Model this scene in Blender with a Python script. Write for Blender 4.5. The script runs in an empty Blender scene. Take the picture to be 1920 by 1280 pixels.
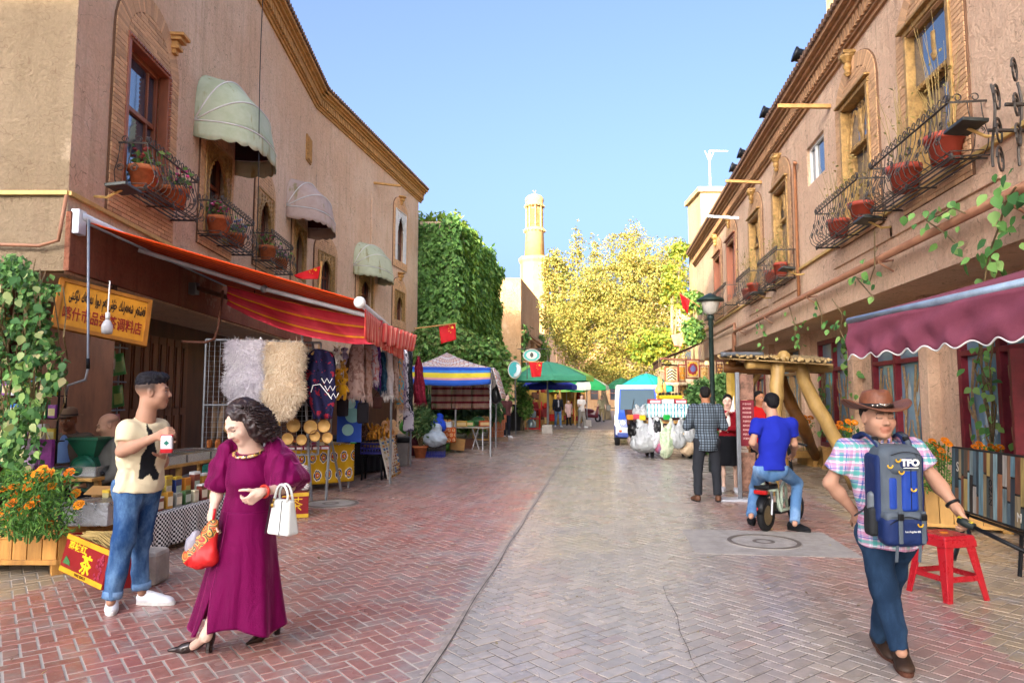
import bpy,math,random
import numpy as np
from mathutils import Vector,Matrix
SC=bpy.context.scene
COL=SC.collection
R=random.Random(11)
PI=math.pi
rad=math.radians
CAM_H,YAW,PITCH,FPX=1.6,rad(7.43),rad(4.69),1280.0
cd=bpy.data.cameras.new('camera')
cam=bpy.data.objects.new('camera',cd);COL.objects.link(cam)
cd.lens=24;cd.sensor_width=36;cd.clip_start=.05;cd.clip_end=3000
cam.location=(0,0,CAM_H);cam.rotation_euler=(PI/2+PITCH,0,YAW)
SC.camera=cam
SUN_EL,SUN_AZ=rad(15),rad(195)
wd=bpy.data.worlds.new('World');SC.world=wd;wd.use_nodes=True
wn=wd.node_tree.nodes;wl_=wd.node_tree.links
bg=wn['Background'];bg.inputs[1].default_value=.15
sky=wn.new('ShaderNodeTexSky');sky.sky_type='NISHITA';sky.sun_disc=False
sky.sun_elevation=SUN_EL;sky.sun_rotation=SUN_AZ;sky.air_density=.45;sky.dust_density=10;sky.ozone_density=2.5
wl_.new(sky.outputs[0],bg.inputs[0])
sl=bpy.data.lights.new('sun','SUN');sl.energy=2.6;sl.angle=rad(.5);sl.color=(1,.84,.60)
so=bpy.data.objects.new('sun',sl);COL.objects.link(so)
sd=Vector((math.sin(SUN_AZ)*math.cos(SUN_EL),math.cos(SUN_AZ)*math.cos(SUN_EL),math.sin(SUN_EL)))
so.rotation_euler=sd.to_track_quat('Z','Y').to_euler()
so.location=(-20,-30,40)
vs=SC.view_settings
vs.view_transform='Standard';vs.look='None';vs.exposure=2.55;vs.gamma=1;vs.use_curve_mapping=False
SC.cycles.max_bounces=8;SC.cycles.diffuse_bounces=4;SC.cycles.transparent_max_bounces=12
FW=Vector((-math.sin(YAW),math.cos(YAW),0));RT=Vector((math.cos(YAW),math.sin(YAW),0));UP=Vector((0,0,1))
def ray(px,py):
 u=(px-960)/FPX;v=(640-py)/FPX
 return RT*u+FW*(math.cos(PITCH)-v*math.sin(PITCH))+UP*(math.sin(PITCH)+v*math.cos(PITCH))
CP=Vector((0,0,CAM_H))
def at(px,py,d):
 r=ray(px,py);return CP+r*(d/r.dot(FW))
def gnd(px,py,z=0.):
 r=ray(px,py);return CP+r*((z-CAM_H)/r.z)
def atz(px,d,z):
 p=at(px,745,d);return Vector((p.x,p.y,z))
class Wall:
 def __init__(s,p0,p1):
  s.p0=Vector((p0[0],p0[1],0));d=Vector((p1[0]-p0[0],p1[1]-p0[1],0));s.L=d.length;s.t=d/s.L
  s.n=Vector((s.t.y,-s.t.x,0))
 def P(s,a,z,o=0):return s.p0+s.t*a+UP*z+s.n*o
 def hit(s,px,py,o=0):
  r=ray(px,py);q=s.p0+s.n*o;k=(q-CP).dot(s.n)/r.dot(s.n);p=CP+r*k
  return(p-s.p0).dot(s.t),p.z
 def M(s,a,z,o=0):
  m=Matrix.Identity(4);m.col[0][:3]=s.t;m.col[1][:3]=s.n;m.col[2][:3]=UP;m.col[3][:3]=s.P(a,z,o);return m
def S(h,g=1.):
 c=[int(h[i:i+2],16)/255 for i in(0,2,4)]
 return tuple((x/12.92 if x<=.04045 else((x+.055)/1.055)**2.4)*g for x in c)
class NT:
 def __init__(s,name):
  s.m=bpy.data.materials.new(name);s.m.use_nodes=True
  s.n=s.m.node_tree.nodes;s.l=s.m.node_tree.links;s.b=s.n['Principled BSDF']
  s._c={}
 def set(s,k,v):
  i=s.b.inputs[k]
  if hasattr(v,'is_output') or isinstance(v,bpy.types.NodeSocket):s.l.new(v,i)
  elif k in('Base Color','Emission Color') and len(v)==3:i.default_value=(*v,1)
  else:i.default_value=v
 def put(s,sock,v):
  if isinstance(v,bpy.types.NodeSocket):s.l.new(v,sock)
  elif isinstance(v,(tuple,list)) and sock.type=='RGBA':sock.default_value=(*v[:3],1)
  else:sock.default_value=v
 def co(s,k='Object'):
  if k not in s._c:s._c[k]=s.n.new('ShaderNodeTexCoord')
  return s._c[k].outputs[k]
 def geo(s,k):return s.n.new('ShaderNodeNewGeometry').outputs[k]
 def mp(s,v,scale=(1,1,1),rot=(0,0,0),loc=(0,0,0)):
  q=s.n.new('ShaderNodeMapping');s.l.new(v,q.inputs[0]);q.inputs[1].default_value=loc;q.inputs[2].default_value=rot;q.inputs[3].default_value=scale;return q.outputs[0]
 def noise(s,v,scale=5,det=4,ro=.6,dist=0,out=0):
  q=s.n.new('ShaderNodeTexNoise');s.l.new(v,q.inputs['Vector']);q.inputs['Scale'].default_value=scale;q.inputs['Detail'].default_value=det;q.inputs['Roughness'].default_value=ro;q.inputs['Distortion'].default_value=dist;return q.outputs[out]
 def vor(s,v,scale=5,out='Color',feat='F1',rnd=1.):
  q=s.n.new('ShaderNodeTexVoronoi');q.feature=feat;s.l.new(v,q.inputs['Vector']);q.inputs['Scale'].default_value=scale;q.inputs['Randomness'].default_value=rnd;return q.outputs[out]
 def wave(s,v,scale=5,dist=0,d='X',prof='SIN',det=2):
  q=s.n.new('ShaderNodeTexWave');q.bands_direction=d;q.wave_profile=prof;s.l.new(v,q.inputs['Vector']);q.inputs['Scale'].default_value=scale;q.inputs['Distortion'].default_value=dist;q.inputs['Detail'].default_value=det;return q.outputs['Fac']
 def ma(s,op,a,b=0.,c=None):
  q=s.n.new('ShaderNodeMath');q.operation=op;s.put(q.inputs[0],a);s.put(q.inputs[1],b)
  if c is not None:s.put(q.inputs[2],c)
  return q.outputs[0]
 def mix(s,f,a,b,bt='MIX'):
  q=s.n.new('ShaderNodeMix');q.data_type='RGBA';q.blend_type=bt;s.put(q.inputs[0],f);s.put(q.inputs[6],a);s.put(q.inputs[7],b);return q.outputs[2]
 def ramp(s,f,stops,interp='LINEAR'):
  q=s.n.new('ShaderNodeValToRGB');s.l.new(f,q.inputs[0]);e=q.color_ramp.elements;q.color_ramp.interpolation=interp
  while len(e)<len(stops):e.new(.5)
  for x,(p,c) in zip(e,stops):x.position=p;x.color=(*c,1) if len(c)==3 else c
  return q.outputs[0]
 def step(s,f,lo,hi):
  q=s.n.new('ShaderNodeMapRange');q.interpolation_type='SMOOTHSTEP';s.put(q.inputs[0],f);q.inputs[1].default_value=lo;q.inputs[2].default_value=hi;return q.outputs[0]
 def xyz(s,v):
  q=s.n.new('ShaderNodeSeparateXYZ');s.l.new(v,q.inputs[0]);return q.outputs
 def attr(s,n,out='Color'):
  q=s.n.new('ShaderNodeAttribute');q.attribute_name=n;return q.outputs[out]
 def rnd(s):return s.n.new('ShaderNodeObjectInfo').outputs['Random']
 def hsv(s,c,h=.5,sa=1.,v=1.):
  q=s.n.new('ShaderNodeHueSaturation');s.put(q.inputs['Hue'],h);s.put(q.inputs['Saturation'],sa);s.put(q.inputs['Value'],v);s.put(q.inputs['Color'],c);return q.outputs[0]
 def bump(s,h,st=.3,dist=.02):
  q=s.n.new('ShaderNodeBump');q.inputs['Strength'].default_value=st;q.inputs['Distance'].default_value=dist;s.put(q.inputs['Height'],h);s.l.new(q.outputs[0],s.b.inputs['Normal'])
MC={}
def mat(name,col,rough=.75,metal=0.,var=.18,sc=5.,bump=.0,bsc=60.,bd=.01,spec=.3,sheen=0.,rnd=0.,alpha=None,trans=0.,coat=0.,st=(1,1,1),col2=None,vc=False,sss=0.):
 if name in MC:return MC[name]
 if isinstance(col,str):col=S(col)
 if isinstance(col2,str):col2=S(col2)
 t=NT(name);v=t.mp(t.co('Object'),st)
 f=t.noise(v,sc,5,.65)
 base=t.attr('Col') if vc else col
 if vc:c=t.hsv(base,.5,1.,t.ma('MULTIPLY_ADD',f,2*var,1-var))
 else:
  a=tuple(x*(1-var) for x in col);b=col2 or tuple(min(1,x*(1+var)) for x in col)
  c=t.mix(t.step(f,.3,.7),a,b)
 if rnd:c=t.hsv(c,.5,1.,t.ma('MULTIPLY_ADD',t.rnd(),2*rnd,1-rnd))
 t.set('Base Color',c);t.set('Metallic',metal);t.set('Specular IOR Level',spec)
 t.set('Roughness',t.ma('MULTIPLY_ADD',f,.2,max(.02,rough-.1)))
 if sheen:t.set('Sheen Weight',sheen);t.set('Sheen Roughness',.4)
 if coat:t.set('Coat Weight',coat);t.set('Coat Roughness',.15)
 if trans:t.set('Transmission Weight',trans)
 if alpha is not None:t.set('Alpha',alpha)
 if sss:t.set('Subsurface Weight',sss);t.set('Subsurface Radius',(.012,.004,.002))
 if bump:t.bump(t.noise(v,bsc,4,.7),bump,bd)
 MC[name]=t.m;return t.m
def TR(x=0,y=0,z=0,rz=0,rx=0,ry=0,s=1):
 return Matrix.Translation((x,y,z))@Matrix.Rotation(rz,4,'Z')@Matrix.Rotation(ry,4,'Y')@Matrix.Rotation(rx,4,'X')@Matrix.Diagonal((s,s,s,1) if not isinstance(s,(tuple,list)) else(*s,1))
class MB:
 def __init__(s):s.v=[];s.f=[];s.uv=[];s.mi=[];s.c=[];s.cur=0;s.col=None
 def vs(s,pts,M=None):
  i=len(s.v)
  for p in pts:
   q=M@Vector(p) if M is not None else p
   s.v.append((q[0],q[1],q[2]));s.c.append(s.col or(1,1,1))
  return i
 def face(s,idx,uv=None):
  s.f.append(tuple(idx));s.uv.append(uv or[(0,0)]*len(idx));s.mi.append(s.cur)
 def box(s,sx,sy,sz,M=None,c=(0,0,0),tap=1.,tapy=None):
  x,y,z=sx/2,sy/2,sz/2;k=tap;ky=tap if tapy is None else tapy
  i=s.vs([(c[0]-x,c[1]-y,c[2]-z),(c[0]+x,c[1]-y,c[2]-z),(c[0]+x,c[1]+y,c[2]-z),(c[0]-x,c[1]+y,c[2]-z),(c[0]-x*k,c[1]-y*ky,c[2]+z),(c[0]+x*k,c[1]-y*ky,c[2]+z),(c[0]+x*k,c[1]+y*ky,c[2]+z),(c[0]-x*k,c[1]+y*ky,c[2]+z)],M)
  u=[(0,0),(1,0),(1,1),(0,1)]
  for q in((3,2,1,0),(4,5,6,7),(0,1,5,4),(1,2,6,5),(2,3,7,6),(3,0,4,7)):s.face([i+k for k in q],u)
  return s
 def bx(s,x0,x1,y0,y1,z0,z1,M=None):
  return s.box(x1-x0,y1-y0,z1-z0,M,((x0+x1)/2,(y0+y1)/2,(z0+z1)/2))
 def tube(s,pts,r,n=6,M=None,cap=True,closed=False,sq=None):
  P=[Vector(p) for p in pts];m=len(P)
  rr=r if isinstance(r,(list,tuple)) else[r]*m
  up=None;rings=[]
  for k in range(m):
   a=P[(k-1)%m] if(k or closed) else P[k];b=P[(k+1)%m] if(k<m-1 or closed) else P[k]
   d=(b-a);d=d.normalized() if d.length>1e-9 else Vector((0,0,1))
   if up is None:
    up=Vector((0,0,1)) if abs(d.z)<.9 else Vector((1,0,0))
   x=d.cross(up)
   if x.length<1e-4:x=d.cross(Vector((.3,1,.2)))
   x.normalize();y=x.cross(d).normalized();up=y
   w=sq or(1,1)
   rings.append(s.vs([P[k]+x*(math.cos(2*PI*j/n+PI/n)*rr[k]*w[0])+y*(math.sin(2*PI*j/n+PI/n)*rr[k]*w[1]) for j in range(n)],M))
  for k in range(m if closed else m-1):
   a,b=rings[k],rings[(k+1)%m]
   for j in range(n):
    j2=(j+1)%n;s.face((a+j,a+j2,b+j2,b+j),[(j/n,k/m),((j+1)/n,k/m),((j+1)/n,(k+1)/m),(j/n,(k+1)/m)])
  if cap and not closed:
   s.face([rings[0]+j for j in range(n)][::-1]);s.face([rings[-1]+j for j in range(n)])
  return s
 def lathe(s,prof,n=16,M=None,cap=True,sx=1.,sy=1.):
  rings=[s.vs([(r*math.cos(2*PI*j/n)*sx,r*math.sin(2*PI*j/n)*sy,z) for j in range(n)],M) for r,z in prof]
  for k in range(len(prof)-1):
   a,b=rings[k],rings[k+1]
   for j in range(n):
    j2=(j+1)%n;s.face((a+j,a+j2,b+j2,b+j),[(j/n,k/len(prof)),((j+1)/n,k/len(prof)),((j+1)/n,(k+1)/len(prof)),(j/n,(k+1)/len(prof))])
  if cap:
   s.face([rings[0]+j for j in range(n)][::-1]);s.face([rings[-1]+j for j in range(n)])
  return s
 def ball(s,r,M=None,n=10,m=6,c=(0,0,0),sc=(1,1,1)):
  T=(M or Matrix.Identity(4))@Matrix.Translation(c)@Matrix.Diagonal((*sc,1))
  return s.lathe([(max(1e-4,r*math.sin(PI*k/m)),-r*math.cos(PI*k/m)) for k in range(m+1)],n,T,cap=False)
 def grid(s,fn,nu,nv,M=None,flip=False):
  i=s.vs([fn(a/nu,b/nv) for b in range(nv+1) for a in range(nu+1)],M)
  for b in range(nv):
   for a in range(nu):
    q=[i+b*(nu+1)+a,i+b*(nu+1)+a+1,i+(b+1)*(nu+1)+a+1,i+(b+1)*(nu+1)+a]
    u=[(a/nu,b/nv),((a+1)/nu,b/nv),((a+1)/nu,(b+1)/nv),(a/nu,(b+1)/nv)]
    s.face(q[::-1] if flip else q,u[::-1] if flip else u)
  return s
 def prism(s,poly,z0,z1,M=None):
  n=len(poly);a=s.vs([(x,y,z0) for x,y in poly],M);b=s.vs([(x,y,z1) for x,y in poly],M)
  xs=[p[0] for p in poly];ys=[p[1] for p in poly];w=max(xs)-min(xs) or 1;h=max(ys)-min(ys) or 1
  uv=[((x-min(xs))/w,(y-min(ys))/h) for x,y in poly]
  s.face([a+j for j in range(n)][::-1],uv[::-1]);s.face([b+j for j in range(n)],uv)
  for j in range(n):k=(j+1)%n;s.face((a+j,a+k,b+k,b+j))
  return s
 def arrow(s,*k):pass
 def build(s,name,m,parent=None,smooth=False,bev=0,solid=0,link=True,M=None):
  me=bpy.data.meshes.new(name)
  me.from_pydata(s.v,[],s.f)
  uv=me.uv_layers.new(name='UVMap')
  if len(me.loops)==sum(len(x) for x in s.uv):uv.data.foreach_set('uv',np.array([y for x in s.uv for y in x],dtype=np.float32).ravel())
  if s.col is not None or any(c!=(1,1,1) for c in s.c[:1]):
   ca=me.color_attributes.new('Col','FLOAT_COLOR','POINT');ca.data.foreach_set('color',np.array([(*c,1) for c in s.c],dtype=np.float32).ravel())
  ms=m if isinstance(m,(list,tuple)) else[m]
  for x in ms:me.materials.append(x)
  if len(ms)>1:me.polygons.foreach_set('material_index',s.mi)
  if smooth:me.polygons.foreach_set('use_smooth',[True]*len(me.polygons))
  me.update()
  return mobj(name,me,parent,bev,solid,link,M)
def mobj(name,me,parent=None,bev=0,solid=0,link=True,M=None):
 o=bpy.data.objects.new(name,me)
 if link:COL.objects.link(o)
 if parent is not None:o.parent=parent
 if M is not None:o.matrix_local=M
 if solid:
  q=o.modifiers.new('solid','SOLIDIFY');q.thickness=solid;q.offset=0
 if bev:
  q=o.modifiers.new('bevel','BEVEL');q.width=bev;q.segments=2;q.limit_method='ANGLE';q.angle_limit=rad(40)
 return o
def npmesh(name,V,F,m,parent=None,smooth=True,cols=None,UV=None,link=True):
 V=np.asarray(V,dtype=np.float32);F=np.asarray(F,dtype=np.int32);k=F.shape[1]
 me=bpy.data.meshes.new(name);me.vertices.add(len(V));me.vertices.foreach_set('co',V.ravel())
 me.loops.add(F.size);me.loops.foreach_set('vertex_index',F.ravel())
 me.polygons.add(len(F));me.polygons.foreach_set('loop_start',np.arange(len(F),dtype=np.int32)*k)
 try:me.polygons.foreach_set('loop_total',np.full(len(F),k,dtype=np.int32))
 except Exception:pass
 me.polygons.foreach_set('use_smooth',np.full(len(F),bool(smooth)))
 if UV is not None:
  u=me.uv_layers.new(name='UVMap');u.data.foreach_set('uv',np.asarray(UV,dtype=np.float32).ravel())
 if cols is not None:
  ca=me.color_attributes.new('Col','FLOAT_COLOR','POINT')
  cc=np.ones((len(V),4),dtype=np.float32);cc[:,:3]=cols;ca.data.foreach_set('color',cc.ravel())
 me.materials.append(m);me.update(calc_edges=True)
 o=bpy.data.objects.new(name,me)
 if link:COL.objects.link(o)
 if parent is not None:o.parent=parent
 return o
def tag(o,label=None,cat=None,group=None,kind=None):
 if label:o['label']=label
 if cat:o['category']=cat
 if group:o['group']=group
 if kind:o['kind']=kind
 return o
def thing(name,label,cat,loc=(0,0,0),rz=0,group=None):
 o=bpy.data.objects.new(name,None);o.empty_display_size=.1;COL.objects.link(o)
 o.location=loc;o.rotation_euler=(0,0,rz);return tag(o,label,cat,group)
def copy_tree(o,parent=None):
 c=o.copy();COL.objects.link(c)
 if parent is not None:c.parent=parent
 for k in list(o.children):copy_tree(k,c)
 return c
def share(name,me,parent,M,link=True):
 o=bpy.data.objects.new(name,me);COL.objects.link(o);o.parent=parent;o.matrix_local=M;return o
FONT=None
def text_mesh(txt,size,M,m,parent,ext=.002,name='lettering',align='CENTER',sx=1.,off=0.,fit=0):
 cu=bpy.data.curves.new('t','FONT');cu.body=txt;cu.size=size;cu.extrude=ext;cu.align_x=align;cu.align_y='CENTER';cu.resolution_u=3;cu.offset=off
 o=bpy.data.objects.new('t',cu);COL.objects.link(o)
 dg=bpy.context.evaluated_depsgraph_get();me=bpy.data.meshes.new_from_object(o.evaluated_get(dg))
 bpy.data.objects.remove(o);bpy.data.curves.remove(cu)
 if fit:xs=[v.co.x for v in me.vertices];sx=fit/(max(xs)-min(xs))
 me.materials.clear();me.materials.append(m)
 q=bpy.data.objects.new(name,me);COL.objects.link(q);q.parent=parent;q.matrix_local=M@Matrix.Diagonal((sx,1,1,1));return q
def _n3(P,seed=0):
 P=np.asarray(P,dtype=np.float64);i=np.floor(P).astype(np.int64);f=P-i;f=f*f*(3-2*f);out=0
 for dx in(0,1):
  for dy in(0,1):
   for dz in(0,1):
    h=(i[:,0]+dx)*374761393+(i[:,1]+dy)*668265263+(i[:,2]+dz)*2147483647+seed*1274126177
    h=(h^(h>>13))*1274126177&0x7fffffff;h=(h^(h>>16))&0xffff
    w=(f[:,0] if dx else 1-f[:,0])*(f[:,1] if dy else 1-f[:,1])*(f[:,2] if dz else 1-f[:,2])
    out=out+w*h
 return out/32767.5-1
class Sdf:
 def __init__(s):s.p=[]
 def cone(s,a,b,ra,rb=None,k=.02,col=None,neg=False,cut=None):
  a=np.array(a,float);b=np.array(b,float);rb=ra if rb is None else rb;m=max(ra,rb)
  s.p.append(('c',a,b,ra,rb,k,col,neg,np.minimum(a,b)-m,np.maximum(a,b)+m,cut));return s
 def ell(s,c,r,k=.02,col=None,neg=False,M=None):
  c=np.array(c,float);r=np.array(r,float);m=r if M is None else np.full(3,r.max())
  s.p.append(('e',c,r,M,0,k,col,neg,c-m,c+m,None));return s
 def box(s,c,h,rr,M=None,k=.02,col=None,neg=False):
  c=np.array(c,float);h=np.array(h,float);m=h if M is None else np.full(3,np.linalg.norm(h))
  s.p.append(('b',c,h,M,rr,k,col,neg,c-m,c+m,None));return s
 @staticmethod
 def d1(q,X):
  if q[0]=='c':
   a,b,ra,rb=q[1:5];ab=b-a;l2=max(1e-12,ab@ab)
   t=np.clip(((X-a)@ab)/l2,0,1)
   d=np.sqrt((((X-a)-t[...,None]*ab)**2).sum(-1))-(ra+(rb-ra)*t)
   if q[10] is not None:
    for(pc,nc) in q[10]:d=np.maximum(d,(X-np.array(pc))@np.array(nc))
   return d
  Y=X-q[1]
  if q[3] is not None:Y=Y@q[3]
  if q[0]=='e':
   r=q[2];k0=np.sqrt(((Y/r)**2).sum(-1));k1=np.sqrt(((Y/(r*r))**2).sum(-1))
   return np.where(k1>1e-9,k0*(k0-1)/np.maximum(k1,1e-9),-r.min())
  Z=np.abs(Y)-(q[2]-q[4]);return np.sqrt((np.maximum(Z,0)**2).sum(-1))+np.minimum(Z.max(-1),0)-q[4]
 def mesh(s,h,lo=None,hi=None,cuts=()):
  pad=3*h
  if lo is None:lo=np.min([q[8] for q in s.p if not q[7]],0)-pad
  if hi is None:hi=np.max([q[9] for q in s.p if not q[7]],0)+pad
  lo=np.array(lo,float);hi=np.array(hi,float)
  n=np.maximum(4,np.ceil((hi-lo)/h).astype(int)+1);ax=[lo[i]+h*np.arange(n[i]) for i in range(3)]
  D=np.full(n,1e3)
  for q in s.p:
   m=q[5]*1.2+2.5*h
   i0=np.maximum(0,np.floor((q[8]-m-lo)/h).astype(int));i1=np.minimum(n,np.ceil((q[9]+m-lo)/h).astype(int)+1)
   if(i1<=i0).any():continue
   sl=tuple(slice(i0[i],i1[i]) for i in range(3))
   X=np.stack(np.meshgrid(*[ax[i][sl[i]] for i in range(3)],indexing='ij'),-1)
   d=s.d1(q,X);A=D[sl];k=q[5]
   if q[7]:d=-d;e=np.maximum(k-np.abs(A-d),0)/k;D[sl]=np.maximum(A,d)+e*e*k*.25
   else:e=np.maximum(k-np.abs(A-d),0)/k;D[sl]=np.minimum(A,d)-e*e*k*.25
  for pc,nc in cuts:
   X=np.stack(np.meshgrid(*ax,indexing='ij'),-1);D=np.maximum(D,(X-np.array(pc))@np.array(nc))
  return s.nets(D,lo,h)
 @staticmethod
 def nets(D,lo,h):
  n=D.shape;sg=D<0;nc=(n[0]-1,n[1]-1,n[2]-1)
  acc=np.zeros((*nc,3));cnt=np.zeros(nc)
  sl=lambda o:tuple(slice(o[i],n[i]-1+o[i]) for i in range(3))
  for axis in range(3):
   oth=[i for i in range(3) if i!=axis]
   for a in(0,1):
    for b in(0,1):
     o0=[0,0,0];o0[oth[0]]=a;o0[oth[1]]=b;o1=list(o0);o1[axis]=1
     d0=D[sl(o0)];d1=D[sl(o1)];x=(d0<0)!=(d1<0)
     t=np.where(x,d0/np.where(x,d0-d1,1),0)
     for i in range(3):acc[...,i]+=np.where(x,(t if i==axis else o0[i]),0)
     cnt+=x
  act=cnt>0;idx=np.full(nc,-1,dtype=np.int64);idx[act]=np.arange(act.sum())
  ijk=np.argwhere(act);V=lo+h*(ijk+acc[act]/cnt[act][:,None]);F=[]
  for axis in range(3):
   o=[i for i in range(3) if i!=axis]
   s0=[slice(None)]*3;s1=[slice(None)]*3;s0[axis]=slice(0,n[axis]-1);s1[axis]=slice(1,n[axis])
   x=sg[tuple(s0)]!=sg[tuple(s1)];E=np.argwhere(x)
   if not len(E):continue
   E=E[(E[:,o[0]]>0)&(E[:,o[1]]>0)&(E[:,o[0]]<n[o[0]]-1)&(E[:,o[1]]<n[o[1]]-1)]
   def ci(da,db):e=E.copy();e[:,o[0]]+=da;e[:,o[1]]+=db;return idx[e[:,0],e[:,1],e[:,2]]
   Q=np.stack([ci(-1,-1),ci(0,-1),ci(0,0),ci(-1,0)],1)
   ins=sg[E[:,0],E[:,1],E[:,2]]
   if axis==1:ins=~ins
   Q[~ins]=Q[~ins][:,::-1];F.append(Q[(Q>=0).all(1)])
  return V,(np.concatenate(F) if F else np.zeros((0,4),int))
 def colors(s,V,default):
  best=np.full(len(V),1e9);C=np.tile(np.array(default,float),(len(V),1))
  for q in s.p:
   if q[7]:continue
   d=s.d1(q,V);m=d<best;best[m]=d[m];C[m]=default if q[6] is None else q[6]
  return C
def vnormals(V,F):
 N=np.zeros_like(V);a,b,c,d=(V[F[:,i]] for i in range(4));fn=np.cross(c-a,d-b)
 for i in range(4):np.add.at(N,F[:,i],fn)
 return N/np.maximum(1e-9,np.linalg.norm(N,axis=1))[:,None]
def sdfobj(name,sdf,h,m,parent=None,col=None,wr=0.,wsc=(9,9,5),lo=None,hi=None,cuts=(),boxes=None,paint=None,seed=0):
 """Mesh a solid (several boxes at their own resolution), with folds of depth wr."""
 Vs=[];Fs=[];n=0
 for(hh,l,u) in(boxes or[(h,lo,hi)]):
  V,F=sdf.mesh(hh,l,u,cuts);Vs.append(V);Fs.append(F+n);n+=len(V)
 V=np.concatenate(Vs);F=np.concatenate(Fs)
 cols=None
 if col is not None:cols=sdf.colors(V,col)
 if paint is not None:cols=paint(V,cols)
 if wr:
  N=vnormals(V,F);W=V*np.array(wsc);W=W+.6*np.stack([_n3(W*.7,3+seed),_n3(W*.7,5+seed),_n3(W*.7,8+seed)],1)
  q=1-np.abs(_n3(W,1+seed))*2;q2=_n3(W*2.3,2+seed)
  V=V+N*(wr*(.7*q+.3*q2))[:,None]
 return npmesh(name,V,F,m,parent,True,cols)
# ================================================================== materials of the place
def plaster(name,c1,c2,c3):
 t=NT(name);o=t.co('Object')
 a=t.noise(o,.55,6,.62);b=t.noise(t.mp(o,(5,5,.45)),1.3,5,.65);g=t.noise(o,22,6,.75)
 c=t.mix(t.step(a,.36,.66),S(c1),S(c2));c=t.mix(t.ma('MULTIPLY',t.step(b,.50,.68),.5),c,S(c3));v=t.vor(t.mp(t.noise(o,1.2,3,.6,0,1),(1,1,1)),3,'Distance','DISTANCE_TO_EDGE');c=t.mix(t.ma('MULTIPLY',t.ma('LESS_THAN',v,.006),.5),c,S('6d5644'));c=t.mix(t.ma('MULTIPLY',t.step(t.noise(t.mp(o,(1,1,1),(0,0,0),(9,4,2)),.8,5,.7),.58,.64),.22),c,S('e0c8aa'))
 c=t.hsv(c,.5,1.,t.ma('MULTIPLY_ADD',g,.75,.62));c=t.mix(t.ma('MULTIPLY',t.step(t.noise(t.mp(o,(4,4,.18)),1.1,4,.7),.57,.74),.32),c,S('86705c'))
 t.set('Base Color',c);t.set('Roughness',.95);t.set('Specular IOR Level',.1)
 h=t.ma('ADD',t.ma('MULTIPLY',t.noise(o,4,6,.72,.6),1.),t.ma('MULTIPLY',g,.4));t.bump(h,.8,.09);return t.m
M_PL=plaster('tan_plaster','dab696','e3c5a8','c8a686')
M_PR=plaster('brown_plaster','d4b092','dfbe9f','c4a082')
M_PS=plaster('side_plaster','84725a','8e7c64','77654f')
M_PRED=plaster('red_plaster','8a5442','9c6850','7a4638')
M_FAR=plaster('sandy_plaster','b08a62','bb9870','a5805a')
M_CREAM=plaster('cream_plaster','bfa680','c8b08c','b49a76')
M_BRICK=mat('tan_brick','c79d74',rough=.9,var=.2,sc=8,rnd=.2,bump=.4,bsc=70)
M_MORT=mat('brick_mortar','6a4e3a',rough=.95,bump=.4)
M_WOOD=mat('brown_window_wood','8a4f33',rough=.5,var=.25,sc=4,st=(1,1,.2),spec=.4)
M_DWOOD=mat('dark_brown_wood','573626',rough=.6,var=.3,sc=5,st=(1,1,.25))
M_REDW=mat('maroon_wood','6d1f27',rough=.45,var=.25,sc=5,bump=.2)
M_GOLD=mat('gilded_carving','9f7c48',rough=.55,metal=.15,var=.35,sc=14,bump=.3)
M_CORN=mat('cornice_paint','b88a50',rough=.8,var=.2,sc=6)
M_IRON=mat('wrought_iron','4a443e',rough=.55,metal=.5,var=.25,sc=20)
M_PIPE=mat('pipe_paint','96694f',rough=.5,var=.15)
M_YSTRIP=mat('yellow_conduit','c2a05e',rough=.6,var=.15)
M_ROOF=mat('roof_tiles','6a5140',rough=.9,var=.3,sc=9)
M_TERRA=mat('terracotta','b4683f',rough=.8,var=.18,sc=12,bump=.2)
M_REDPOT=mat('red_brown_pot','a24432',rough=.5,var=.12)
M_WHITE=mat('white_paint','d8d6d0',rough=.5,var=.08)
M_STEEL=mat('grey_steel','8b8f94',rough=.4,metal=.7,var=.15)
M_ALU=mat('white_aluminium','c9ccd2',rough=.35,metal=.3,var=.08)
M_BLK=mat('black_metal','17181a',rough=.45,metal=.3,var=.3)
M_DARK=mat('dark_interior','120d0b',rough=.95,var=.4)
def glassm(name,c,r=.05,spec=1.):
 t=NT(name);t.set('Base Color',S(c));t.set('Roughness',r);t.set('Specular IOR Level',spec);t.set('IOR',1.9)
 t.bump(t.noise(t.co('Object'),1.6,2,.5),.06,.05);return t.m
M_GLASS=glassm('window_glass','2a3b4a');M_GLASSL=glassm('blue_glass','6f93a6',.12)
def leafm(name):
 t=NT(name);c=t.attr('Col');t.set('Base Color',c);t.set('Roughness',.55);t.set('Specular IOR Level',.3)
 tr=t.n.new('ShaderNodeBsdfTranslucent');t.l.new(t.hsv(c,.49,1.1,1.3),tr.inputs[0])
 mx=t.n.new('ShaderNodeMixShader');mx.inputs[0].default_value=.32
 out=t.n['Material Output'];t.l.new(t.b.outputs[0],mx.inputs[1]);t.l.new(tr.outputs[0],mx.inputs[2]);t.l.new(mx.outputs[0],out.inputs[0]);return t.m
M_LEAF=leafm('leaf')
M_STEM=mat('stem','6b5a3c',rough=.9,var=.3,sc=20)
M_BARK=mat('pale_bark','9c8a6c',rough=.95,var=.35,sc=3,st=(1,1,.3),bump=.6,bsc=12)
rs=np.random.RandomState(5)
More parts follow.
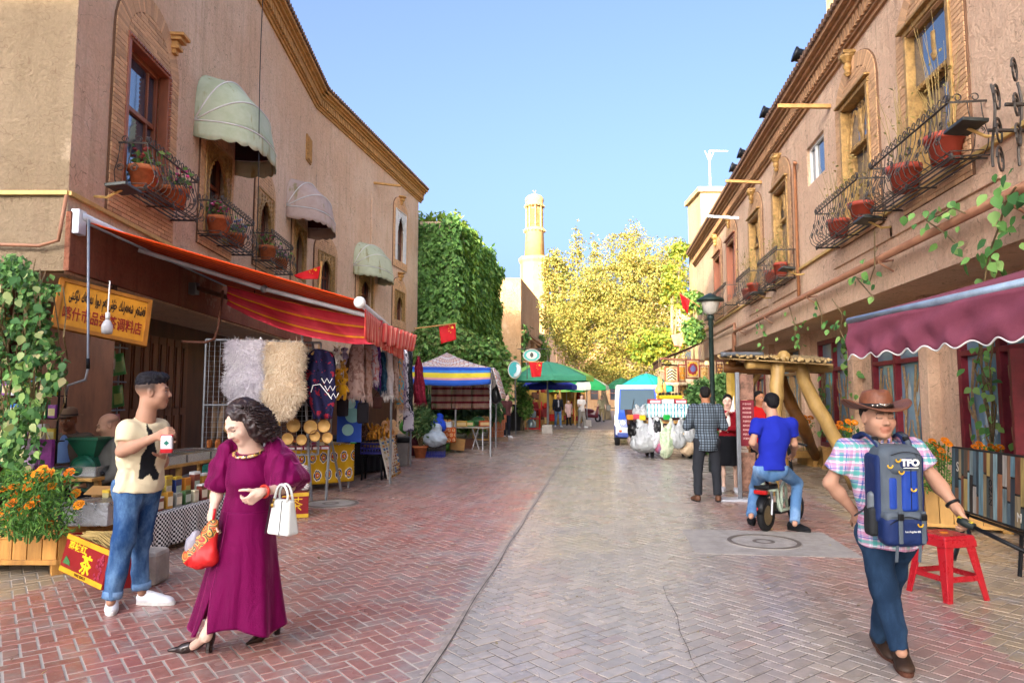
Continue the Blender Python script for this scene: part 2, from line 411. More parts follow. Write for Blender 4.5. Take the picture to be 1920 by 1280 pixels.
def leafcloud(name,P,N,size,pal,parent=None,var=.35,jit=.8,droop=.0,kind=None,asp=.62,wts=None):
 """Folded leaf faces at points P turned roughly to N; pal: list of hex greens."""
 P=np.asarray(P,float);n=len(P);N=np.asarray(N,float)+rs.normal(0,jit,(n,3));N/=np.linalg.norm(N,axis=1)[:,None]+1e-9
 A=np.cross(N,rs.normal(0,1,(n,3))+np.array([0,0,-droop])*0);
 if droop:A=np.array([0,0,-1.])*droop+rs.normal(0,.5,(n,3));A-=N*(A*N).sum(1)[:,None]
 A/=np.linalg.norm(A,axis=1)[:,None]+1e-9;B=np.cross(N,A)
 L=(size*(1+rs.uniform(-var,var,n)))[:,None];w=L*asp*.5
 V=np.stack([P,P+A*L*.45+B*w+N*L*.10,P+A*L,P+A*L*.45-B*w+N*L*.10],1).reshape(-1,3)
 F=np.arange(4*n).reshape(n,4)
 C=np.array([S(h) for h in pal]);c=C[rs.choice(len(C),n,p=wts)]*(1+rs.uniform(-.25,.25,(n,1)))
 o=npmesh(name,V,F,M_LEAF,parent,False,np.repeat(c,4,0))
 if kind:o['kind']=kind
 return o
LEAFME={}
def leaf_mesh(hexc):
 if hexc not in LEAFME:
  b=MB();b.col=S(hexc)
  o=[(0,0),(.28,.18),(.36,.42),(.22,.72),(0,1)]
  i=b.vs([(0,0,0),(0,.45,.03),(0,1,-.08)]);r=b.vs([(x,y,.10-.1*y) for x,y in o[1:4]]);l=b.vs([(-x,y,.10-.1*y) for x,y in o[1:4]])
  for q in((i,r,r+1,i+1),(i+1,r+1,r+2,i+2),(i,i+1,l+1,l),(i+1,i+2,l+2,l+1)):b.face(q)
  o=b.build('leaf',M_LEAF,smooth=True,link=False);LEAFME[hexc]=o.data;bpy.data.objects.remove(o)
 return LEAFME[hexc]
def leaf_objs(parent,pts,size,pal,toward,var=.3):
 for p in pts:
  n=Vector(toward)+Vector((R.gauss(0,.5),R.gauss(0,.5),R.gauss(0,.4)+.3));n.normalize()
  y=Vector((R.gauss(0,.6),R.gauss(0,.6),-1));y=(y-n*y.dot(n)).normalized();x=y.cross(n);s=size*(1+R.uniform(-var,var))
  m=Matrix.Identity(4);m.col[0][:3]=x*s;m.col[1][:3]=y*s;m.col[2][:3]=n*s;m.col[3][:3]=Vector(p)
  share('leaf',leaf_mesh(R.choice(pal)),parent,m)
# ================================================================== ground and paving
SEAM=-1.02
def pave_mat(kind):
 t=NT(kind);o=t.co('Object')
 if kind=='paving_brick':
  c=t.attr('Col');n1=t.noise(o,3.2,6,.7);n2=t.noise(o,45,4,.7)
  c=t.mix(t.ma('MULTIPLY',t.step(n1,.44,.68),.7),c,S('8f8984'));c=t.mix(t.ma('MULTIPLY',t.step(n2,.55,.75),.5),c,S('a39a90'))
  c=t.hsv(c,.5,1.,t.ma('MULTIPLY_ADD',t.noise(o,14,3,.6),.7,.65))
  t.set('Base Color',c)
  t.set('Roughness',t.ma('MULTIPLY_ADD',t.noise(o,1.1,4,.6),.36,.10));t.set('Specular IOR Level',.75)
  t.bump(t.ma('ADD',n2,t.ma('MULTIPLY',n1,1.2)),.2,.006)
 else:
  q=t.xyz(o);side=t.ma('ABSOLUTE',t.ma('SUBTRACT',q[0],.35))
  c=t.mix(t.step(side,1.28,1.4),S('4a4644'),S('a8a197'));c=t.mix(t.step(q[0],1.2,2.4),c,S('8a8078'));far=t.step(q[1],32,36)
  n=t.noise(o,9,5,.7);c=t.hsv(c,.5,1.,t.ma('MULTIPLY_ADD',n,.6,.7))
  bt=t.n.new('ShaderNodeTexBrick');t.l.new(t.mp(o,(1,1,1),(0,0,PI/4)),bt.inputs[0]);bt.inputs['Scale'].default_value=5;bt.inputs['Mortar Size'].default_value=.03
  bt.inputs[1].default_value=(*S('8d8078'),1);bt.inputs[2].default_value=(*S('9c9088'),1);bt.inputs[3].default_value=(*S('6d655f'),1)
  c=t.mix(far,c,bt.outputs[0]);t.set('Base Color',c);t.set('Roughness',.75);t.set('Specular IOR Level',.3);t.bump(n,.4,.01)
 return t.m
M_PAVE=pave_mat('paving_brick');M_GRD=pave_mat('mortar_ground')
b=MB();b.bx(-160,160,-60,700,-.5,-.004)
street=tag(b.build('street',M_GRD),kind='structure')
def redness(x,y):
 n=_n3(np.stack([x*.9,y*.45,x*0],1),4)
 left=np.clip((SEAM-x-.0)/.12,0,1)*np.clip(1.05-(y-5)/17,.22,.92);right=np.clip((x-1.15+.45*n)/.9,0,.9)*np.clip(1.1-(y-4)/11,0,1)
 return np.clip(np.maximum(left,right)*(1+.5*n),0,1)
def apron_x(y):return 2.52+.128*(y-4.75)+.02*np.sin(y*2.1)
W_=.098
ii,jj=np.meshgrid(np.arange(-480,480),np.arange(-480,480),indexing='ij');ii=ii.ravel();jj=jj.ravel();mm=(ii-jj)%4
sel=(mm==0)|(mm==3);ii=ii[sel];jj=jj[sel];hor=mm[sel]==0
a0=ii*W_;b0=jj*W_;lx=np.where(hor,2*W_,W_);ly=np.where(hor,W_,2*W_)
ca,cb=a0+lx/2,b0+ly/2;k=math.sqrt(.5);BX=(ca-cb)*k+.3;BY=(ca+cb)*k+16
keep=(BY>2.6)&(BY<35)&(BX>-7.2)&(BX<6.4)&(np.abs(BX-SEAM)>-1);d_=BX*math.sin(-YAW)+BY*math.cos(YAW);u_=(BX*math.cos(YAW)+BY*math.sin(YAW))/np.maximum(d_,.1)
keep&=(np.abs(u_)<.9)&(d_>2.2)
BX,BY,lx,ly,hor=BX[keep],BY[keep],lx[keep],ly[keep],hor[keep];nb=len(BX)
red=redness(BX,BY);gp=.0042+.0032*red*(BX<SEAM);hx=lx/2-gp;hy=ly/2-gp;ch=.0022
ap=(BX>apron_x(BY))|(BX<-4.6-.03*BY)
tone=rs.uniform(.86,1.14,nb)[:,None]
bc=np.array(S('9d9287'))[None]*(1-red[:,None])+np.array(S('95625a'))[None]*red[:,None]
odd=rs.rand(nb)<.05;bc[odd]*=np.array([1.0,.86,.84])
bc[ap]=np.array(S('9c8a70'));bc=bc*tone
tz=rs.normal(0,.0008,nb);sx_,sy_=rs.normal(0,.003,nb),rs.normal(0,.003,nb)
cv=[]
for(fx,fy,zz) in((-1,-1,-1),(1,-1,-1),(1,1,-1),(-1,1,-1),(-1,-1,0),(1,-1,0),(1,1,0),(-1,1,0),(-1,-1,1),(1,-1,1),(1,1,1),(-1,1,1)):
 x=fx*(hx-(ch if zz==1 else 0));y=fy*(hy-(ch if zz==1 else 0))
 z={-1:np.full(nb,-.03),0:tz-.005,1:tz}[zz]+(x*sx_+y*sy_ if zz>=0 else 0)
 cv.append(np.stack([x,y,z],1))
LV=np.stack(cv,1)
c45=np.array([[k,k,0],[-k,k,0],[0,0,1]]);GV=LV@c45+np.stack([BX,BY,0*BX],1)[:,None]
BF=np.array([(8,9,10,11),(4,5,9,8),(5,6,10,9),(6,7,11,10),(7,4,8,11),(0,1,5,4),(1,2,6,5),(2,3,7,6),(3,0,4,7)])
near=np.zeros(nb,bool);dd=np.hypot(BX-.2,BY);vis=(d_[keep]>2.9)&(np.abs(u_[keep])<.72)
near[np.argsort(np.where(vis,dd,1e9))[:300]]=True
far=np.where(~near)[0]
o=npmesh('paving_brick',GV[far].reshape(-1,3),(BF[None]+12*np.arange(len(far))[:,None,None]).reshape(-1,4),M_PAVE,street,False,np.repeat(bc[far],12,0));tag(o,kind='stuff')
for q in np.where(near)[0]:
 o=npmesh('brick',GV[q],BF,M_PAVE,street,False,np.repeat(bc[q][None],12,0))
M_JOINT=mat('joint_concrete','938880',rough=.8,var=.25,sc=9,bump=.3)
M_CONC=mat('grey_concrete','99928a',rough=.85,var=.2,sc=6,bump=.3)
M_CRACK=mat('dirty_joint','3c3835',rough=.95)
b=MB();b.bx(SEAM-.022,SEAM+.022,2.5,36,-.03,.0035);tag(b.build('joint_strip',M_JOINT),kind='structure')
b=MB();pts=[(SEAM+.01+.008*math.sin(y*3.1),y) for y in np.arange(2.6,34,.3)]
for p,q in zip(pts,pts[1:]):
 i=b.vs([(p[0]-.0035,p[1],.0055),(p[0]+.0035,p[1],.0055),(q[0]+.0035,q[1],.0055),(q[0]-.0035,q[1],.0055)]);b.face((i,i+1,i+2,i+3))
b.build('joint_crack',M_CRACK)['kind']='structure'
b=MB();pth=[gnd(x,y) for x,y in((1243,1098),(1250,1120),(1262,1140),(1270,1155),(1275,1185),(1290,1215),(1296,1235),(1312,1262),(1325,1279))]
for p,q in zip(pth,pth[1:]):
 w=R.uniform(.0008,.003);i=b.vs([(p.x-w,p.y,.0035),(p.x+w,p.y,.0035),(q.x+w,q.y,.0035),(q.x-w,q.y,.0035)]);b.face((i,i+1,i+2,i+3))
b.build('paving_crack',M_CRACK)['kind']='structure'
def manhole(px,py,r,label,square):
 p=gnd(px,py);t=thing('manhole_cover',label,'manhole cover',(p.x,p.y,.004))
 b=MB();b.lathe([(r,-.01),(r,.006),(r-.05,.006),(r-.055,.001),(r-.09,.001),(r-.1,.005),(.001,.006)],40);b.build('cover',M_CONC,t)
 b=MB();b.lathe([(r*.97,.0065),(r*.97,.010),(r*.86,.010),(r*.86,.0065)],40,cap=False);b.lathe([(r*.3,.0065),(r*.3,.009),(r*.2,.009),(r*.2,.0065)],30,cap=False);b.build('rim',mat('rusty_iron','6a6058',rough=.7,metal=.3),t)
 if square:
  b=MB();b.bx(p.x-square,p.x+square,p.y-square*.8,p.y+square*.8,-.03,.003);tag(b.build('concrete_patch',M_CONC),kind='structure')
manhole(1432,1016,.40,'round iron manhole cover set in the grey patch behind the scooter',.82)
manhole(620,944,.42,'round manhole cover flush in the paving by the yellow draped table',0)
P=np.array([(R.uniform(-4.5,4.5),R.uniform(3,18),.006) for i in range(150)]);tag(leafcloud('fallen_leaves',P,np.tile([0,0,1.],(150,1)),.035,['8a7a4a','6a5a38','a8985a','b5aea2'],None,jit=.25),kind='stuff')
# ================================================================== building helpers
def facade(b,w,s0,s1,z0,z1,ops,dep=.25):
 xs=sorted({s0,s1,*[x for o in ops for x in o[:2] if s0<x<s1]});zs=sorted({z0,z1,*[x for o in ops for x in o[2:4] if z0<x<z1]})
 for xa,xb in zip(xs,xs[1:]):
  for za,zb in zip(zs,zs[1:]):
   mx,mz=(xa+xb)/2,(za+zb)/2
   if any(o[0]<mx<o[1] and o[2]<mz<o[3] for o in ops):continue
   i=b.vs([w.P(xa,za),w.P(xb,za),w.P(xb,zb),w.P(xa,zb)]);b.face((i,i+1,i+2,i+3))
 for(xa,xb,za,zb) in[o[:4] for o in ops]:
  c=[(xa,za),(xb,za),(xb,zb),(xa,zb)]
  for p,q in zip(c,c[1:]+c[:1]):
   i=b.vs([w.P(*p),w.P(*q),w.P(*q,-dep),w.P(*p,-dep)]);b.face((i,i+3,i+2,i+1))
def cornice(par,w,s0,s1,z,dz=.55,out=.35,step=.13,mat1=None):
 m1=mat1 or M_CORN;b=MB();M=w.M(0,0)
 for(o,a,c) in((.05,-.34,-.26),(.10,-.26,-.22),(out*.55,0,.08),(out*.75,.08,.15),(out,.15,.24)):b.bx(s0,s1,-.02,o,z+a,z+c,M)
 b.build('cornice',m1,par)
 b=MB();n=int((s1-s0)/step)
 for i in range(n):x=s0+(i+.5)*(s1-s0)/n;b.bx(x-step*.28,x+step*.28,-.02,out*.45,z-.215,z-.003,M)
 tag(b.build('dentil',m1,par),kind='stuff')
 b=MB();n=int((s1-s0)/.16)
 for i in range(n):x=s0+(i+.5)*(s1-s0)/n;b.tube([(x,-.5,z+.36),(x,out+.06,z+.275)],.06,6,M)
 b.bx(s0,s1,-.55,out-.01,z+.243,z+.27,M)
 tag(b.build('roof_tile',M_ROOF,par),kind='stuff')
BRK=None
def brick_bits(par,items,w,single,name='brick'):
 """items: (s, z, length, height, angle) on the wall face; each a brick of its own when single."""
 if single:
  global BRK
  if BRK is None:
   b=MB();b.box(1,1,1);o=b.build('brick',M_BRICK,link=False);BRK=o.data;bpy.data.objects.remove(o)
  for(s,z,l,h,a) in items:share('brick',BRK,par,w.M(s,z,.012)@Matrix.Rotation(-a,4,'Y')@Matrix.Diagonal((l,.06+R.uniform(-.006,.006),h,1)))
 else:
  b=MB()
  for(s,z,l,h,a) in items:b.box(l,.06+R.uniform(-.006,.006),h,w.M(s,z,.012)@Matrix.Rotation(-a,4,'Y'))
  tag(b.build(name,M_BRICK,par),kind='stuff')
def surround(par,w,sa,sb,za,zb,bw=.24,arch=.75,below=.9,single=False,bl=.235,bh=.062):
 """Brick courses beside an opening, an arch of standing bricks above it and courses in the arch's field."""
 g=.009;it=[];z=za-below;n=0;cx=(sa+sb)/2;r0=(sb-sa)/2+bw*.15;r1=(sb-sa)/2+bw
 while z<zb+arch*1.2:
  zc=z+bh/2
  if zc<zb-.04:rows=[(sa-bw,sa),(sb,sb+bw)] if zc>za else[(sa-bw,sb+bw)]
  else:
   q=1-((zc-zb)/(arch*.85))**2;rows=[(cx-r0*math.sqrt(q),cx+r0*math.sqrt(q))] if q>0 else[]
   if zc<zb+.02:rows=[(sa-bw,sb+bw)]
  for(a,c) in rows:
   x=a;off=(n%2)*bl/2
   while x<c-.02:
    e=min(c,a+off+bl*(math.floor((x-a-off)/bl+1e-6)+1));
    if e-x>.03:it.append(((x+e)/2,zc,e-x-g,bh-g,0))
    x=e
  z+=bh;n+=1
 m=int(PI*(r0+r1)/2*1.15/(bh*1.05));H0=arch*.85;H1=arch*.85+bw*.8
 for i in range(m):
  t=PI*(i+.5)/m;p0=Vector((cx+r0*math.cos(t),zb+H0*math.sin(t)));p1=Vector((cx+r1*math.cos(t),zb+H1*math.sin(t)));d=p1-p0
  it.append(((p0.x+p1.x)/2,(p0.y+p1.y)/2,d.length-g,bh-g*.6,math.atan2(d.y,d.x)))
 brick_bits(par,it,w,single)
 b=MB();pr=[(sa-bw-.01,za-below),(sb+bw+.01,za-below),(sb+bw+.01,zb)]+[(cx+(r1+.01)*math.cos(PI*i/16),zb+(H1+.01)*math.sin(PI*i/16)) for i in range(1,16)]+[(sa-bw-.01,zb)]
 top=[p for p in pr[2:]];M=w.M(0,0)
 def slab(poly):b.prism([(x,z) for x,z in poly],0,1,M@Matrix(((1,0,0,0),(0,0,.028,0),(0,1,0,0),(0,0,0,1))))
 slab(top);slab([(sa-bw-.01,za-below),(sa,za-below),(sa,zb),(sa-bw-.01,zb)]);slab([(sb,za-below),(sb+bw+.01,za-below),(sb+bw+.01,zb),(sb,zb)])
 if below>0:slab([(sa,za-below),(sb,za-below),(sb,za),(sa,za)])
 b.build('mortar_bed',M_MORT,par)
 return it
def scroll(b,M,r,turns=1.4,tr=.0065,n=14):
 b.tube([(r*(1-.55*t)*math.cos(t*turns*2*PI),0,r*(1-.55*t)*math.sin(t*turns*2*PI)) for t in[i/n for i in range(n+1)]],tr,4,M)
def window(par,w,sa,sb,za,zb,style='wood',m=None,dep=.16,glass=None,split=.55,cross=True):
 m=m or M_WOOD;g=glass or M_GLASS;M=w.M(0,0);f=.07;W=sb-sa
 b=MB();
 for(x0,x1,z0,z1) in((sa,sa+f,za,zb),(sb-f,sb,za,zb),(sa+f,sb-f,zb-f,zb),(sa+f,sb-f,za,za+f)):b.bx(x0,x1,-dep-.06,-dep+.05,z0,z1,M)
 zt=za+(zb-za)*split
 b.bx(sa+f,sb-f,-dep-.05,-dep+.035,zt-.035,zt+.035,M)
 win=b.build('window',m,par,bev=.006)
 b=MB();xs=[sa+f,sb-f] if not cross else[sa+f,sa+W*.24,sb-W*.24,sb-f]
 b2=MB()
 for x in xs[1:-1]:b.bx(x-.02,x+.02,-dep-.04,-dep+.025,za+f,zt-.036,M);b.bx(x-.021,x+.021,-dep-.04,-dep+.025,zt+.036,zb-f,M)
 if cross:b.build('sash',m,win)
 for(z0,z1) in((za+f,zt-.035),(zt+.035,zb-f)):
  for x0,x1 in zip(xs,xs[1:]):
   b=MB();b.bx(x0+.002,x1-.002,-dep-.012,-dep-.004,z0,z1,M@Matrix.Rotation(R.uniform(-.006,.006),4,'Z'));b.build('pane',g,win)
 return win
def ogee(w2,h,n=7):
 """Half profile of a pointed lobed arch, from the springing to the tip."""
 P=[]
 for i in range(n+1):
  t=i/n;P.append((w2*math.cos(t*PI/2)**.75*(1-.10*math.sin(t*3*PI)**2),h*(.72*math.sin(t*PI/2)+.28*t**3)))
 return P
def carved_screen(par,w,sa,sb,za,zb,m=None,rim=.12,o=.02,th=.05,arch=.3):
 """A carved frame: a board with an ogee-headed opening, bead rows and scrolls."""
 m=m or M_GOLD;M=w.M((sa+sb)/2,za,o);W=(sb-sa)/2;H=zb-za;b=MB();iw=W-rim;zs=H*(1-arch)-rim
 half=[(iw,0)]+[(x,zs+z) for x,z in ogee(iw,H*arch)]
 for sg in(1,-1):
  i=b.vs([(sg*W,0,0),*[(sg*W,0,z) for x,z in half[1:]],(0,0,H)],M);j=b.vs([(sg*x,0,z) for x,z in half],M);n=len(half)
  k=b.vs([(sg*x,-th,z) for x,z in half],M)
  for q in range(n-1):
   f=(i+q,j+q,j+q+1,i+q+1);b.face(f[::-1] if sg<0 else f);f=(j+q,k+q,k+q+1,j+q+1);b.face(f[::-1] if sg<0 else f)
  c=b.vs([(sg*W,0,H)],M);f=(i+n-1,j+n-1,i+n,c);b.face(f[::-1] if sg<0 else f)
 pr=b.build('carved_frame',m,par)
 b=MB()
 for sg in(1,-1):
  z=.06
  while z<H-.06:
   xin=iw if z<zs else iw*max(.1,1-((z-zs)/(H*arch)));xm=sg*(W+xin)/2
   r=min(.055,(W-xin)*.42);scroll(b,M@TR(xm,.012,z,ry=R.uniform(0,6)),max(.02,r),1.3,.009,9)
   if W-xin>.2:scroll(b,M@TR(sg*(W-.06),.012,z+.05,ry=R.uniform(0,6)),.045,1.3,.009,9);scroll(b,M@TR(sg*(xin+.05),.012,z+.03),.04,1.2,.008,9)
   z+=.105
  b.tube([(sg*W,.015,0),(sg*W,.015,H)],.018,5,M);b.tube([(sg*x,.012,z) for x,z in half],.014,5,M)
 b.tube([(-W,.015,H),(W,.015,H)],.02,5,M)
 tag(b.build('scrollwork',m,pr),kind='stuff')
 return pr
def balcony(par,w,sa,sb,z0,h=.72,proj=.42,m=None,bell=.12,step=.13,deck=True):
 """A bellied iron balcony rail with a ring crest and rosettes, on two flat bars."""
 m=m or M_IRON;M=w.M(0,z0);b=MB()
 def path(o):return[(sa,-.02,o),(sa,proj,o),(sb,proj,o),(sb,-.02,o)]
 for z,r in((0,.012),(h,.015),(.06,.008)):b.tube(path(z),r,5,M)
 for z in(-.05,):
  for x in np.linspace(sa+.05,sb-.05,3):b.tube([(x,-.02,z+.03),(x,proj,z+.03)],.014,4,M)
  for y in np.linspace(.08,proj-.05,4):b.tube([(sa,y,z+.05),(sb,y,z+.05)],.012,4,M)
 rail=b.build('balcony_rail',m,par)
 b=MB();n=max(2,int((sb-sa)/step));cre=MB()
 def bar(px,py,nx,ny):b.tube([(px+nx*bell*q,py+ny*bell*q,z) for z,q in((0,0),(h*.12,.75),(h*.3,1),(h*.55,.45),(h*.8,.1),(h,0))],.0062,4,M)
 for i in range(n+1):
  x=sa+(sb-sa)*i/n;bar(x,proj,0,1)
  if i<n:
   xm=x+(sb-sa)/n/2;scroll(cre,M@TR(xm,proj,h+.06),.055,1.1,.007,12)
   if i%2==0:scroll(cre,M@TR(xm,proj+bell*.8,h*.33,rx=.2),.06,1.5,.007,12);scroll(cre,M@TR(xm,proj+bell*.5,h*.62,ry=2),.045,1.4,.007,12)
 for sx,nx in((sa,-1),(sb,1)):
  for y in(.06,proj*.5):bar(sx,y,nx,0)
  for y in(.12,.3):scroll(cre,M@TR(sx,y,h+.05,rz=PI/2),.05,1.1,.007,12);scroll(cre,M@TR(sx+nx*bell*.7,y,h*.4,rz=PI/2),.055,1.5,.007,12)
 for p in((sa,proj,h+.05),(sb,proj,h+.05),(sa,proj,0),(sb,proj,0),(sa,0,h+.04),((sa+sb)/2,proj,0)):
  cre.ball(.045,M@TR(*p),8,5,sc=(1,.4,1))
 tag(b.build('baluster',m,rail),kind='stuff');tag(cre.build('scrollwork',m,rail),kind='stuff')
 return rail
def flowerpot(w,s,z,o,r,label,m=None,plant='flowers',pal=('c04a78','d873a0','8e2f3f'),group='potted plants on the balconies',h=None):
 h=h or r*1.55;p=w.P(s,z,o) if w else Vector((s,z,o))
 t=thing('flower_pot',label,'flower pot',p,0,group);m=m or M_TERRA
 b=MB();b.lathe([(r*.62,0),(r*.7,0),(r*.93,h*.78),(r*1.06,h*.78),(r*1.1,h),(r*.98,h),(r*.9,h*.86),(.001,h*.86)],18);b.build('pot',m,t,True)
 if plant=='flowers':
  n=60;P=rs.normal(0,1,(n,3))*[r*.6,r*.6,r*.4]+[0,0,h+r*.5];leafcloud('foliage',P,P-[0,0,h-.2],.09,['4a6a34','5d7d3f','7c9650'],t)
  b=MB();
  for i in range(16):
   q=(R.gauss(0,r*.55),R.gauss(0,r*.55),h+r*.6+R.uniform(-.05,.22));b.col=S(R.choice(pal));b.ball(.032,TR(*q),6,4,sc=(1,1,.7))
  tag(b.build('blossom',mat('petal','ffffff',vc=True,rough=.7),t,True),kind='stuff')
  b=MB()
  for i in range(9):a=R.uniform(0,6.28);b.tube([(0,0,h*.85),(.5*r*math.cos(a),.5*r*math.sin(a),h+r*.8)],.006,4)
  b.build('stem',M_STEM,t)
 elif plant=='dry':
  b=MB()
  for i in range(15):
   a=R.uniform(0,6.28);k=R.uniform(.2,1.0);H=R.uniform(.5,1.5)*(1.1 if r>.2 else.8);b.tube([(.4*r*math.cos(a),.4*r*math.sin(a),h*.8),(r*k*math.cos(a)*1.1,r*k*math.sin(a)*1.1,h+H*.55),(r*2.1*k*math.cos(a+.3),r*2.1*k*math.sin(a+.3),h+H)],[.006,.005,.002],3)
  tag(b.build('dry_stalk',mat('dry_straw','9c8450',rough=.9,var=.3),t),kind='stuff')
  P=rs.normal(0,1,(50,3))*[r*.7,r*.7,.3]+[0,0,h+.4];leafcloud('foliage',P,P*0+[0,0,1],.07,['8d7b45','7a7a40','a08a52'],t)
 return t
# ================================================================== the long building along the left of the street
A_=at(128,361,8);B_=at(593,182,20.3);D_=at(785,365,30.3)
W1=Wall(A_,B_);W2=Wall(B_,D_);WS=Wall(A_-RT*7,A_);ZC=10.78
lb=thing('adobe_building','long tan plastered building with dome shaped window awnings and an ornate cornice','building',(0,0,0))
win_l={1:(1.17,2.4,4.5,6.62),2:(3.95,5.2,4.55,6.3),3:(6.95,8.1,4.75,6.3),4:(10.05,11.3,4.85,6.35)}
win_2={5:(.3,1.45,4.9,6.1),8:(3.45,4.75,4.85,6.0),6:(7.1,8.35,7.2,9.3),7:(7.1,8.3,4.75,5.95)}
b=MB();facade(b,W1,0,W1.L,3.07,ZC,list(win_l.values()));
facade(b,W2,0,W2.L,3.07,ZC,list(win_2.values()))
for w,L in((W1,W1.L),(W2,W2.L)):
 i=b.vs([w.P(0,3.07),w.P(L,3.07),w.P(L,3.07,-1.3),w.P(0,3.07,-1.3)]);b.face((i+3,i+2,i+1,i))
i=b.vs([A_*1,B_*1,D_*1,D_+Vector((-12,1.2,0)),A_+Vector((-14,0,0))]);
for q in range(5):b.v[i+q]=(b.v[i+q][0],b.v[i+q][1],ZC)
for p,q in((A_+Vector((-14,0,0)),D_+Vector((-12,1.2,0))),(WS.P(-7,0),A_+Vector((-14,0,0)))):j=b.vs([(p.x,p.y,0),(q.x,q.y,0),(q.x,q.y,ZC),(p.x,p.y,ZC)]);b.face((j,j+1,j+2,j+3))
b.face((i,i+1,i+2,i+3,i+4))
i=b.vs([W2.P(W2.L,0),W2.P(W2.L,0,-12),W2.P(W2.L,ZC,-12),W2.P(W2.L,ZC)]);b.face((i,i+1,i+2,i+3))
b.build('wall',M_PL,lb)
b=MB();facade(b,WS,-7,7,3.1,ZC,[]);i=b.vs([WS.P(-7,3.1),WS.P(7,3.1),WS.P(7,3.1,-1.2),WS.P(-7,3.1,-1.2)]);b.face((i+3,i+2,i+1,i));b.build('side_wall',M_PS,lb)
b=MB();b.bx(0,W1.L,-.02,.05,3.1,3.82,W1.M(0,0));b.build('fascia_board',M_PRED,lb,bev=.01)
b=MB();b.tube([WS.P(-7,4.03,.03),WS.P(7.02,4.03,.03)],.035,4);b.tube([W1.P(-.03,4.03,.03),W1.P(3.2,4.0,.03)],.035,4);b.build('yellow_strip',M_YSTRIP,lb)
b=MB();b.tube([WS.P(0,3.42,.08),WS.P(6.0,3.40,.08),WS.P(6.75,3.38,.08),WS.P(6.98,3.44,.1),WS.P(7.02,3.6,.13),WS.P(7.05,3.98,.1)],.022,6);b.build('pipe',M_PIPE,lb,True)
cornice(lb,W1,0,W1.L+.1,ZC);cornice(lb,W2,0,W2.L+.3,ZC);cornice(lb,WS,-7,7.3,ZC)
surround(lb,W1,*win_l[1],bw=.36,arch=.72,below=.5,single=True)
window(lb,W1,*win_l[1],split=.6)
b=MB();sa,sb,za,zb=win_l[1]
for(x0,x1,z0,z1) in((sa-.05,sb+.05,zb-.02,zb+.08),(sa-.05,sa+.03,za,zb-.021),(sb-.03,sb+.05,za,zb-.021)):b.bx(x0,x1,-.1,.06,z0,z1,W1.M(0,0))
b.build('window_casing',M_WOOD,lb,bev=.012)
b=MB()
for z in np.arange(za+.05,zb,.07):b.box(.03,.03,.045,W1.M(sb+.01,z,.07))
for s in np.arange(sa,sb,.07):b.box(.045,.03,.03,W1.M(s,zb+.03,.07))
tag(b.build('bead',M_WOOD,lb),kind='stuff')
b=MB()
for z,h,o,wd2 in((7.06,.07,.10,.12),(7.13,.05,.16,.17),(7.18,.08,.13,.14),(7.26,.06,.20,.22),(7.32,.05,.25,.27)):b.bx(2.5-wd2/2+.0,2.5+wd2/2,-.02,o,z,z+h-.003,W1.M(0,0))
b.build('corbel',M_CORN,lb)
for kk in(2,3,4):
 sa,sb,za,zb=win_l[kk];surround(lb,W1,sa,sb,za,zb,bw=.2,arch=.5 if kk==3 else.2,below=.25)
 carved_screen(lb,W1,sa,sb,za,zb,M_GOLD if kk>2 else M_GOLD,rim=.17,o=.04);window(lb,W1,sa,sb,za,zb,dep=.2,split=.62,cross=False)
for kk in(5,8,6,7):
 sa,sb,za,zb=win_2[kk];wm=M_WHITE if kk==6 else M_WOOD
 surround(lb,W2,sa,sb,za,zb,bw=.24,arch=.45,below=.3);carved_screen(lb,W2,sa,sb,za,zb,M_WHITE if kk==6 else M_GOLD,rim=.2,o=.04,arch=.35);window(lb,W2,sa,sb,za,zb,m=M_WOOD,dep=.2,split=.4)
b=MB();b.bx(11.2,11.75,-.01,.04,8.45,9.2,W1.M(0,0))
for i in range(5):b.bx(11.24,11.71,.04,.06,8.5+.135*i,8.57+.135*i,W1.M(0,0))
for i in range(4):b.bx(11.27+.115*i,11.31+.115*i,.062,.08,8.5,9.15,W1.M(0,0))
b.build('vent_plaque',M_CORN,lb)
for z in(6.55,9.75):
 b=MB();b.lathe([(.05,-.16),(.09,-.1),(.07,-.05),(.14,0),(.16,.06),(.1,.09),(.2,.14),(.2,.18)],10,W2.M(7.7,z,.06));b.build('corbel',M_CORN,lb)
b=MB();b.tube([W2.P(4.7,9.6,-.1),W2.P(5.6,9.7,.75)],.05,6);b.build('rain_spout',M_CORN,lb)
b=MB();b.tube([W2.P(4.55,9.2,.03),W2.P(4.55,3.2,.03)],.03,6);b.build('downpipe',M_PL,lb)
balcony(lb,W1,1.0,2.7,4.42,h=.62);balcony(lb,W1,3.75,5.5,4.45,h=.6);balcony(lb,W1,6.75,8.5,4.6,h=.6)
G=-1.15
b=MB();facade(b,W1,-1.2,W1.L+.5,0,3.07,[(.2,1.35,0,2.35),(1.62,3.2,.25,2.55)]);b.build('shop_wall',M_DWOOD,lb,M=Matrix.Translation(W1.n*G))
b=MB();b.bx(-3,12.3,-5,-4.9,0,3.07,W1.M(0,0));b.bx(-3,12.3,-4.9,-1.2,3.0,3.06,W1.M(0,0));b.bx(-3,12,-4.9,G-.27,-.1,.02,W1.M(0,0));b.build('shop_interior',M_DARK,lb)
b=MB();facade(b,W2,-1,W2.L,0,3.07,[(1,2.6,0,2.4),(5,7,0,2.4)]);b.build('shop_wall',M_DWOOD,lb,M=Matrix.Translation(W2.n*-.9))
b=MB();b.bx(-1,10,-3,-2.9,0,3.06,W2.M(0,0));b.build('shop_interior',M_DARK,lb)
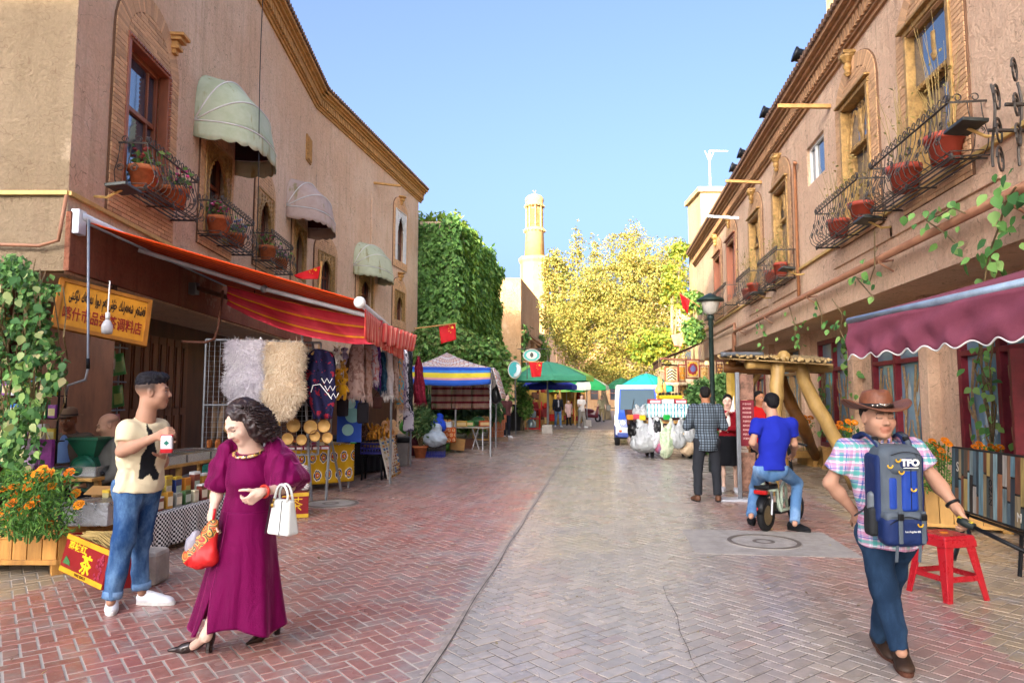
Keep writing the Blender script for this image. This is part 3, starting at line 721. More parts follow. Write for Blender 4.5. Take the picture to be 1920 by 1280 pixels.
b=MB();facade(b,WS,-7,7,0,3.1,[(4.9,5.8,0,2.3)]);b.build('shop_wall',M_DWOOD,lb,M=Matrix.Translation(WS.n*-1.1))
M_YW=mat('yellow_painted_wood','b3a24a',rough=.6,var=.2,st=(1,1,.3))
b=MB();
for(x0,x1,z0,z1) in((.08,.2,0,2.45),(1.35,1.5,0,2.45),(.08,1.5,2.45,2.62)):b.bx(x0,x1,G-.05,G+.08,z0,z1,W1.M(0,0))
b.build('door_frame',M_YW,lb,bev=.01)
b=MB();b.bx(1.51,1.62,G-.02,G+.12,0,2.7,W1.M(0,0));b.build('pillar',mat('pale_grey_paint','a7a59b',rough=.7),lb)
b=MB();b.bx(1.63,1.76,G-.02,G+.14,0,2.7,W1.M(0,0));b.build('door_post',mat('dark_green_paint','16331f',rough=.4),lb)
b=MB()
for i in range(9):x=3.3+i*.34;b.bx(x,x+.3,G+.01,G+.05,0,2.75,W1.M(0,0));b.bx(x+.05,x+.25,G+.05,G+.075,1.4,2.6,W1.M(0,0));b.bx(x+.05,x+.25,G+.05,G+.075,.2,1.25,W1.M(0,0))
b.build('door_panel',mat('brown_shutter','754a34',rough=.6,var=.3,st=(1,1,.2)),lb,bev=.006)
t=tag(MB().grid(lambda u,v:W1.P(.75+.6*u-.15*(1-v)*0,2.4*v,G-.25+.05*math.sin(u*26)),40,2).build('curtain',mat('dark_red_curtain','5c1420',rough=.9,var=.2),None,True),'dark red curtain hanging in the shop doorway behind the seated men','curtain')
def awn_mat(n,c,c2):
 t=NT(n);o=t.co('Object');s=t.noise(o,2.2,5,.65);
 c_=t.mix(t.step(s,.35,.65),S(c),S(c2));c_=t.mix(t.ma('MULTIPLY',t.step(t.noise(t.mp(o,(3,3,.6)),1.7,3),.56,.70),.8),c_,S('857a48'))
 t.set('Base Color',c_);t.set('Roughness',.85);t.bump(s,.25,.03);return t.m
def dome_awning(w,sa,sb,z0,proj,H,m,label,lining):
 t=thing('dome_awning',label,'awning',w.P((sa+sb)/2,z0,0),0,'dome shaped awnings over the windows');inv=t.matrix_basis.inverted() if False else Matrix.Translation(-w.P((sa+sb)/2,z0,0))
 W=(sb-sa)/2;M=inv@w.M((sa+sb)/2,z0)
 def pt(u,v,k=1.):
  th=u*PI;c=math.cos(th);r=math.sin(th)**.62 if 0<u<1 else 0;a=-W*math.copysign(abs(c)**.72,c)
  ph=v*PI/2*1.06-.05;sg=1-.045*abs(math.sin(v*3*PI))*r
  return(a*k,proj*r*math.cos(ph)*sg*k,H*r*math.sin(ph)*sg*k)
 b=MB();b.grid(pt,30,18,M);b.build('fabric',[m],t,True,solid=.008)
 def val(u,v):
  p=pt(u,0);dz=-.30*v*(1+.0*u)-(.045*abs(math.sin(u*11*PI)) if v>.9 else 0);q=1+.02*v
  return(p[0]*q,p[1]*q,p[2]+dz)
 b=MB();b.grid(lambda u,v:val(u,1-v),88,4,M);b.build('valance',m,t,True,solid=.006)
 for v in(0,.333,.667,1):
  b=MB();b.tube([pt(u/24,v,1.006 if v<1 else 1) for u in range(25)],.014,5,M);b.build('rib',M_WHITE if v<1 else m,t,True)
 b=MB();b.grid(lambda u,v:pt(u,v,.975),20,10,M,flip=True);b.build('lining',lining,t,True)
 return t
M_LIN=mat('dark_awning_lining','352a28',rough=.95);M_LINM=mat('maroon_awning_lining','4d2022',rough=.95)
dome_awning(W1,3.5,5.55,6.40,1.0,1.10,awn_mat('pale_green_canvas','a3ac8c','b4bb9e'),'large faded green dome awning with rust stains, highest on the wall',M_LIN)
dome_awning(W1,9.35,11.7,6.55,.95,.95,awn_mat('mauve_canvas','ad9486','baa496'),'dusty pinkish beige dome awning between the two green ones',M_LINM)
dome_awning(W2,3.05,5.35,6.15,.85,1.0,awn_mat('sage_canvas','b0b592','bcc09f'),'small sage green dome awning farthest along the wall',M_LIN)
for s,z,o,r,l,h in((1.35,4.5,.22,.2,'terracotta pot of dark red roses at the near end of the nearest balcony',('7d2c2c','9a4038','5f2426')),(2.3,4.5,.24,.2,'terracotta pot of pink flowers at the far end of the nearest balcony',('d0508a','b53a70','7a2030')),(4.2,4.52,.22,.22,'terracotta pot of pink blooms under the large green dome awning',('c24f7a','d984a5','a33a5e')),(5.15,4.52,.22,.17,'smaller pot beside the pink blooms under the large green awning',('4f6aa0','c2607a','d0d0d8')),(7.1,4.66,.24,.2,'pot of crimson flowers on the balcony above the orange awning',('a02848','c04060','802038')),(8.2,4.66,.24,.17,'pot of pale pink flowers next to the crimson ones above the orange awning',('c080a0','a05078','e0b0c0'))):
 flowerpot(W1,s,z,o,r,l,pal=h)
def floodlight(w,s,z,label,m=M_BLK):
 t=thing('floodlight',label,'floodlight',w.P(s,z,0),0,'floodlights along the walls');M=w.M(0,0);M.translation=(0,0,0)
 b=MB();b.box(.42,.26,.04,M@TR(0,.36,.02,rx=.12));b.box(.36,.2,.012,M@TR(0,.36,.048,rx=.12));b.build('lamp_head',mat('lamp_housing','3a3d3a',rough=.5,metal=.4),t,bev=.006)
 b=MB();b.tube([(0,0,-.09),(0,.16,-.1),(0,.34,0)],.018,5,M);b.build('bracket',M_YSTRIP,t)
floodlight(W1,.55,4.25,'dark floodlight on a bracket by the corner of the tan building')
t=thing('hanging_cable','thin dark cable hanging down the wall past the green dome awning','cable',W1.P(4.05,3.6,.9))
b=MB();b.tube([(W1.P(4.0,z,.95-.02*math.sin(z))-W1.P(4.05,3.6,.9)) for z in np.linspace(3.4,10.9,14)],.008,4);b.build('wire',M_BLK,t)
TL,TR_,BR,BL=at(122,527,8.15),at(287,580,8.9),at(264,645,8.65),at(97,622,7.95)
t=thing('shop_sign','tilted yellow shop board with black script over red characters','sign',(TL+BR)/2)
ex=((TR_-TL)+(BR-BL)).normalized();ez=((TL-BL)+(TR_-BR));ez=(ez-ex*ez.dot(ex)).normalized();en=ez.cross(ex);en=-en if en.y>0 else en
sw=(TR_-TL).length*.5+(BR-BL).length*.5;sh=(TL-BL).length*.5+(TR_-BR).length*.5
MS=Matrix.Identity(4);MS.col[0][:3]=ex;MS.col[1][:3]=ez;MS.col[2][:3]=en
b=MB();b.box(sw,sh,.04,MS);b.build('board',mat('yellow_sign_paint','b57a1e',rough=.6,var=.15),t)
b=MB()
for(x,y,a,c) in((0,sh/2,sw+.05,.05),(0,-sh/2,sw+.05,.05),(-sw/2,0,.05,sh-.05),(sw/2,0,.05,sh-.05)):b.box(a,c,.06,MS,(x,y,.01))
b.build('frame',mat('ochre_frame','8e5a1c',rough=.6),t)
M_INK=mat('black_sign_ink','141210',rough=.6);M_RINK=mat('red_sign_ink','7a1d14',rough=.6)
AR={'ق':'fed5fed6fed7fed8','ش':'feb5feb6feb7feb8','ھ':'fbaafbabfbacfbad','ل':'feddfedefedffee0','ى':'feeffef0fbe8fbe9','ك':'fed9fedafedbfedc','خ':'fea5fea6fea7fea8','ت':'fe95fe96fe97fe98','م':'fee1fee2fee3fee4','ن':'fee5fee6fee7fee8','ر':'feadfeae','ە':'06d5feea','ۇ':'fbd7fbd8','د':'fea9feaa','و':'feedfeee','ا':'fe8dfe8e'}
def joined(w):
 out=[]
 for i,c in enumerate(w):
  a=AR[c];dual=len(a)==16;pj=i>0 and len(AR[w[i-1]])==16;nj=dual and i<len(w)-1;k=(3 if nj else 1) if pj else(2 if nj else 0);out.append(chr(int(a[4*k:4*k+4],16)))
 return ''.join(out[::-1])
text_mesh('  '.join(joined(w) for w in 'قەشقەر شەھەرلىك خۇش تەم دورا دەرمەك دۇكىنى'.split()[::-1]),.19,MS@TR(.03,sh*.22,.024),M_INK,t,off=.003,fit=sw*.86)
text_mesh('喀什市品尝茶调料店',.185,MS@TR(0,-sh*.2,.024),M_RINK,t,off=.002,fit=sw*.88)
t=thing('hanging_bulb','white globe bulb hanging on its wire before the yellow shop sign','light bulb',at(201,610,7.85))
b=MB();b.lathe([(.02,-.1),(.055,-.095),(.062,-.05),(.06,0),(.035,.05),(.018,.07),(.018,.12)],14);b.build('bulb',mat('frosted_glass','c9c6c4',rough=.25,var=.05),t,True)
b=MB();b.tube([(0,0,.12),(0,.01,.52)],.008,4);b.build('wire',M_WHITE,t)
b=MB();b.lathe([(.022,.07),(.026,.1),(.024,.15)],10);b.build('socket',M_WHITE,t,True)
t=thing('crank_rod','thin grey awning crank rod hanging beside the shop doorway','crank rod',at(165,690,7.6))
b=MB();o=at(165,690,7.6);pts=[at(166,412,7.7),at(165,690,7.6),at(160,712,7.55),at(128,722,7.5),at(122,745,7.5)]
b.tube([p-o for p in pts],.014,8);b.build('rod',M_STEEL,t,True);b=MB();b.tube([at(122,745,7.5)-o,at(121,765,7.5)-o],.02,8);b.tube([at(165,672,7.61)-o,at(165,692,7.6)-o],.02,8);b.build('grip',M_BLK,t,True)
# ================================================================== the building along the right of the street
WR=Wall((4.3,32),(4.3,-6));WG=Wall((5.25,32),(5.25,-6));ZR=7.85
rb=thing('brick_trimmed_building','brown plastered building with gilded windows and iron flower balconies','building',(0,0,0))
wr={'A':(22.2,23.4,4.5,6.6),'B':(19.62,20.85,4.6,6.62),'C':(17.45,18.55,5.95,6.75),'D':(14.8,16.05,4.6,6.58),'E':(12.05,13.3,4.6,6.58),'F':(8.5,9.9,4.8,6.75),'G':(5.9,7.2,4.8,6.75)}
b=MB();facade(b,WR,.8,WR.L,3.22,ZR,list(wr.values()));i=b.vs([WR.P(.8,3.22),WR.P(WR.L,3.22),WR.P(WR.L,3.22,-1.2),WR.P(.8,3.22,-1.2)]);b.face((i+3,i+2,i+1,i))
i=b.vs([WR.P(.8,ZR),WR.P(WR.L,ZR),WR.P(WR.L,ZR,-9),WR.P(.8,ZR,-9)]);b.face((i,i+1,i+2,i+3));i=b.vs([WR.P(.8,0,-1),WR.P(.8,ZR,-1),WR.P(.8,ZR,-9),WR.P(.8,0,-9)]);b.face((i,i+1,i+2,i+3))
i=b.vs([WR.P(.8,3.22,0),WR.P(.8,ZR,0),WR.P(.8,ZR,-1),WR.P(.8,3.22,-1)]);b.face((i,i+1,i+2,i+3))
b.build('wall',M_PR,rb)
cornice(rb,WR,.5,WR.L,ZR,mat1=mat('cornice_brown','a47c58',rough=.85),step=.15)
for k,v in wr.items():
 sa,sb,za,zb=v
 if k=='C':
  b=MB();M=WR.M(0,0)
  for(x0,x1,z0,z1) in((sa,sb,za,za+.06),(sa,sb,zb-.06,zb),(sa,sa+.06,za+.06,zb-.06),(sb-.06,sb,za+.06,zb-.06),(sa+.34,sa+.4,za+.06,zb-.06)):b.bx(x0,x1,-.14,-.06,z0,z1,M)
  q=b.build('window',M_WHITE,rb);b=MB();b.bx(sa+.06,sa+.34,-.11,-.1,za+.06,zb-.06,M);b.build('pane',M_GLASS,q);b=MB();b.bx(sa+.4,sb-.06,-.11,-.1,za+.06,zb-.06,M);b.build('pane',M_GLASS,q);continue
 surround(rb,WR,sa,sb,za,zb,bw=.3 if k in 'AB' else.26,arch=.55,below=.35,single=(k in 'AB'))
 red_=k in 'FG';wm=M_WOOD if red_ else M_GOLD
 window(rb,WR,sa,sb,za,zb,m=wm,dep=.17,glass=M_GLASS if red_ else M_GLASS,split=.62,cross=red_)
 b=MB();M=WR.M(0,0)
 for(x0,x1,z0,z1) in((sa-.04,sb+.04,zb-.01,zb+.07),(sa-.02,sa+.06,za,zb-.011),(sb-.06,sb+.02,za,zb-.011)):b.bx(x0,x1,-.15,.07,z0,z1,M)
 b.bx(sa-.1,sb+.1,-.02,.13,zb+.071,zb+.11,M);b.build('window_casing',wm if not red_ else M_WOOD,rb,bev=.01)
 if not red_:
  z1=zb-.08;z0=za+(zb-za)*.62;W=(sb-sa)/2-.07;cx=(sa+sb)/2;H=z1-z0;b=MB()
  for sg in(-1,1):
   for side in(-1,1):
    pl=[(side*x,z) for x,z in ogee(W/2-.02,H*.86,8)]
    b.tube([(cx+sg*W/2+x,-.08,z0+.05+z) for x,z in pl],.03,6,M)
    for q in range(4):scroll(b,M@TR(cx+sg*W/2+side*(W/2-.07),-.07,z1-.05-.09*q,ry=q),.05,1.3,.012,8)
  b.build('carved_arch',M_GOLD,rb)
  b=MB();b.lathe([(.012,-.12),(.03,-.06),(.015,-.02),(.05,.02),(.075,.1),(.05,.14),(.06,.2),(.06,.4)],10,M@TR(cx,-.08,z0+.16));b.build('pendant',M_GOLD,rb,True)
  b=MB()
  for x in np.arange(sa+.1,sb-.1,.08):b.bx(x,x+.045,-.12,-.04,z0-.02,z0+.04,M)
  tag(b.build('bead',M_GOLD,rb),kind='stuff')
 b=MB();zt=zb+.62;b.lathe([(.03,-.22),(.06,-.17),(.04,-.13),(.07,-.06),(.055,0),(.10,.06),(.13,.1),(.13,.14)],10,WR.M((sa+sb)/2-.05,zt,.10));b.box(.26,.2,.05,WR.M((sa+sb)/2-.05,zt+.17,.1));b.build('corbel',M_GOLD if k!='A' else M_CORN,rb)
for(sa,sb,z0) in((21.75,24.0,4.28),(19.2,21.25,4.3),(14.55,16.4,4.25),(11.8,13.6,4.3),(5.7,10.1,4.5)):balcony(rb,WR,sa,sb,z0,h=.62,proj=.4)
b=MB();b.tube([WR.P(.9,4.36,.03),WR.P(25.5,4.36,.03),WR.P(25.6,4.45,.03),WR.P(27,4.5,.03)],.035,4);b.build('yellow_strip',M_YSTRIP,rb)
for sa,sb in((21.4,24.2),(18.9,21.5),(14.3,16.6),(11.6,13.8)):
 b=MB();b.bx(sa,sb,-.01,.035,3.95,4.14,WR.M(0,0));b.build('panel',M_PR,rb,bev=.01)
b=MB();b.tube([WR.P(9.9,3.02,.16),WR.P(9.9,3.6,.16),WR.P(10.2,3.66,.16),WR.P(29,3.66,.16)],.055,8);b.tube([WR.P(3,3.9,.14),WR.P(10.0,3.9,.14),WR.P(10.0,3.2,.14)],.045,8);b.build('gutter_pipe',M_PIPE,rb,True)
for s in(11,14.2,17.8,21.4,24.6):b=MB();b.tube([WR.P(s,3.45,0),WR.P(s,3.58,.2),WR.P(s,3.66,.2)],.016,4);b.tube([WR.P(s,3.62,0),WR.P(s,3.59,.2)],.016,4);b.build('bracket',M_PIPE,rb)
b=MB();b.tube([WR.P(17.0,6.62,.1),WR.P(16.85,6.7,.08),WR.P(16.75,6.6,.06),WR.P(16.75,3.7,.06)],.035,7);b.build('drain_pipe',mat('orange_pipe','a5704c',rough=.5),rb,True)
for s,z in((19.0,7.15),(13.5,7.45),(10.4,7.3)):b=MB();b.tube([WR.P(s,z-.15,-.1),WR.P(s-.2,z,.9)],.05,4);b.build('rain_spout',M_CORN if s!=10.4 else M_STEEL,rb)
b=MB();facade(b,WG,.8,WG.L,0,3.22,[(s,s+2.1,.45,2.95) for s in(3,7,11,14.6,17.9,21.15,24.4)]);b.build('shop_wall',M_PR,rb)
M_SHUT=mat('grey_green_shutter','5f7e80',rough=.55,var=.2,sc=3);M_SHUTF=mat('brown_branch_iron','8c7350',rough=.7,var=.3,sc=15)
for n,s in enumerate((3,7,11,14.6,17.9,21.15,24.4)):
 M=WG.M(s,0);b=MB();fm=M_REDW if n%2==1 or n==4 else mat('ochre_wood','8a6a44',rough=.6,var=.2)
 for x0,x1,z0,z1 in((0,.1,.45,2.95),(2.0,2.1,.45,2.95),(1.0,1.1,.55,2.85),(.1,2.0,.45,.55),(.1,2.0,2.85,2.95),(.1,1.0,2.2,2.28),(1.1,2.0,2.2,2.28)):b.bx(x0,x1,-.12,.03,z0,z1,M)
 q=b.build('window',fm,rb,bev=.008);b=MB();b.bx(.1,1.0,-.08,-.07,.55,2.85,M);b.build('pane',M_GLASSL,q);b=MB();b.bx(1.1,2.0,-.08,-.07,.55,2.85,M);b.build('pane',M_GLASSL,q)
 b=MB()
 for x in(.32,.72,1.35,1.75):
  b.tube([(x+.05*math.sin(z*5+x*9),-.02,z) for z in np.linspace(.6,2.15,9)],.02,5,M)
  for z in(.9,1.3,1.7):sg=R.choice((-1,1));b.tube([(x+.04*sg,-.02,z),(x+.12*sg,-.01,z+.14),(x+.17*sg,-.02,z+.32)],[.016,.014,.006],4,M)
 b.build('branch_grille',M_SHUTF,q)
for s in(2.6,6.3,10.2,13.8,17.2,20.4,23.7):b=MB();b.bx(s-.15,s+.15,-.05,.18,0,3.22,WG.M(0,0));b.build('pier',M_PR,rb,bev=.02)
for s,o,r,l in((23.5,.22,.25,'largest red brown pot on the nearest iron balcony, end by the lamp'),(22.4,.22,.25,'second red brown pot on the nearest iron balcony, with dry stalks')):flowerpot(WR,s,4.36,o,r*.82,l,M_REDPOT,'dry',group='red brown pots on the right balconies',h=.34)
for s,o,r,l in((20.8,.2,.22,'near pot of dead stalks on the balcony below the open window'),(19.75,.2,.22,'far pot of dead stalks on the balcony below the open window'),(15.9,.2,.2,'taller dry plant in a pot beside the orange drain pipe'),(14.95,.2,.18,'low pot at the far end of the balcony past the drain pipe'),(13.1,.2,.2,'pot with a leggy plant on the third iron balcony'),(12.2,.2,.17,'small pot in the corner of the third iron balcony')):flowerpot(WR,s,4.36,o,r*.82,l,M_REDPOT,'dry',group='red brown pots on the right balconies',h=.3)
floodlight(WR,24.25,4.5,'dark floodlight at the end of the yellow strip above the maroon awning');floodlight(WR,21.45,4.2,'floodlight fixed between the two nearest right balconies');floodlight(WR,17.0,4.3,'small floodlight beside the orange drain pipe');floodlight(WR,14.2,4.2,'floodlight below the pot with the low plant')
def roof_lamp(s,label):
 t=thing('roof_spotlight',label,'spotlight',WR.P(s,ZR+.3,.2),0,'spotlights on the right roof edge');M=WR.M(0,0);M.translation=(0,0,0)
 b=MB();b.tube([(0,0,0),(0,.02,.14)],.03,6,M);b.box(.2,.1,.04,M@TR(0,.02,.0));b.build('bracket',M_BLK,t)
 b=MB();b.lathe([(.07,-.16),(.12,-.14),(.13,.1),(.15,.12),(.15,.16),(.001,.15)],12,M@TR(0,.05,.26,rx=-1.25));b.build('lamp_head',M_BLK,t,True)
for s,l in((18.2,'first black spotlight on the roof edge from the frame top'),(15.4,'black spotlight on the roof edge, second along'),(12.6,'black spotlight on the roof edge above the drain pipe'),(11.4,'smaller dark spotlight on the roof edge by the rain spout')):roof_lamp(s,l)
t=thing('iron_lamp_bracket','scrolled iron wall bracket on the wall by the yellow strip','wall bracket',WR.P(24.95,4.3,0));M=WR.M(0,0);M.translation=(0,0,0);b=MB()
for y in(.05,.3):b.tube([(-.3+.05*math.sin(z*6),y,z) for z in np.linspace(-.35,.5,10)],.014,5,M)
for z in(-.3,0,.35):scroll(b,M@TR(-.3,.25,z,rz=.7),.15,1.5,.012,16);scroll(b,M@TR(.1,.3,z+.1,rz=.7),.13,1.5,.012,16)
b.build('scrollwork',M_IRON,t);b=MB();b.tube([(-.3,0,0),(-.3,.35,.02)],.02,5,M);b.tube([(.1,0,.1),(.1,.4,.12)],.02,5,M);b.build('arm',M_IRON,t)
# ================================================================== creeper covered building, minaret, the farther houses
def ogrn(px,py,d):return at(px,py,d)
I0,I1=at(772,700,31),at(852,700,31);I2=at(926,700,42.5)
WI=Wall(I0-RT*4,I1);WI2=Wall(I1,I2);ZI=9.7
ib=thing('creeper_covered_building','tall building wholly covered in green creeper past the tan facade','building',(0,0,0))
b=MB();facade(b,WI,0,WI.L,0,ZI,[]);facade(b,WI2,0,WI2.L,0,ZI,[]);q=WI.P(0,ZI,-14);i=b.vs([WI.P(0,ZI),WI.P(WI.L,ZI),WI2.P(WI2.L,ZI),q]);b.face((i,i+1,i+2,i+3));b.build('wall',M_PL,ib)
def creeper(w,L,z0,z1,n,size,pal,parent,name='creeper',hole=None,depth=.4):
 s=rs.uniform(-.2,L+.2,n);z=z0+(z1-z0+.9*min(1,depth)*_n3(np.stack([s*.8,s*0,s*0],1),7))*rs.uniform(0,1.0,n);q=_n3(np.stack([s*.5,z*.35,s*0],1),9)*.5+_n3(np.stack([s*1.6,z*1.1,s*0],1),3)*.5
 o=.05+depth*1.9*np.clip(.42+q*1.1,0,1)*rs.uniform(.35,1,n)
 keep=np.ones(n,bool)
 if hole:keep=~hole(s,z)
 s,z,o=s[keep],z[keep],o[keep]
 P=np.array(w.p0)[None]+np.array(w.t)[None]*s[:,None]+np.array(w.n)[None]*o[:,None];P[:,2]=z
 return leafcloud(name,P,np.tile(np.array(w.n)+[0,0,.45],(len(P),1)),size,pal,parent,jit=.45,droop=1.2)
GRN=['557a3c','659046','749e50','88ac5e','486c36']
creeper(WI,WI.L,0,ZI+.1,15000,.27,GRN,ib,hole=lambda s,z:(s<WI.L-2.0)&(z>6.2)&(_n3(np.stack([s,z*.6,s*0],1),21)>.0))
creeper(WI2,WI2.L,0,ZI+.1,30000,.27,GRN+['6f8f3c','7c9840'],ib)
n=3500;u,v=rs.rand(n),rs.rand(n);P=np.array(WI.P(WI.L-3.2,ZI+.15))[None]+np.outer(u,np.array(WI.t)*3.4)+np.outer(v,np.array(WI2.t)*12);P[:,2]+=rs.uniform(-.1,.35,n);leafcloud('creeper',P,np.tile([0,0,1.],(n,1)),.27,['6f8f3c','7c9840','8aa048'],ib)
T0=at(915,700,50);T1=at(977,700,50);T2=at(1012,700,62)
WT=Wall(T0-RT*2,T1);WT2=Wall(T1,T2);ZT=10.4
tb=thing('sandy_house','sandy house with a plain gable wall and white framed windows on its street side','house',(0,0,0))
b=MB();tw=[(2.0,3.6,2.6,5.2),(5.6,7.0,2.6,5.2)];facade(b,WT,0,WT.L,0,ZT,[]);facade(b,WT2,0,WT2.L,0,ZT-.5,tw);i=b.vs([WT.P(0,ZT),WT.P(WT.L,ZT),WT2.P(WT2.L,ZT),WT.P(0,ZT,-12)]);b.face((i,i+1,i+2,i+3));i=b.vs([WT2.P(0,ZT-.5),WT2.P(WT2.L,ZT-.5),WT2.P(WT2.L,ZT),WT2.P(0,ZT)]);b.face((i,i+1,i+2,i+3));b.build('wall',M_FAR,tb)
for v in tw:window(tb,WT2,*v,m=M_WHITE,dep=.1);bb=MB();bb.bx(v[0]-.15,v[1]+.15,0,.12,v[3],v[3]+.5,WT2.M(0,0));bb.build('window_hood',M_FAR,tb)
b=MB();b.bx(-.1,WT2.L,-.02,.4,6.3,6.55,WT2.M(0,0));b.bx(-.1,WT2.L,-.02,.25,6.1,6.299,WT2.M(0,0));b.build('cornice',M_FAR,tb)
for s in(2.8,6.2):b=MB();b.lathe([(.1,-.3),(.2,0),(.3,.2)],8,WT2.M(s,5.85,.1));b.build('corbel',M_FAR,tb)
creeper(WT2,.9,0,7.2,900,.3,GRN,tb,depth=.3);P_=WT2.L-1.2
b_=Wall(WT2.P(P_,0),WT2.P(WT2.L,0));creeper(b_,b_.L,0,7.5,1500,.3,GRN+['8aa048'],tb,depth=.4)
E0=at(1012,700,63);E1=at(1076,700,80);WE=Wall(E0,E1)
eb=thing('ochre_house','ochre house with dark windows, farthest on the left behind the trees','house',(0,0,0));ew=[(3.4+4.2*i,4.8+4.2*i,z,z+1.9) for i in range(4) for z in(1.2,4.2)]
b=MB();facade(b,WE,0,WE.L,0,7.6,ew);i=b.vs([WE.P(0,7.6),WE.P(WE.L,7.6),WE.P(WE.L,7.6,-8),WE.P(0,7.6,-8)]);b.face((i,i+1,i+2,i+3));b.build('wall',M_PL,eb)
for v in ew:window(eb,WE,*v,m=M_WOOD,dep=.12,cross=False)
creeper(Wall(WE.P(0,0),WE.P(2.2,0)),2.2,0,6.5,1200,.32,GRN+['8aa048'],eb,depth=.4)
mn=at(1003,700,76);t=thing('minaret','slender pale minaret with a small dome rising behind the sandy house','minaret',(mn.x,mn.y,0));t.scale=(1.2,1.2,1);d2z=lambda py:at(1003,py,76).z
M_MIN=mat('pale_minaret_brick','bb9a66',rough=.9,var=.12,sc=2,bump=.3,bsc=6);r=.86
b=MB();b.lathe([(1.35,0),(1.35,d2z(495)),(1.5,d2z(490)),(1.5,d2z(484)),(.95,d2z(481))],8);b.build('base',M_MIN,t)
b=MB();b.lathe([(.95,d2z(481)),(r,d2z(436)),(.98,d2z(434)),(.98,d2z(430)),(.8,d2z(428))],20);b.build('shaft',M_MIN,t,True)
b=MB();zz0,zz1=d2z(428),d2z(388)
b.lathe([(.62,zz0),(.62,zz1)],16);
b.build('lantern',M_MIN,t,True);b=MB()
for i in range(8):a=2*PI*i/8+.2;b.tube([(.74*math.cos(a),.74*math.sin(a),zz0),(.74*math.cos(a),.74*math.sin(a),zz1)],.10,6)
b.build('colonette',M_MIN,t);b=MB()
for i in range(8):a=2*PI*(i+.5)/8+.2;b.box(.03,.3,(zz1-zz0)*.7,TR(.64*math.cos(a),.64*math.sin(a),(zz0+zz1)/2,rz=a))
b.build('slit_window',mat('shadowed_lattice','8a6a40',rough=.9),t)  # slit panels in a darker brown than the brick
for z in(d2z(386),d2z(432),d2z(484)):
 b=MB();n=18;rr=1.0 if z<d2z(400) else.92
 for i in range(n):a=2*PI*i/n;b.box(.12,.1,.2,TR(rr*math.cos(a),rr*math.sin(a),z-.1,rz=a))
 tag(b.build('dentil',M_MIN,t),kind='stuff')
b=MB();z0=d2z(388);b.lathe([(.9,z0),(.95,z0+.12),(.82,z0+.2),(.86,z0+.5),(.9,z0+.7),(.86,z0+.95),(.7,z0+1.2),(.4,z0+1.36),(.08,z0+1.45),(.03,z0+1.7)],20);b.build('dome',M_MIN,t,True)
b=MB();b.ball(.06,TR(0,0,z0+1.7));b.tube([(.14*math.sin(a),0,z0+1.86-.14*math.cos(a)) for a in np.linspace(-2.2,2.2,9)],.02,5);b.build('crescent',M_GOLD,t)
def boxhouse(name,label,px0,px1,d0,d1,h,m,wins=True):
 p0,p1=at(px0,745,d0),at(px1,745,d0);w=Wall(p0,p1);t=thing(name,label,'house',(0,0,0));b=MB();dp=d1-d0
 ws=[(s,s+1.0,z,z+1.5) for s in np.arange(1,w.L-1.4,2.4) for z in np.arange(1.3,h-2,3.1)] if wins else[]
 facade(b,w,0,w.L,0,h,ws);bk=w.n*-dp
 for(p,q) in((w.P(0,0)+bk,w.P(0,0)),(w.P(w.L,0),w.P(w.L,0)+bk),(w.P(w.L,0)+bk,w.P(0,0)+bk)):i=b.vs([p,q,q+UP*h,p+UP*h]);b.face((i,i+1,i+2,i+3))
 i=b.vs([w.P(0,h),w.P(w.L,h),w.P(w.L,h)+bk,w.P(0,h)+bk]);b.face((i,i+1,i+2,i+3));b.build('wall',m,t)
 b=MB();b.bx(-.15,w.L+.15,-dp-.15,.15,h,h+.25,w.M(0,0));b.build('parapet',m,t)
 for v in ws:window(t,w,*v,m=M_WOOD,dep=.12,cross=False)
 return t,w
boxhouse('cream_house','tall cream house whose sunlit end wall rises above the brown building',1322,1500,34,36.5,12.0,M_CREAM,False)
boxhouse('pale_house','pale sunlit house behind the crown at the far end of the street',1215,1330,62,72,10.5,M_CREAM)
boxhouse('sunlit_house','sunlit sandy house closing the street behind the tree trunks',1055,1230,84,94,8.0,M_FAR)
boxhouse('yellow_block','yellow block standing behind the roof edge at the top of the frame',1640,1760,30,33,30,mat('yellow_render','c0a878',rough=.9),False)
p=at(1330,283,36);t=thing('roof_antenna','white antenna mast with a cross arm on the cream house roof','antenna',(p.x,p.y,12.85));b=MB();zt=p.z-12.85;b.tube([(0,0,0),(0,0,zt)],.05,6);b.build('mast',M_WHITE,t);b=MB();b.tube([(0,0,zt),(1.0,.2,zt)],.04,5);b.tube([(0,0,zt-.6),(.25,.05,zt)],.025,5);b.tube([(0,0,zt-.6),(-.25,-.05,zt)],.025,5);b.build('cross_arm',M_WHITE,t)
t=thing('town_house','stepped brown town house standing behind the viewer at the lane end','house',(0,0,0))  # added out-of-view block; its stepped heights shape the sun's shade on the street
for(x0,x1,h) in((-30,-18.3,19.5),(-18.3,-14.4,18.2),(-14.4,-4,25)):
 b=MB();b.bx(x0,x1,-46,-40,0,h);b.build('wall',M_FAR,t);b=MB();b.bx(x0,x1-.01,-46.2,-39.8,h-.3,h+.05);b.build('parapet',M_FAR,t)
 for s in np.arange(x0+1,x1-1.2,2.6):
  for z in np.arange(3,h-2,3.4):b=MB();b.bx(s,s+1.1,-40.04,-39.96,z,z+1.7);b.build('window',M_GLASS,t)
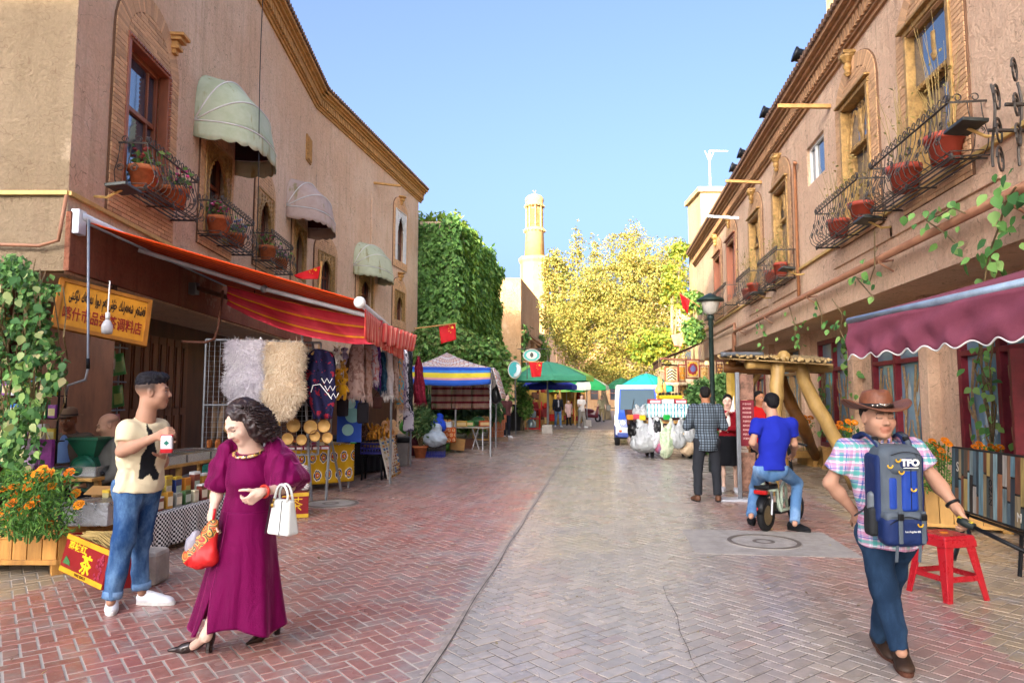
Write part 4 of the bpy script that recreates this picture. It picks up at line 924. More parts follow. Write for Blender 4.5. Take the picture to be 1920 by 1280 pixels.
# ================================================================== trees
def tree(label,px,d,ztop,crown,n,pal,size,trunk_r=.16,lean=0.,base=None,wts=None,limbs=9):
 p=at(px,745,d);t=thing('tree',label,'tree',(p.x,p.y,0),0,'trees at the far end of the street');b=MB()
 zb=ztop*.28;b.tube([(0,0,-.1),(lean*.3,0,zb*.5),(lean,0,zb),(lean*1.3,.1,ztop*.55),(lean*1.2,0,ztop*.8)],[trunk_r*1.3,trunk_r,trunk_r*.85,trunk_r*.55,trunk_r*.2],8)
 b.build('trunk',M_BARK,t,True);b=MB();P=[];N=[]
 cl=[]
 for(x,y,z,rx,rz) in crown:
  b.tube([(lean,0,zb+R.uniform(0,1)),((x+lean)/2,y/2,(z+zb)/2),(x,y,z)],[trunk_r*.5,trunk_r*.3,.02],6)
  m=int(n*(rx*rx*rz)/sum(c[3]**2*c[4] for c in crown));q=rs.normal(0,1,(m,3));q/=np.linalg.norm(q,axis=1)[:,None];q*=(rs.rand(m)**.45)[:,None]
  nz=_n3(q*2.4+np.array([x,y,z]),13);q=q*(1+.28*nz)[:,None];q=q[(_n3(q*3.6+np.array([z,x,y]),31)>-.08)]
  P.append(q*[rx,rx,rz]+[x,y,z]);N.append(q+[0,0,.5])
 b.build('limb',M_BARK,t,True);leafcloud('crown',np.concatenate(P),np.concatenate(N),size,pal,t,jit=.9,wts=wts)
 return t
GOLDL=['a59648','b09c4e','8a8c40','9a8e46','7e8640','b8a65c','6e783a','9c9652']
def C_(px,py,d,pxr,pyr,base):p=at(px,py,d);q=at(base,745,d);return(p.x-q.x,R.uniform(-1,1),p.z,pxr*d/1280,pyr*d/1280)
tree('wide golden plane tree filling the end of the street',1165,42,10.5,[C_(*c,1165) for c in((1150,560,42,85,75),(1210,520,42,75,75),(1170,470,42,50,48),(1250,540,43,45,70),(1110,600,41,70,65),(1190,620,40,75,55),(1240,610,42,45,45),(1150,660,40,60,40),(1110,540,43,45,60),(1190,440,43,22,28),(1255,480,43,30,25),(1085,655,40,45,42),(1215,668,39,55,36),(1125,700,40,50,26),(1262,660,40,40,40),(1050,610,42,35,55),(1180,700,39,60,25))],90000,GOLDL,.145,.2,.5)
tree('golden tree with a pointed top beside the minaret',1075,46,11,[C_(*c,1075) for c in((1082,470,46,16,55),(1115,470,46,14,40),(1050,520,46,38,50),(1035,580,45,28,60),(1070,600,45,50,60),(1040,500,47,25,30),(1075,640,44,40,45))],20000,GOLDL,.19,.17,.2)
tree('tree with a greener crown edging the brown building',1262,36,8.6,[C_(*c,1262) for c in((1275,485,38,22,22),(1262,545,37,26,45),(1290,565,33,20,18),(1225,650,36,45,35),(1270,640,36,25,25))],7000,['8f9a3a','7d8f36','a59a38','6d8434'],.22,.14)
tree('slim tree with a white painted trunk behind the parked vehicle',1140,50,6.5,[C_(*c,1140) for c in((1150,690,48,55,30),(1120,690,47,30,25))],4500,GOLDL,.26,.22,-.3)
# ================================================================== patterned cloths
def uvmat(name,fn,rough=.85,sheen=0.,bump=.15,bsc=160):
 t=NT(name);uv=t.co('UV');c=fn(t,uv);n=t.noise(t.co('Object'),6,4,.6);t.set('Base Color',t.hsv(c,.5,1.,t.ma('MULTIPLY_ADD',n,.4,.8)));t.set('Roughness',rough);t.set('Specular IOR Level',.2)
 if sheen:t.set('Sheen Weight',sheen)
 t.bump(t.noise(t.co('Object'),bsc,2,.5),bump,.003);return t.m
def stripes(t,x,period,stops):
 f=t.ma('FRACT',t.ma('DIVIDE',x,period));return t.ramp(f,stops,'CONSTANT')
def check_fn(nu,nv,a,b):
 def f(t,uv):
  q=t.xyz(uv);s=t.ma('ADD',t.ma('FLOOR',t.ma('MULTIPLY',q[0],nu)),t.ma('FLOOR',t.ma('MULTIPLY',q[1],nv)));return t.mix(t.ma('FLOORED_MODULO',s,2),S(a),S(b))
 return f
def ikat_fn(nu,nv,base,mots):
 """Rows of lozenge motifs with ragged edges; mots: (hex, radius) from outside in."""
 def f(t,uv):
  j=t.noise(t.mp(uv,(nu*9,nv*2,1)),1,2,.5);q=t.xyz(uv);v=t.ma('MULTIPLY',q[1],nv);row=t.ma('FLOOR',v)
  u=t.ma('ADD',t.ma('MULTIPLY',q[0],nu),t.ma('MULTIPLY',row,.5));fu=t.ma('ABSOLUTE',t.ma('SUBTRACT',t.ma('FRACT',u),.5));fv=t.ma('ABSOLUTE',t.ma('SUBTRACT',t.ma('FRACT',v),.5))
  d=t.ma('ADD',t.ma('POWER',t.ma('ADD',t.ma('POWER',fu,2.),t.ma('POWER',t.ma('MULTIPLY',fv,1.1),2.)),.5),t.ma('MULTIPLY',t.ma('SUBTRACT',j,.5),.22));c=S(base);c=t.mix(0.,c,c)
  for h,r in mots:c=t.mix(t.ma('LESS_THAN',d,r),c,S(h))
  return c
 return f
M_CHECK=uvmat('check_cloth',check_fn(114,28,'d8d8d6','17181c'))
M_IKY=uvmat('yellow_ikat',ikat_fn(6,4,'c59a1c',(('e0d8c0',.36),('2b3f7a',.3),('d8b030',.22),('b0282c',.15),('e8e0d0',.06))))
M_IKR=uvmat('maroon_ikat',ikat_fn(9,4,'6d1626',(('ded6cc',.40),('c08a2c',.31),('6d1626',.22),('c9d0d8',.14),('4f6a8a',.07))))
M_IKP=uvmat('pale_ikat_top',ikat_fn(10,5,'c9c4c0',(('8a2030',.42),('d8d4d0',.30),('c08a2c',.22),('dcd8d8',.13))))
M_ORST=uvmat('orange_awning_stripe',lambda t,uv:stripes(t,t.xyz(uv)[1],1/16,[(0,S('d04410')),(.55,S('e0641c')),(.68,S('6a180c'))]),.7)
M_PKST=uvmat('pink_awning_stripe',lambda t,uv:stripes(t,t.xyz(uv)[0],1/34,[(0,S('cf4a40')),(.5,S('e08a76')),(.62,S('d86050')),(.85,S('e8b09a'))]),.75)
M_RDST=uvmat('red_cloth_yellow_stripe',lambda t,uv:t.ramp(t.ma('FRACT',t.ma('MULTIPLY',t.xyz(uv)[1],2.6)),[(0,S('c03848')),(.42,S('b82c3c')),(.56,S('7a2030')),(.58,S('e09a20')),(.74,S('7a2030')),(.76,S('cc4650'))],'CONSTANT'),.8)
M_CARD=mat('brown_cardboard','a27a4a',rough=.85,var=.12,sc=4)
M_PINE=mat('varnished_pine','ad8448',rough=.5,var=.28,sc=3,st=(1,1,.3),bump=.2,bsc=25,rnd=.1)
M_PLANTER=mat('planter_wood','a9783a',rough=.6,var=.3,sc=3.5,st=(3,3,.4),bump=.25,bsc=20,rnd=.12)
M_PLAST={}
def col(h,rough=.45,name=None):return mat(name or 'paint_'+h,h,rough=rough,var=.08,sc=8)
def clothsheet(name,fn,nu,nv,m,parent=None,thick=.004):return MB().grid(fn,nu,nv).build(name,m,parent,True,solid=thick)
def boxthing(name,label,cat,M,sx,sy,sz,m,group=None,lid=None,face=None,bev=.004,flaps=False):
 """A packet or carton: body standing on M's origin, a printed panel and a lid strip where given."""
 t=thing(name,label,cat,(0,0,0),0,group);t.matrix_basis=M
 b=MB();b.box(sx,sy,sz,None,(0,0,sz/2));b.build('body',m,t,bev=bev)
 if face:b=MB();b.box(sx*.82,.003,sz*.55,None,(0,-sy/2-.001,sz*.45));b.build('label_panel',face,t)
 if lid:b=MB();b.box(sx*1.02,sy*1.02,sz*.12,None,(0,0,sz*1.06-.001));b.build('lid',lid,t,bev=.003)
 return t
# ================================================================== the orange awning
P0=W1.P(.15,3.72,.1);n_=W1.n;PR_=3.35
t=thing('folding_arm_awning','long orange striped folding arm awning with a pink valance over the shops','awning',P0)
def aw(a,o,z=0.):return W1.t*a+n_*o+UP*(z-o*.285)
b=MB();b.grid(lambda u,v:aw(.1+4.7*v,PR_*u,.03),24,6);b.build('orange_fabric',M_ORST,t,True,solid=.01)
b=MB();b.tube([aw(-.05,.0,.06),aw(4.8,.0,.06)],.06,8);b.build('roller',M_ALU,t,True)
b=MB();b.tube([aw(.02,PR_,0),aw(4.9,PR_,0)],.04,8);b.build('front_bar',M_ALU,t,True)
b=MB();b.ball(.075,TR(*aw(0.0,PR_,0)),12,8);b.build('end_cap',M_WHITE,t,True)
b=MB();b.tube([aw(1.3,.05,-.04),aw(1.7,PR_*.5,-.05),aw(1.1,PR_-.05,-.05)],.026,6,sq=(1,1.3));b.build('near_arm',M_ALU,t)
b=MB();b.ball(.06,TR(*aw(1.7,PR_*.5,-.05)));b.build('elbow',M_STEEL,t,True)
M_ARM=mat('brown_arm','5d3a2c',rough=.5)
b=MB();b.tube([aw(3.3,.05,-.25),aw(3.0,PR_*.55,-.3),aw(3.1,PR_-.05,-.14)],.04,6);b.build('far_arm',M_ARM,t)
b=MB();b.box(.16,.1,.3,W1.M(0,0)@TR(0,0,0),(0,0,0));
for q in range(len(b.v)):v=Vector(b.v[q])-W1.P(0,0);b.v[q]=tuple(v+aw(-.05,-.02,-.02))
b.build('wall_bracket',M_ALU,t,bev=.01)
b=MB();b.box(.14,.12,.2);b.v=[tuple(Vector(v)+aw(3.3,.02,-.28)) for v in b.v];b.build('wall_bracket',M_STEEL,t,bev=.01)
b=MB();b.grid(lambda u,v:aw(.1+4.75*u,PR_+.05+.03*math.sin(u*60)*(1-v),-.05-.36*(1-v)-.03*abs(math.sin(u*16*PI))*(1-v)),110,5);b.build('valance',M_PKST,t,True,solid=.006)
def quadp(u,v,TLp,TRp,BRp,BLp):return(TLp*(1-u)+TRp*u)*v+(BLp*(1-u)+BRp*u)*(1-v)
cl=[at(424,535,10.6),at(716,600,9.9),at(706,645,9.6),at(424,570,10.5)]
def side(u,v):
 p=quadp(u,v,*cl);sag=math.sin(PI*u)**.8*(1-v)*.16+.10*math.sin(PI*u)*(v)*.4;return p+Vector((0,0,-sag))+FW*(.05*math.sin(u*17+v*3)+.03*math.sin(u*31+v*9))+FW*.25*math.sin(PI*v)*math.sin(PI*u)
tag(clothsheet('side_cloth',side,60,14,M_RDST),'red cloth with yellow stripes sagging beneath the orange awning','cloth')
cl2=[at(718,606,10.1),at(778,628,13.4),at(772,655,13.2),at(716,640,9.9)]
tag(clothsheet('back_cloth',lambda u,v:quadp(u,v,*cl2)+RT*(.05*math.sin(u*40))+Vector((0,0,-.05*abs(math.sin(u*9))*(1-v))),50,5,M_PKST),'faded pink striped cloth hanging behind the red one over the scarves','cloth')
t=thing('iron_hook_rod','bent brown iron rod reaching from the wall to the rack top','rod',at(412,560,10));o=t.location;b=MB();b.tube([at(418,545,10.2)-o,at(410,610,10)-o,at(402,636,9.9)-o,at(385,642,9.8)-o,at(340,640,9.7)-o],.02,6);b.build('rod',M_ARM,t,True)
def flag(name,label,c,m0,stars,thick=.006,wave=.05,pole=None,group='red flags hung along the street'):
 """c: TL, TR, BR, BL corners; stars on the fly's upper corner; a sleeve along the pole side."""
 o=(c[0]+c[2])/2;t=thing(name,label,'flag',o,0,group);C4=[x-o for x in c]
 ex=(C4[1]-C4[0]).normalized();nn=ex.cross((C4[0]-C4[3]).normalized()).normalized();nn=nn if nn.dot(FW)<0 else-nn
 f=lambda u,v:quadp(u,v,*C4)+nn*(wave*math.sin(u*5+v*2)*(1-v*.7))
 MB().grid(f,20,12).build('cloth',m0,t,True,solid=thick)
 b=MB()
 for(u,v,r) in stars:
  p=f(u,v)+nn*.012;ez=(C4[0]-C4[3]).normalized();i=b.vs([p]+[p+(ex*math.cos(a)+ez*math.sin(a))*(r if k%2==0 else r*.42) for k,a in((k,PI/2+k*PI/5) for k in range(10))])
  for k in range(10):b.face((i,i+1+k,i+1+(k+1)%10))
 if stars:b.build('star',col('e0b020'),t)
 if pole:b=MB();b.tube([p-o for p in pole],.018,6);b.build('pole',M_CORN,t)
 return t
M_FLAG=mat('red_flag_cloth','c0141c',rough=.7,var=.08);STR=((.80,.80,.13),(.62,.93,.045),(.56,.78,.045),(.58,.62,.045),(.68,.52,.045))
def stars(w):return[(1-(1-u)*1.,v,r*w) for u,v,r in STR]
flag('national_flag','red flag with yellow stars flying out over the patterned stall canopy',[at(823,613,19),at(854,606,19),at(855,636,19),at(827,645,19)],M_FLAG,stars(.45),pole=[at(776,616,18.6),at(856,606,19)])
flag('national_flag','red flag with yellow stars hanging before the green umbrella',[at(992,679,24),at(1017,679,24),at(1014,706,24),at(997,707,24)],M_FLAG,stars(.45),pole=[at(980,678,24),at(1020,678.5,24)])
flag('national_flag','red starred flag rising behind the edge of the orange awning',[at(552,515,13.4),at(603,498,13.2),at(594,524,13.2),at(560,522,13.4)],M_FLAG,stars(.4),pole=[at(603,490,13.2),at(598,560,13.2)])
flag('national_flag','red flag hanging limp under the lamp on the right side',[at(1274,550,22),at(1293,562,22),at(1290,588,22),at(1280,578,22)],M_FLAG,[],pole=[at(1274,549,22),at(1312,575,22)])
flag('pennant','pale red pennant drooping in the sun above the brown awning',[at(1258,628,30),at(1285,622,30),at(1278,650,30),at(1264,648,30)],mat('faded_red_cloth','d87a6a',rough=.8),[])
flag('pennant','small pink pennant strung below the limp red flag',[at(1265,588,28),at(1296,596,28),at(1290,615,28),at(1287,603,28)],mat('faded_red_cloth','d87a6a'),[])
# ================================================================== wire rack with furs, poncho and bowls
RA,RB=at(384,700,10.15),at(600,700,10.75);WRK=Wall(RA,RB);zt=at(384,636,10.15).z;zb_=.72
t=thing('wire_rack','wire mesh display rack with steel posts, draped with furs','rack',WRK.P(0,0));M=WRK.M(0,0);M.translation=(0,0,0);L=WRK.L
b=MB()
for s in(0,L*.52,L):b.tube([(s,0,zb_),(s,0,zt)],.017,6,M)
for z in(zb_,zt,(zb_+zt)*.5-.1):b.tube([(0,0,z),(L,0,z)],.015,6,M)
b.build('frame',M_STEEL,t);b=MB()
for s in np.arange(.05,L,.075):b.tube([(s,0,zb_),(s,0,zt)],.0035,3,M,cap=False)
for z in np.arange(zb_+.07,zt,.075):b.tube([(0,.004,z),(L,.004,z)],.0035,3,M,cap=False)
tag(b.build('wire',M_STEEL,t),kind='stuff')
for(x0,y0,x1,y1,d0,d1) in((566,620,584,940,10.6,10.45),(622,760,611,938,10.9,10.5),(585,640,640,920,11.3,11.5)):
 b=MB();p,q=at(x0,y0,d0),gnd(x1,y1);b.tube([p-WRK.P(0,0),q-WRK.P(0,0)],.022,6);b.build('post',M_STEEL,t)
def fur(label,px0,px1,py0,py1,hexc,hex2,dip):
 c=at((px0+px1)/2,(py0+py1)/2,10.0);W=(px1-px0)/2*10/1280;H=(py1-py0)/2*10/1280
 t=thing('sheepskin',label,'sheepskin',c,0,'sheepskins hung on the rack');s=Sdf()
 s.box((0,0,H*.18),(W*.8,.05,H*.62),.05,k=.08);s.ell((0,0,H*.55),(W*.95,.09,H*.42),k=.1);s.ell((0,0,-H*.3),(W*1.0,.1,H*.45),k=.1);s.ell((0,0,-H*.8),(W*(.5 if dip else.68),.08,H*.22),k=.1);s.ell((W*.6,0,H*.85),(W*.35,.06,H*.14),k=.06);s.ell((-W*.6,0,H*.85),(W*.35,.06,H*.14),k=.06)
 mm_=mat('fur_'+hexc,'ffffff',vc=True,var=.12,rough=.9,sheen=.5)
 R_=Matrix.Rotation(YAW,4,'Z');o=sdfobj('pelt',s,.02,mm_,t,S(hexc),wr=.02,wsc=(8,8,5));o.matrix_local=R_
 V,F=s.mesh(.02);N=vnormals(V,F);k=rs.choice(len(V),9000);V,N=V[k]+rs.normal(0,.006,(9000,3)),N[k];fl=N*.5+np.array([0,-.0,-.9])*(.75)+rs.normal(0,.38,N.shape);fl/=np.linalg.norm(fl,axis=1)[:,None]
 sd_=np.cross(fl,N);sd_/=np.linalg.norm(sd_,axis=1)[:,None]+1e-9;ln=rs.uniform(.04,.085,9000)[:,None];wd_=.0035
 P4=np.stack([V-sd_*wd_,V+sd_*wd_,V+fl*ln*.6+N*.018+sd_*wd_*.8,V+fl*ln*.6+N*.018-sd_*wd_*.8,V+fl*ln+N*.012+sd_*.0005,V+fl*ln+N*.012-sd_*.0005],1).reshape(-1,3)
 F4=(np.array([(0,1,2,3),(3,2,4,5)])[None]+6*np.arange(9000)[:,None,None]).reshape(-1,4)
 ca=np.array(S(hexc));cb_=np.array(S(hex2));f_=np.clip(.5+.5*_n3(V*7,3)+rs.normal(0,.25,9000),0,1)[:,None];cc=ca*(1-f_)+cb_*f_
 o=npmesh('fur',P4,F4,mm_,t,False,np.repeat(cc,6,0));o.matrix_local=R_;tag(o,kind='stuff')
fur('lilac grey sheepskin hanging at the near end of the rack',422,500,637,762,'b9b3bd','d8d4d6',0);fur('cream brown sheepskin hanging next to the lilac one',494,570,640,782,'c0a88a','e0d2b8',1)
def garment(name,label,cat,pts,m,d,folds=9,amp=.05,thick=.012,hook=None,nv=22,group=None,col_=None,fringe=None):
 """A hanging cloth: outline rows (py, pxL, pxR) top to bottom, folded across, on a hook."""
 o=at((pts[0][1]+pts[0][2])/2,pts[0][0],d);t=thing(name,label,cat,o,0,group);ys=[p[0] for p in pts]
 def f(u,v):
  y=ys[0]+(ys[-1]-ys[0])*(1-v);k=max(i for i in range(len(pts)-1) if ys[i]<=y+1e-6);q=(y-ys[k])/(ys[k+1]-ys[k]);xl=pts[k][1]+(pts[k+1][1]-pts[k][1])*q;xr=pts[k][2]+(pts[k+1][2]-pts[k][2])*q
  p=at(xl+(xr-xl)*u,y,d)-o;w=(xr-xl)*d/1280;ph=hash(label)%7
  return p+FW*(amp*math.sin(u*folds*2+ph+1.5*math.sin(v*4))*(.35+.65*(1-v))+amp*.4*math.sin(u*folds*4.3+v*5+ph)-amp*1.5*math.sin(PI*u))+RT*(.01*math.sin(v*14+u*9))
 MB().grid(f,max(14,folds*4),nv).build('cloth',m,t,True,solid=thick)
 if fringe:
  b=MB()
  for i in range(30):u=i/29;p=Vector(f(u,0));b.tube([p,p+Vector((R.gauss(0,.012),R.gauss(0,.012),-R.uniform(.06,.13)))],[.006,.002],3)
  tag(b.build('fringe',fringe,t),kind='stuff')
 b=MB();b.tube([(0,0,-.02),(0,0,.06),(.02,0,.09),(.045,0,.07)],.006,5);b.build('hook',M_STEEL,t)
 return t
def blotch(name,base,mots,sc,rough=.85,sheen=.0):
 t=NT(name);o=t.co('Object');c=t.mix(0.,S(base),S(base))
 for i,(h,s_,lo,hi) in enumerate(mots):c=t.mix(t.step(t.noise(t.mp(o,(1,1,1),(0,0,0),(i*7.3,i*3.1,0)),s_*sc,3,.6),lo,hi),c,S(h))
 t.set('Base Color',c);t.set('Roughness',rough);t.set('Specular IOR Level',.15);t.bump(t.noise(o,120,2),.2,.004);return t.m
M_PON=blotch('navy_red_poncho','1b1a38',(('7a1a2a',9,.58,.60),('0e0e1c',14,.62,.64),('c9c9d8',17,.74,.76)),1)
t=garment('poncho','navy and red patterned poncho on a hanger between the fur and the toys','poncho',[(655,590,606),(662,580,624),(690,570,630),(740,567,632),(768,580,628),(785,588,622)],M_PON,10.3,5,.06)
o_=Vector(t.location);b=MB()
for k in range(3):
 pts=[at(603+i*5+k*6,712+k*14+(6 if i%2 else-3),10.14)-o_ for i in range(5)];b.tube(pts,.007,4)
b.tube([at(583,735,10.14)-o_,at(587,722,10.14)-o_,at(600,720,10.12)-o_,at(622,748,10.12)-o_],.007,4);b.build('zigzag_trim',M_WHITE,t)
b=MB();b.tube([at(584,664,10.28)-o_,at(598,654,10.28)-o_,at(612,664,10.28)-o_],.02,6);b.tube([at(598,654,10.28)-o_,at(598,645,10.28)-o_],.006,5);b.build('hanger',M_PINE,t)
def bowl(i,px,py,rpx,label,d=10.35):
 p=at(px,py,d);r=rpx*d/1280;t=thing('wooden_bowl',label,'bowl',p,0,'wooden bowls on the wire rack');M=Matrix.Rotation(YAW,4,'Z')@Matrix.Rotation(PI/2,4,'X')
 b=MB();b.lathe([(r*.5,-.03),(r*.95,-.01),(r,.02),(r*.9,.022)],18,M,cap=False);b.lathe([(.001,-.03),(r*.5,-.031)],18,M,cap=False);b.build('rim',mat('walnut_rim','5a3820',rough=.45),t,True)
 b=MB();b.lathe([(r*.9,.021),(r*.75,.0),(.001,-.012)],18,M,cap=False);b.build('bowl_inside',mat('pale_turned_wood',('a8834a','8f6a3a','b39258')[i%3],rough=.5,var=.2),t,True)
for i,(x,y,r,l) in enumerate(((515,797,13,'half hidden round bowl by the curly hair'),(551,797,14,'round bowl at the end of the top row under the fur'),(583,800,14,'round bowl in the top row behind the rack post'),(608,798,13,'last round bowl of the top row'),(540,822,12,'lower row bowl under the fur tip'),(566,824,11,'lower row bowl beside the rack post'),(591,817,11,'ring edged bowl in the lower row'),(614,820,11,'last bowl of the lower row'),(432,800,14,'dusty bowl behind the wire at the near end of the rack'))):bowl(i,x,y,r,l)
M_DRUM=mat('aged_board','7a6450',rough=.9,var=.3)
for i,(x0,y0,x1,y1,l) in enumerate(((404,752,398,842,'long weathered wooden peg leaning behind the wire rack'),(420,755,408,835,'second weathered peg leaning behind the wire rack'))):
 p,q=at(x0,y0,10.4),at(x1,y1,10.3);t=tag(MB().tube([p,(p+q)/2,q],[.035,.045,.03],7).build('wooden_peg',M_DRUM,None,True),l,'wooden peg','weathered pegs on the rack')
t=thing('shoe_pair','small tan slippers hung on the wire near the rack foot','slippers',at(400,833,10.1));b=MB()
for dx in(-.06,.07):b.ball(.075,TR(dx,0,0,ry=.2),sc=(.5,.6,1.1));b.ball(.035,TR(dx,-.03,.03),sc=(.8,.8,1.4))
b.build('slipper',mat('tan_leather','9a5a2c',rough=.6),t,True)
def drape(label,pa,pb,z,dep,m,drop,amp=.015,m2=None):
 """A table with a cloth: front edge pa..pb on the ground plan, depth to the rear (left) side."""
 a=Vector((pa[0],pa[1],0));c=Vector((pb[0],pb[1],0));tt=(c-a).normalized();nn=Vector((tt.y,-tt.x,0));L=(c-a).length;t=thing('market_table',label,'table',a)
 def f(u,v):
  s=u*L
  if v>.55:k=(v-.55)/.45;return tt*s-nn*dep*k+UP*z
  k=1-v/.55;return tt*s+nn*(.012+amp*math.sin(s*24)*k+amp*.6*math.sin(s*53)*k)+UP*(z-(z-drop)*k)
 MB().grid(f,max(20,int(L*26)),22).build('cloth',m,t,True,solid=.004)
 for(sg,s) in((-1,0),(1,L)):
  MB().grid(lambda u,v:tt*(s+sg*(.012+amp*math.sin(u*dep*24)*(1-v)))-nn*dep*u+UP*(drop+(z-drop)*v),14,8,flip=sg>0).build('side_drape',m2 or m,t,True,solid=.004)
 for s in(.06,L-.06):
  for o in(.06,dep-.06):b=MB();p=tt*s-nn*o;b.tube([p,p+UP*(z-.01)],.02,6);b.build('leg',M_STEEL,t)
 return t
p1,p2=gnd(548,928),gnd(640,917);drape('table under a yellow ikat cloth at the foot of the wire rack',(p1.x-.1,p1.y+.1),(p2.x+.12,p2.y+.25),.78,.75,M_IKY,.12)
tz=.78;tx,ty=p1.x,p1.y
Mx=lambda px,d,z,rz=0.:Matrix.Translation(atz(px,d,z))@Matrix.Rotation(YAW+rz,4,'Z')
for i,(px,h1,h2,l) in enumerate(((552,'8d2436','c0c0c0','packet of red patterned sweets at the near end of the yellow table'),(566,'a32c4c','d8c8c8','packet with a pink print in the middle of the yellow table'),(581,'6c2848','c8b8b8','plum wrapped packet behind the rack post'),(597,'9c3040','d8d0c8','red and silver packet near the far post'),(612,'b04058','c8c8d0','last wrapped packet of the row on the yellow table'))):boxthing('sweet_packet',l,'packet',Mx(px,10.75+i*.03,.785,.1*(i-2)),.13,.1,.06,col(h1),'wrapped packets on the yellow table',face=col(h2),bev=.015)
for i,(px,h1,h2,l) in enumerate(((558,'c06020','402010','orange tin behind the wrapped packets'),(574,'c8c0b8','a03040','pale packet stacked behind the plum one'),(592,'d8d0d0','8a3050','white packet standing by the bowls'),(606,'b08030','c0b8a0','amber packet at the back of the yellow table'))):boxthing('sweet_packet',l,'packet',Mx(px,11.15,.785),.12,.09,.14,col(h1),'wrapped packets on the yellow table',face=col(h2),bev=.015)
def plush(label,px,py,d,hexc,kind,s=1.):
 t=thing('plush_toy',label,'plush toy',at(px,py,d),0,'plush toys strung beside the poncho');q=Sdf();c2=S('3a2a20')
 q.ell((0,0,0),(.055*s,.05*s,.075*s),k=.02);q.ell((0,-.02*s,.105*s),(.05*s,.048*s,.045*s),k=.015)
 for sg in(-1,1):
  q.cone((sg*.04*s,0,.04*s),(sg*.085*s,-.03*s,-.02*s),.018*s,.016*s,k=.01);q.cone((sg*.03*s,0,-.06*s),(sg*.045*s,-.05*s,-.12*s),.022*s,.02*s,k=.012)
  if kind=='goat':q.cone((sg*.02*s,0,.14*s),(sg*.05*s,.02*s,.19*s),.012*s,.005*s,k=.008,col=S('b0a080'))
  else:q.ell((sg*.05*s,0,.12*s),(.022*s,.012*s,.022*s),k=.008)
  q.ell((sg*.02*s,-.066*s,.115*s),(.008*s,.006*s,.008*s),k=.002,col=S('14100c'))
 q.ell((0,-.06*s,.09*s),(.024*s,.02*s,.018*s),k=.01,col=tuple(x*.8 for x in S(hexc)));q.ell((0,-.08*s,.094*s),(.008*s,.006*s,.006*s),k=.002,col=S('2a1a14'))
 o=sdfobj('body',q,.008*max(1,s*.9),mat('plush','ffffff',vc=True,rough=.95,sheen=.5,bump=.5,bsc=150),t,S(hexc));o.matrix_local=Matrix.Rotation(YAW+R.uniform(-.5,.5),4,'Z')
 b=MB();b.tube([(0,0,.13*s),(0,.01,.3)],.004,4);b.build('string',M_WHITE,t)
for a in((631,672,11,'c8c4be','goat',1.15,'white plush goat with little horns, topmost of the toys'),(629,698,10.9,'d0ccc4','goat',1.1,'white plush animal dangling under the goat'),(641,690,11.1,'b08a4a','bear',1.0,'brown plush monkey beside the white animals'),(634,712,10.9,'c8961c','bear',1.2,'bright yellow plush toy with a big head'),(646,706,11.1,'c08a18','bear',1.05,'yellow plush toy tucked behind the others'),(643,730,10.9,'d0a01c','bear',1.25,'yellow plush toy hanging lowest of the cluster'),(646,668,11.2,'9a8aa8','bear',1.0,'lilac grey plush toy near the awning')):plush(a[6],a[0],a[1],a[2],a[3],a[4],a[5])
t=thing('clothes_rail','grey steel rail on posts from which the scarves hang','rail');b=MB();q0,q1=at(640,640,11),at(778,648,16.4);b.tube([q0,q1],.02,6);b.build('bar',M_STEEL,t)
for p in(at(735,650,12.9),at(772,650,16.2)):b=MB();b.tube([p,(p.x,p.y,0)],.024,6);b.build('post',M_STEEL,t)
SC_=[(669,640,742,15,11.3,'b39a92','8f6f68','rose grey paisley shawl, nearest on the rail'),(688,642,752,9,11.6,'b59c90','a08070','second paisley shawl with a long fringe'),(699,645,714,11,11.9,'c8c0c8','c07a7a','white and coral scarf behind the paisley shawls'),(709,648,720,6,12.2,'5a2f78','8a6aa0','narrow violet scarf on the rail'),(717,660,730,8,12.4,'1f3f58','2c5a70','dark teal scarf on the rail'),(726,644,742,11,12.7,'d8d4d0','c8c4c0','plain white fringed scarf'),(738,640,740,9,13.1,'b8a394','9a8070','beige lace scarf with a white hem'),(748,650,758,8,13.6,'b08a60','4f9aa8','tan and turquoise scarf hung at an angle'),(755,655,765,6,14.2,'9a8a90','5a4a70','grey lilac striped scarf'),(761,655,770,5,14.8,'c0bcc0','2a2a38','white scarf with dark bands'),(768,652,772,6,15.4,'1a1d20','30343a','charcoal scarf at the far end of the rail')]
for(px,y0,y1,w,d,h1,h2,l) in SC_:garment('scarf',l,'scarf',[(y0,px-w*.6,px+w*.6),(y0+20,px-w*.9,px+w*.9),(y1,px-w*1.1,px+w*1.05)],blotch('scarf_'+h1,h1,((h2,14,.5,.56),),1),d,3,.04,.008,group='scarves hung on the rail',fringe=col(h1,.9),nv=12)
garment('scarf','dark red fringed shawl hung apart past the white awning edge','scarf',[(668,783,787),(690,778,792),(735,774,798),(755,776,800)],blotch('wine_shawl','6a1626',(('8a2a3c',12,.55,.6),),1),16.5,4,.06,.01,fringe=col('6a1626',.9),nv=12)
def bag(name,label,px0,px1,py0,py1,d,m,strap=True):
 W=(px1-px0)*d/1280;c=at((px0+px1)/2,py1,d);H=(py1-py0)*d/1280;t=thing(name,label,'bag',c,YAW);q=Sdf().box((0,0,H*.36),(W/2,.05,H*.36),.03,k=.03);sdfobj('body',q,.015,m,t,wr=.008)
 if strap:b=MB();b.tube([(-W*.3,-.02,H*.68),(-W*.15,-.01,H*.9),(0,0,H),(W*.15,-.01,H*.9),(W*.3,-.02,H*.68)],.012,5);b.build('strap',m,t,True)
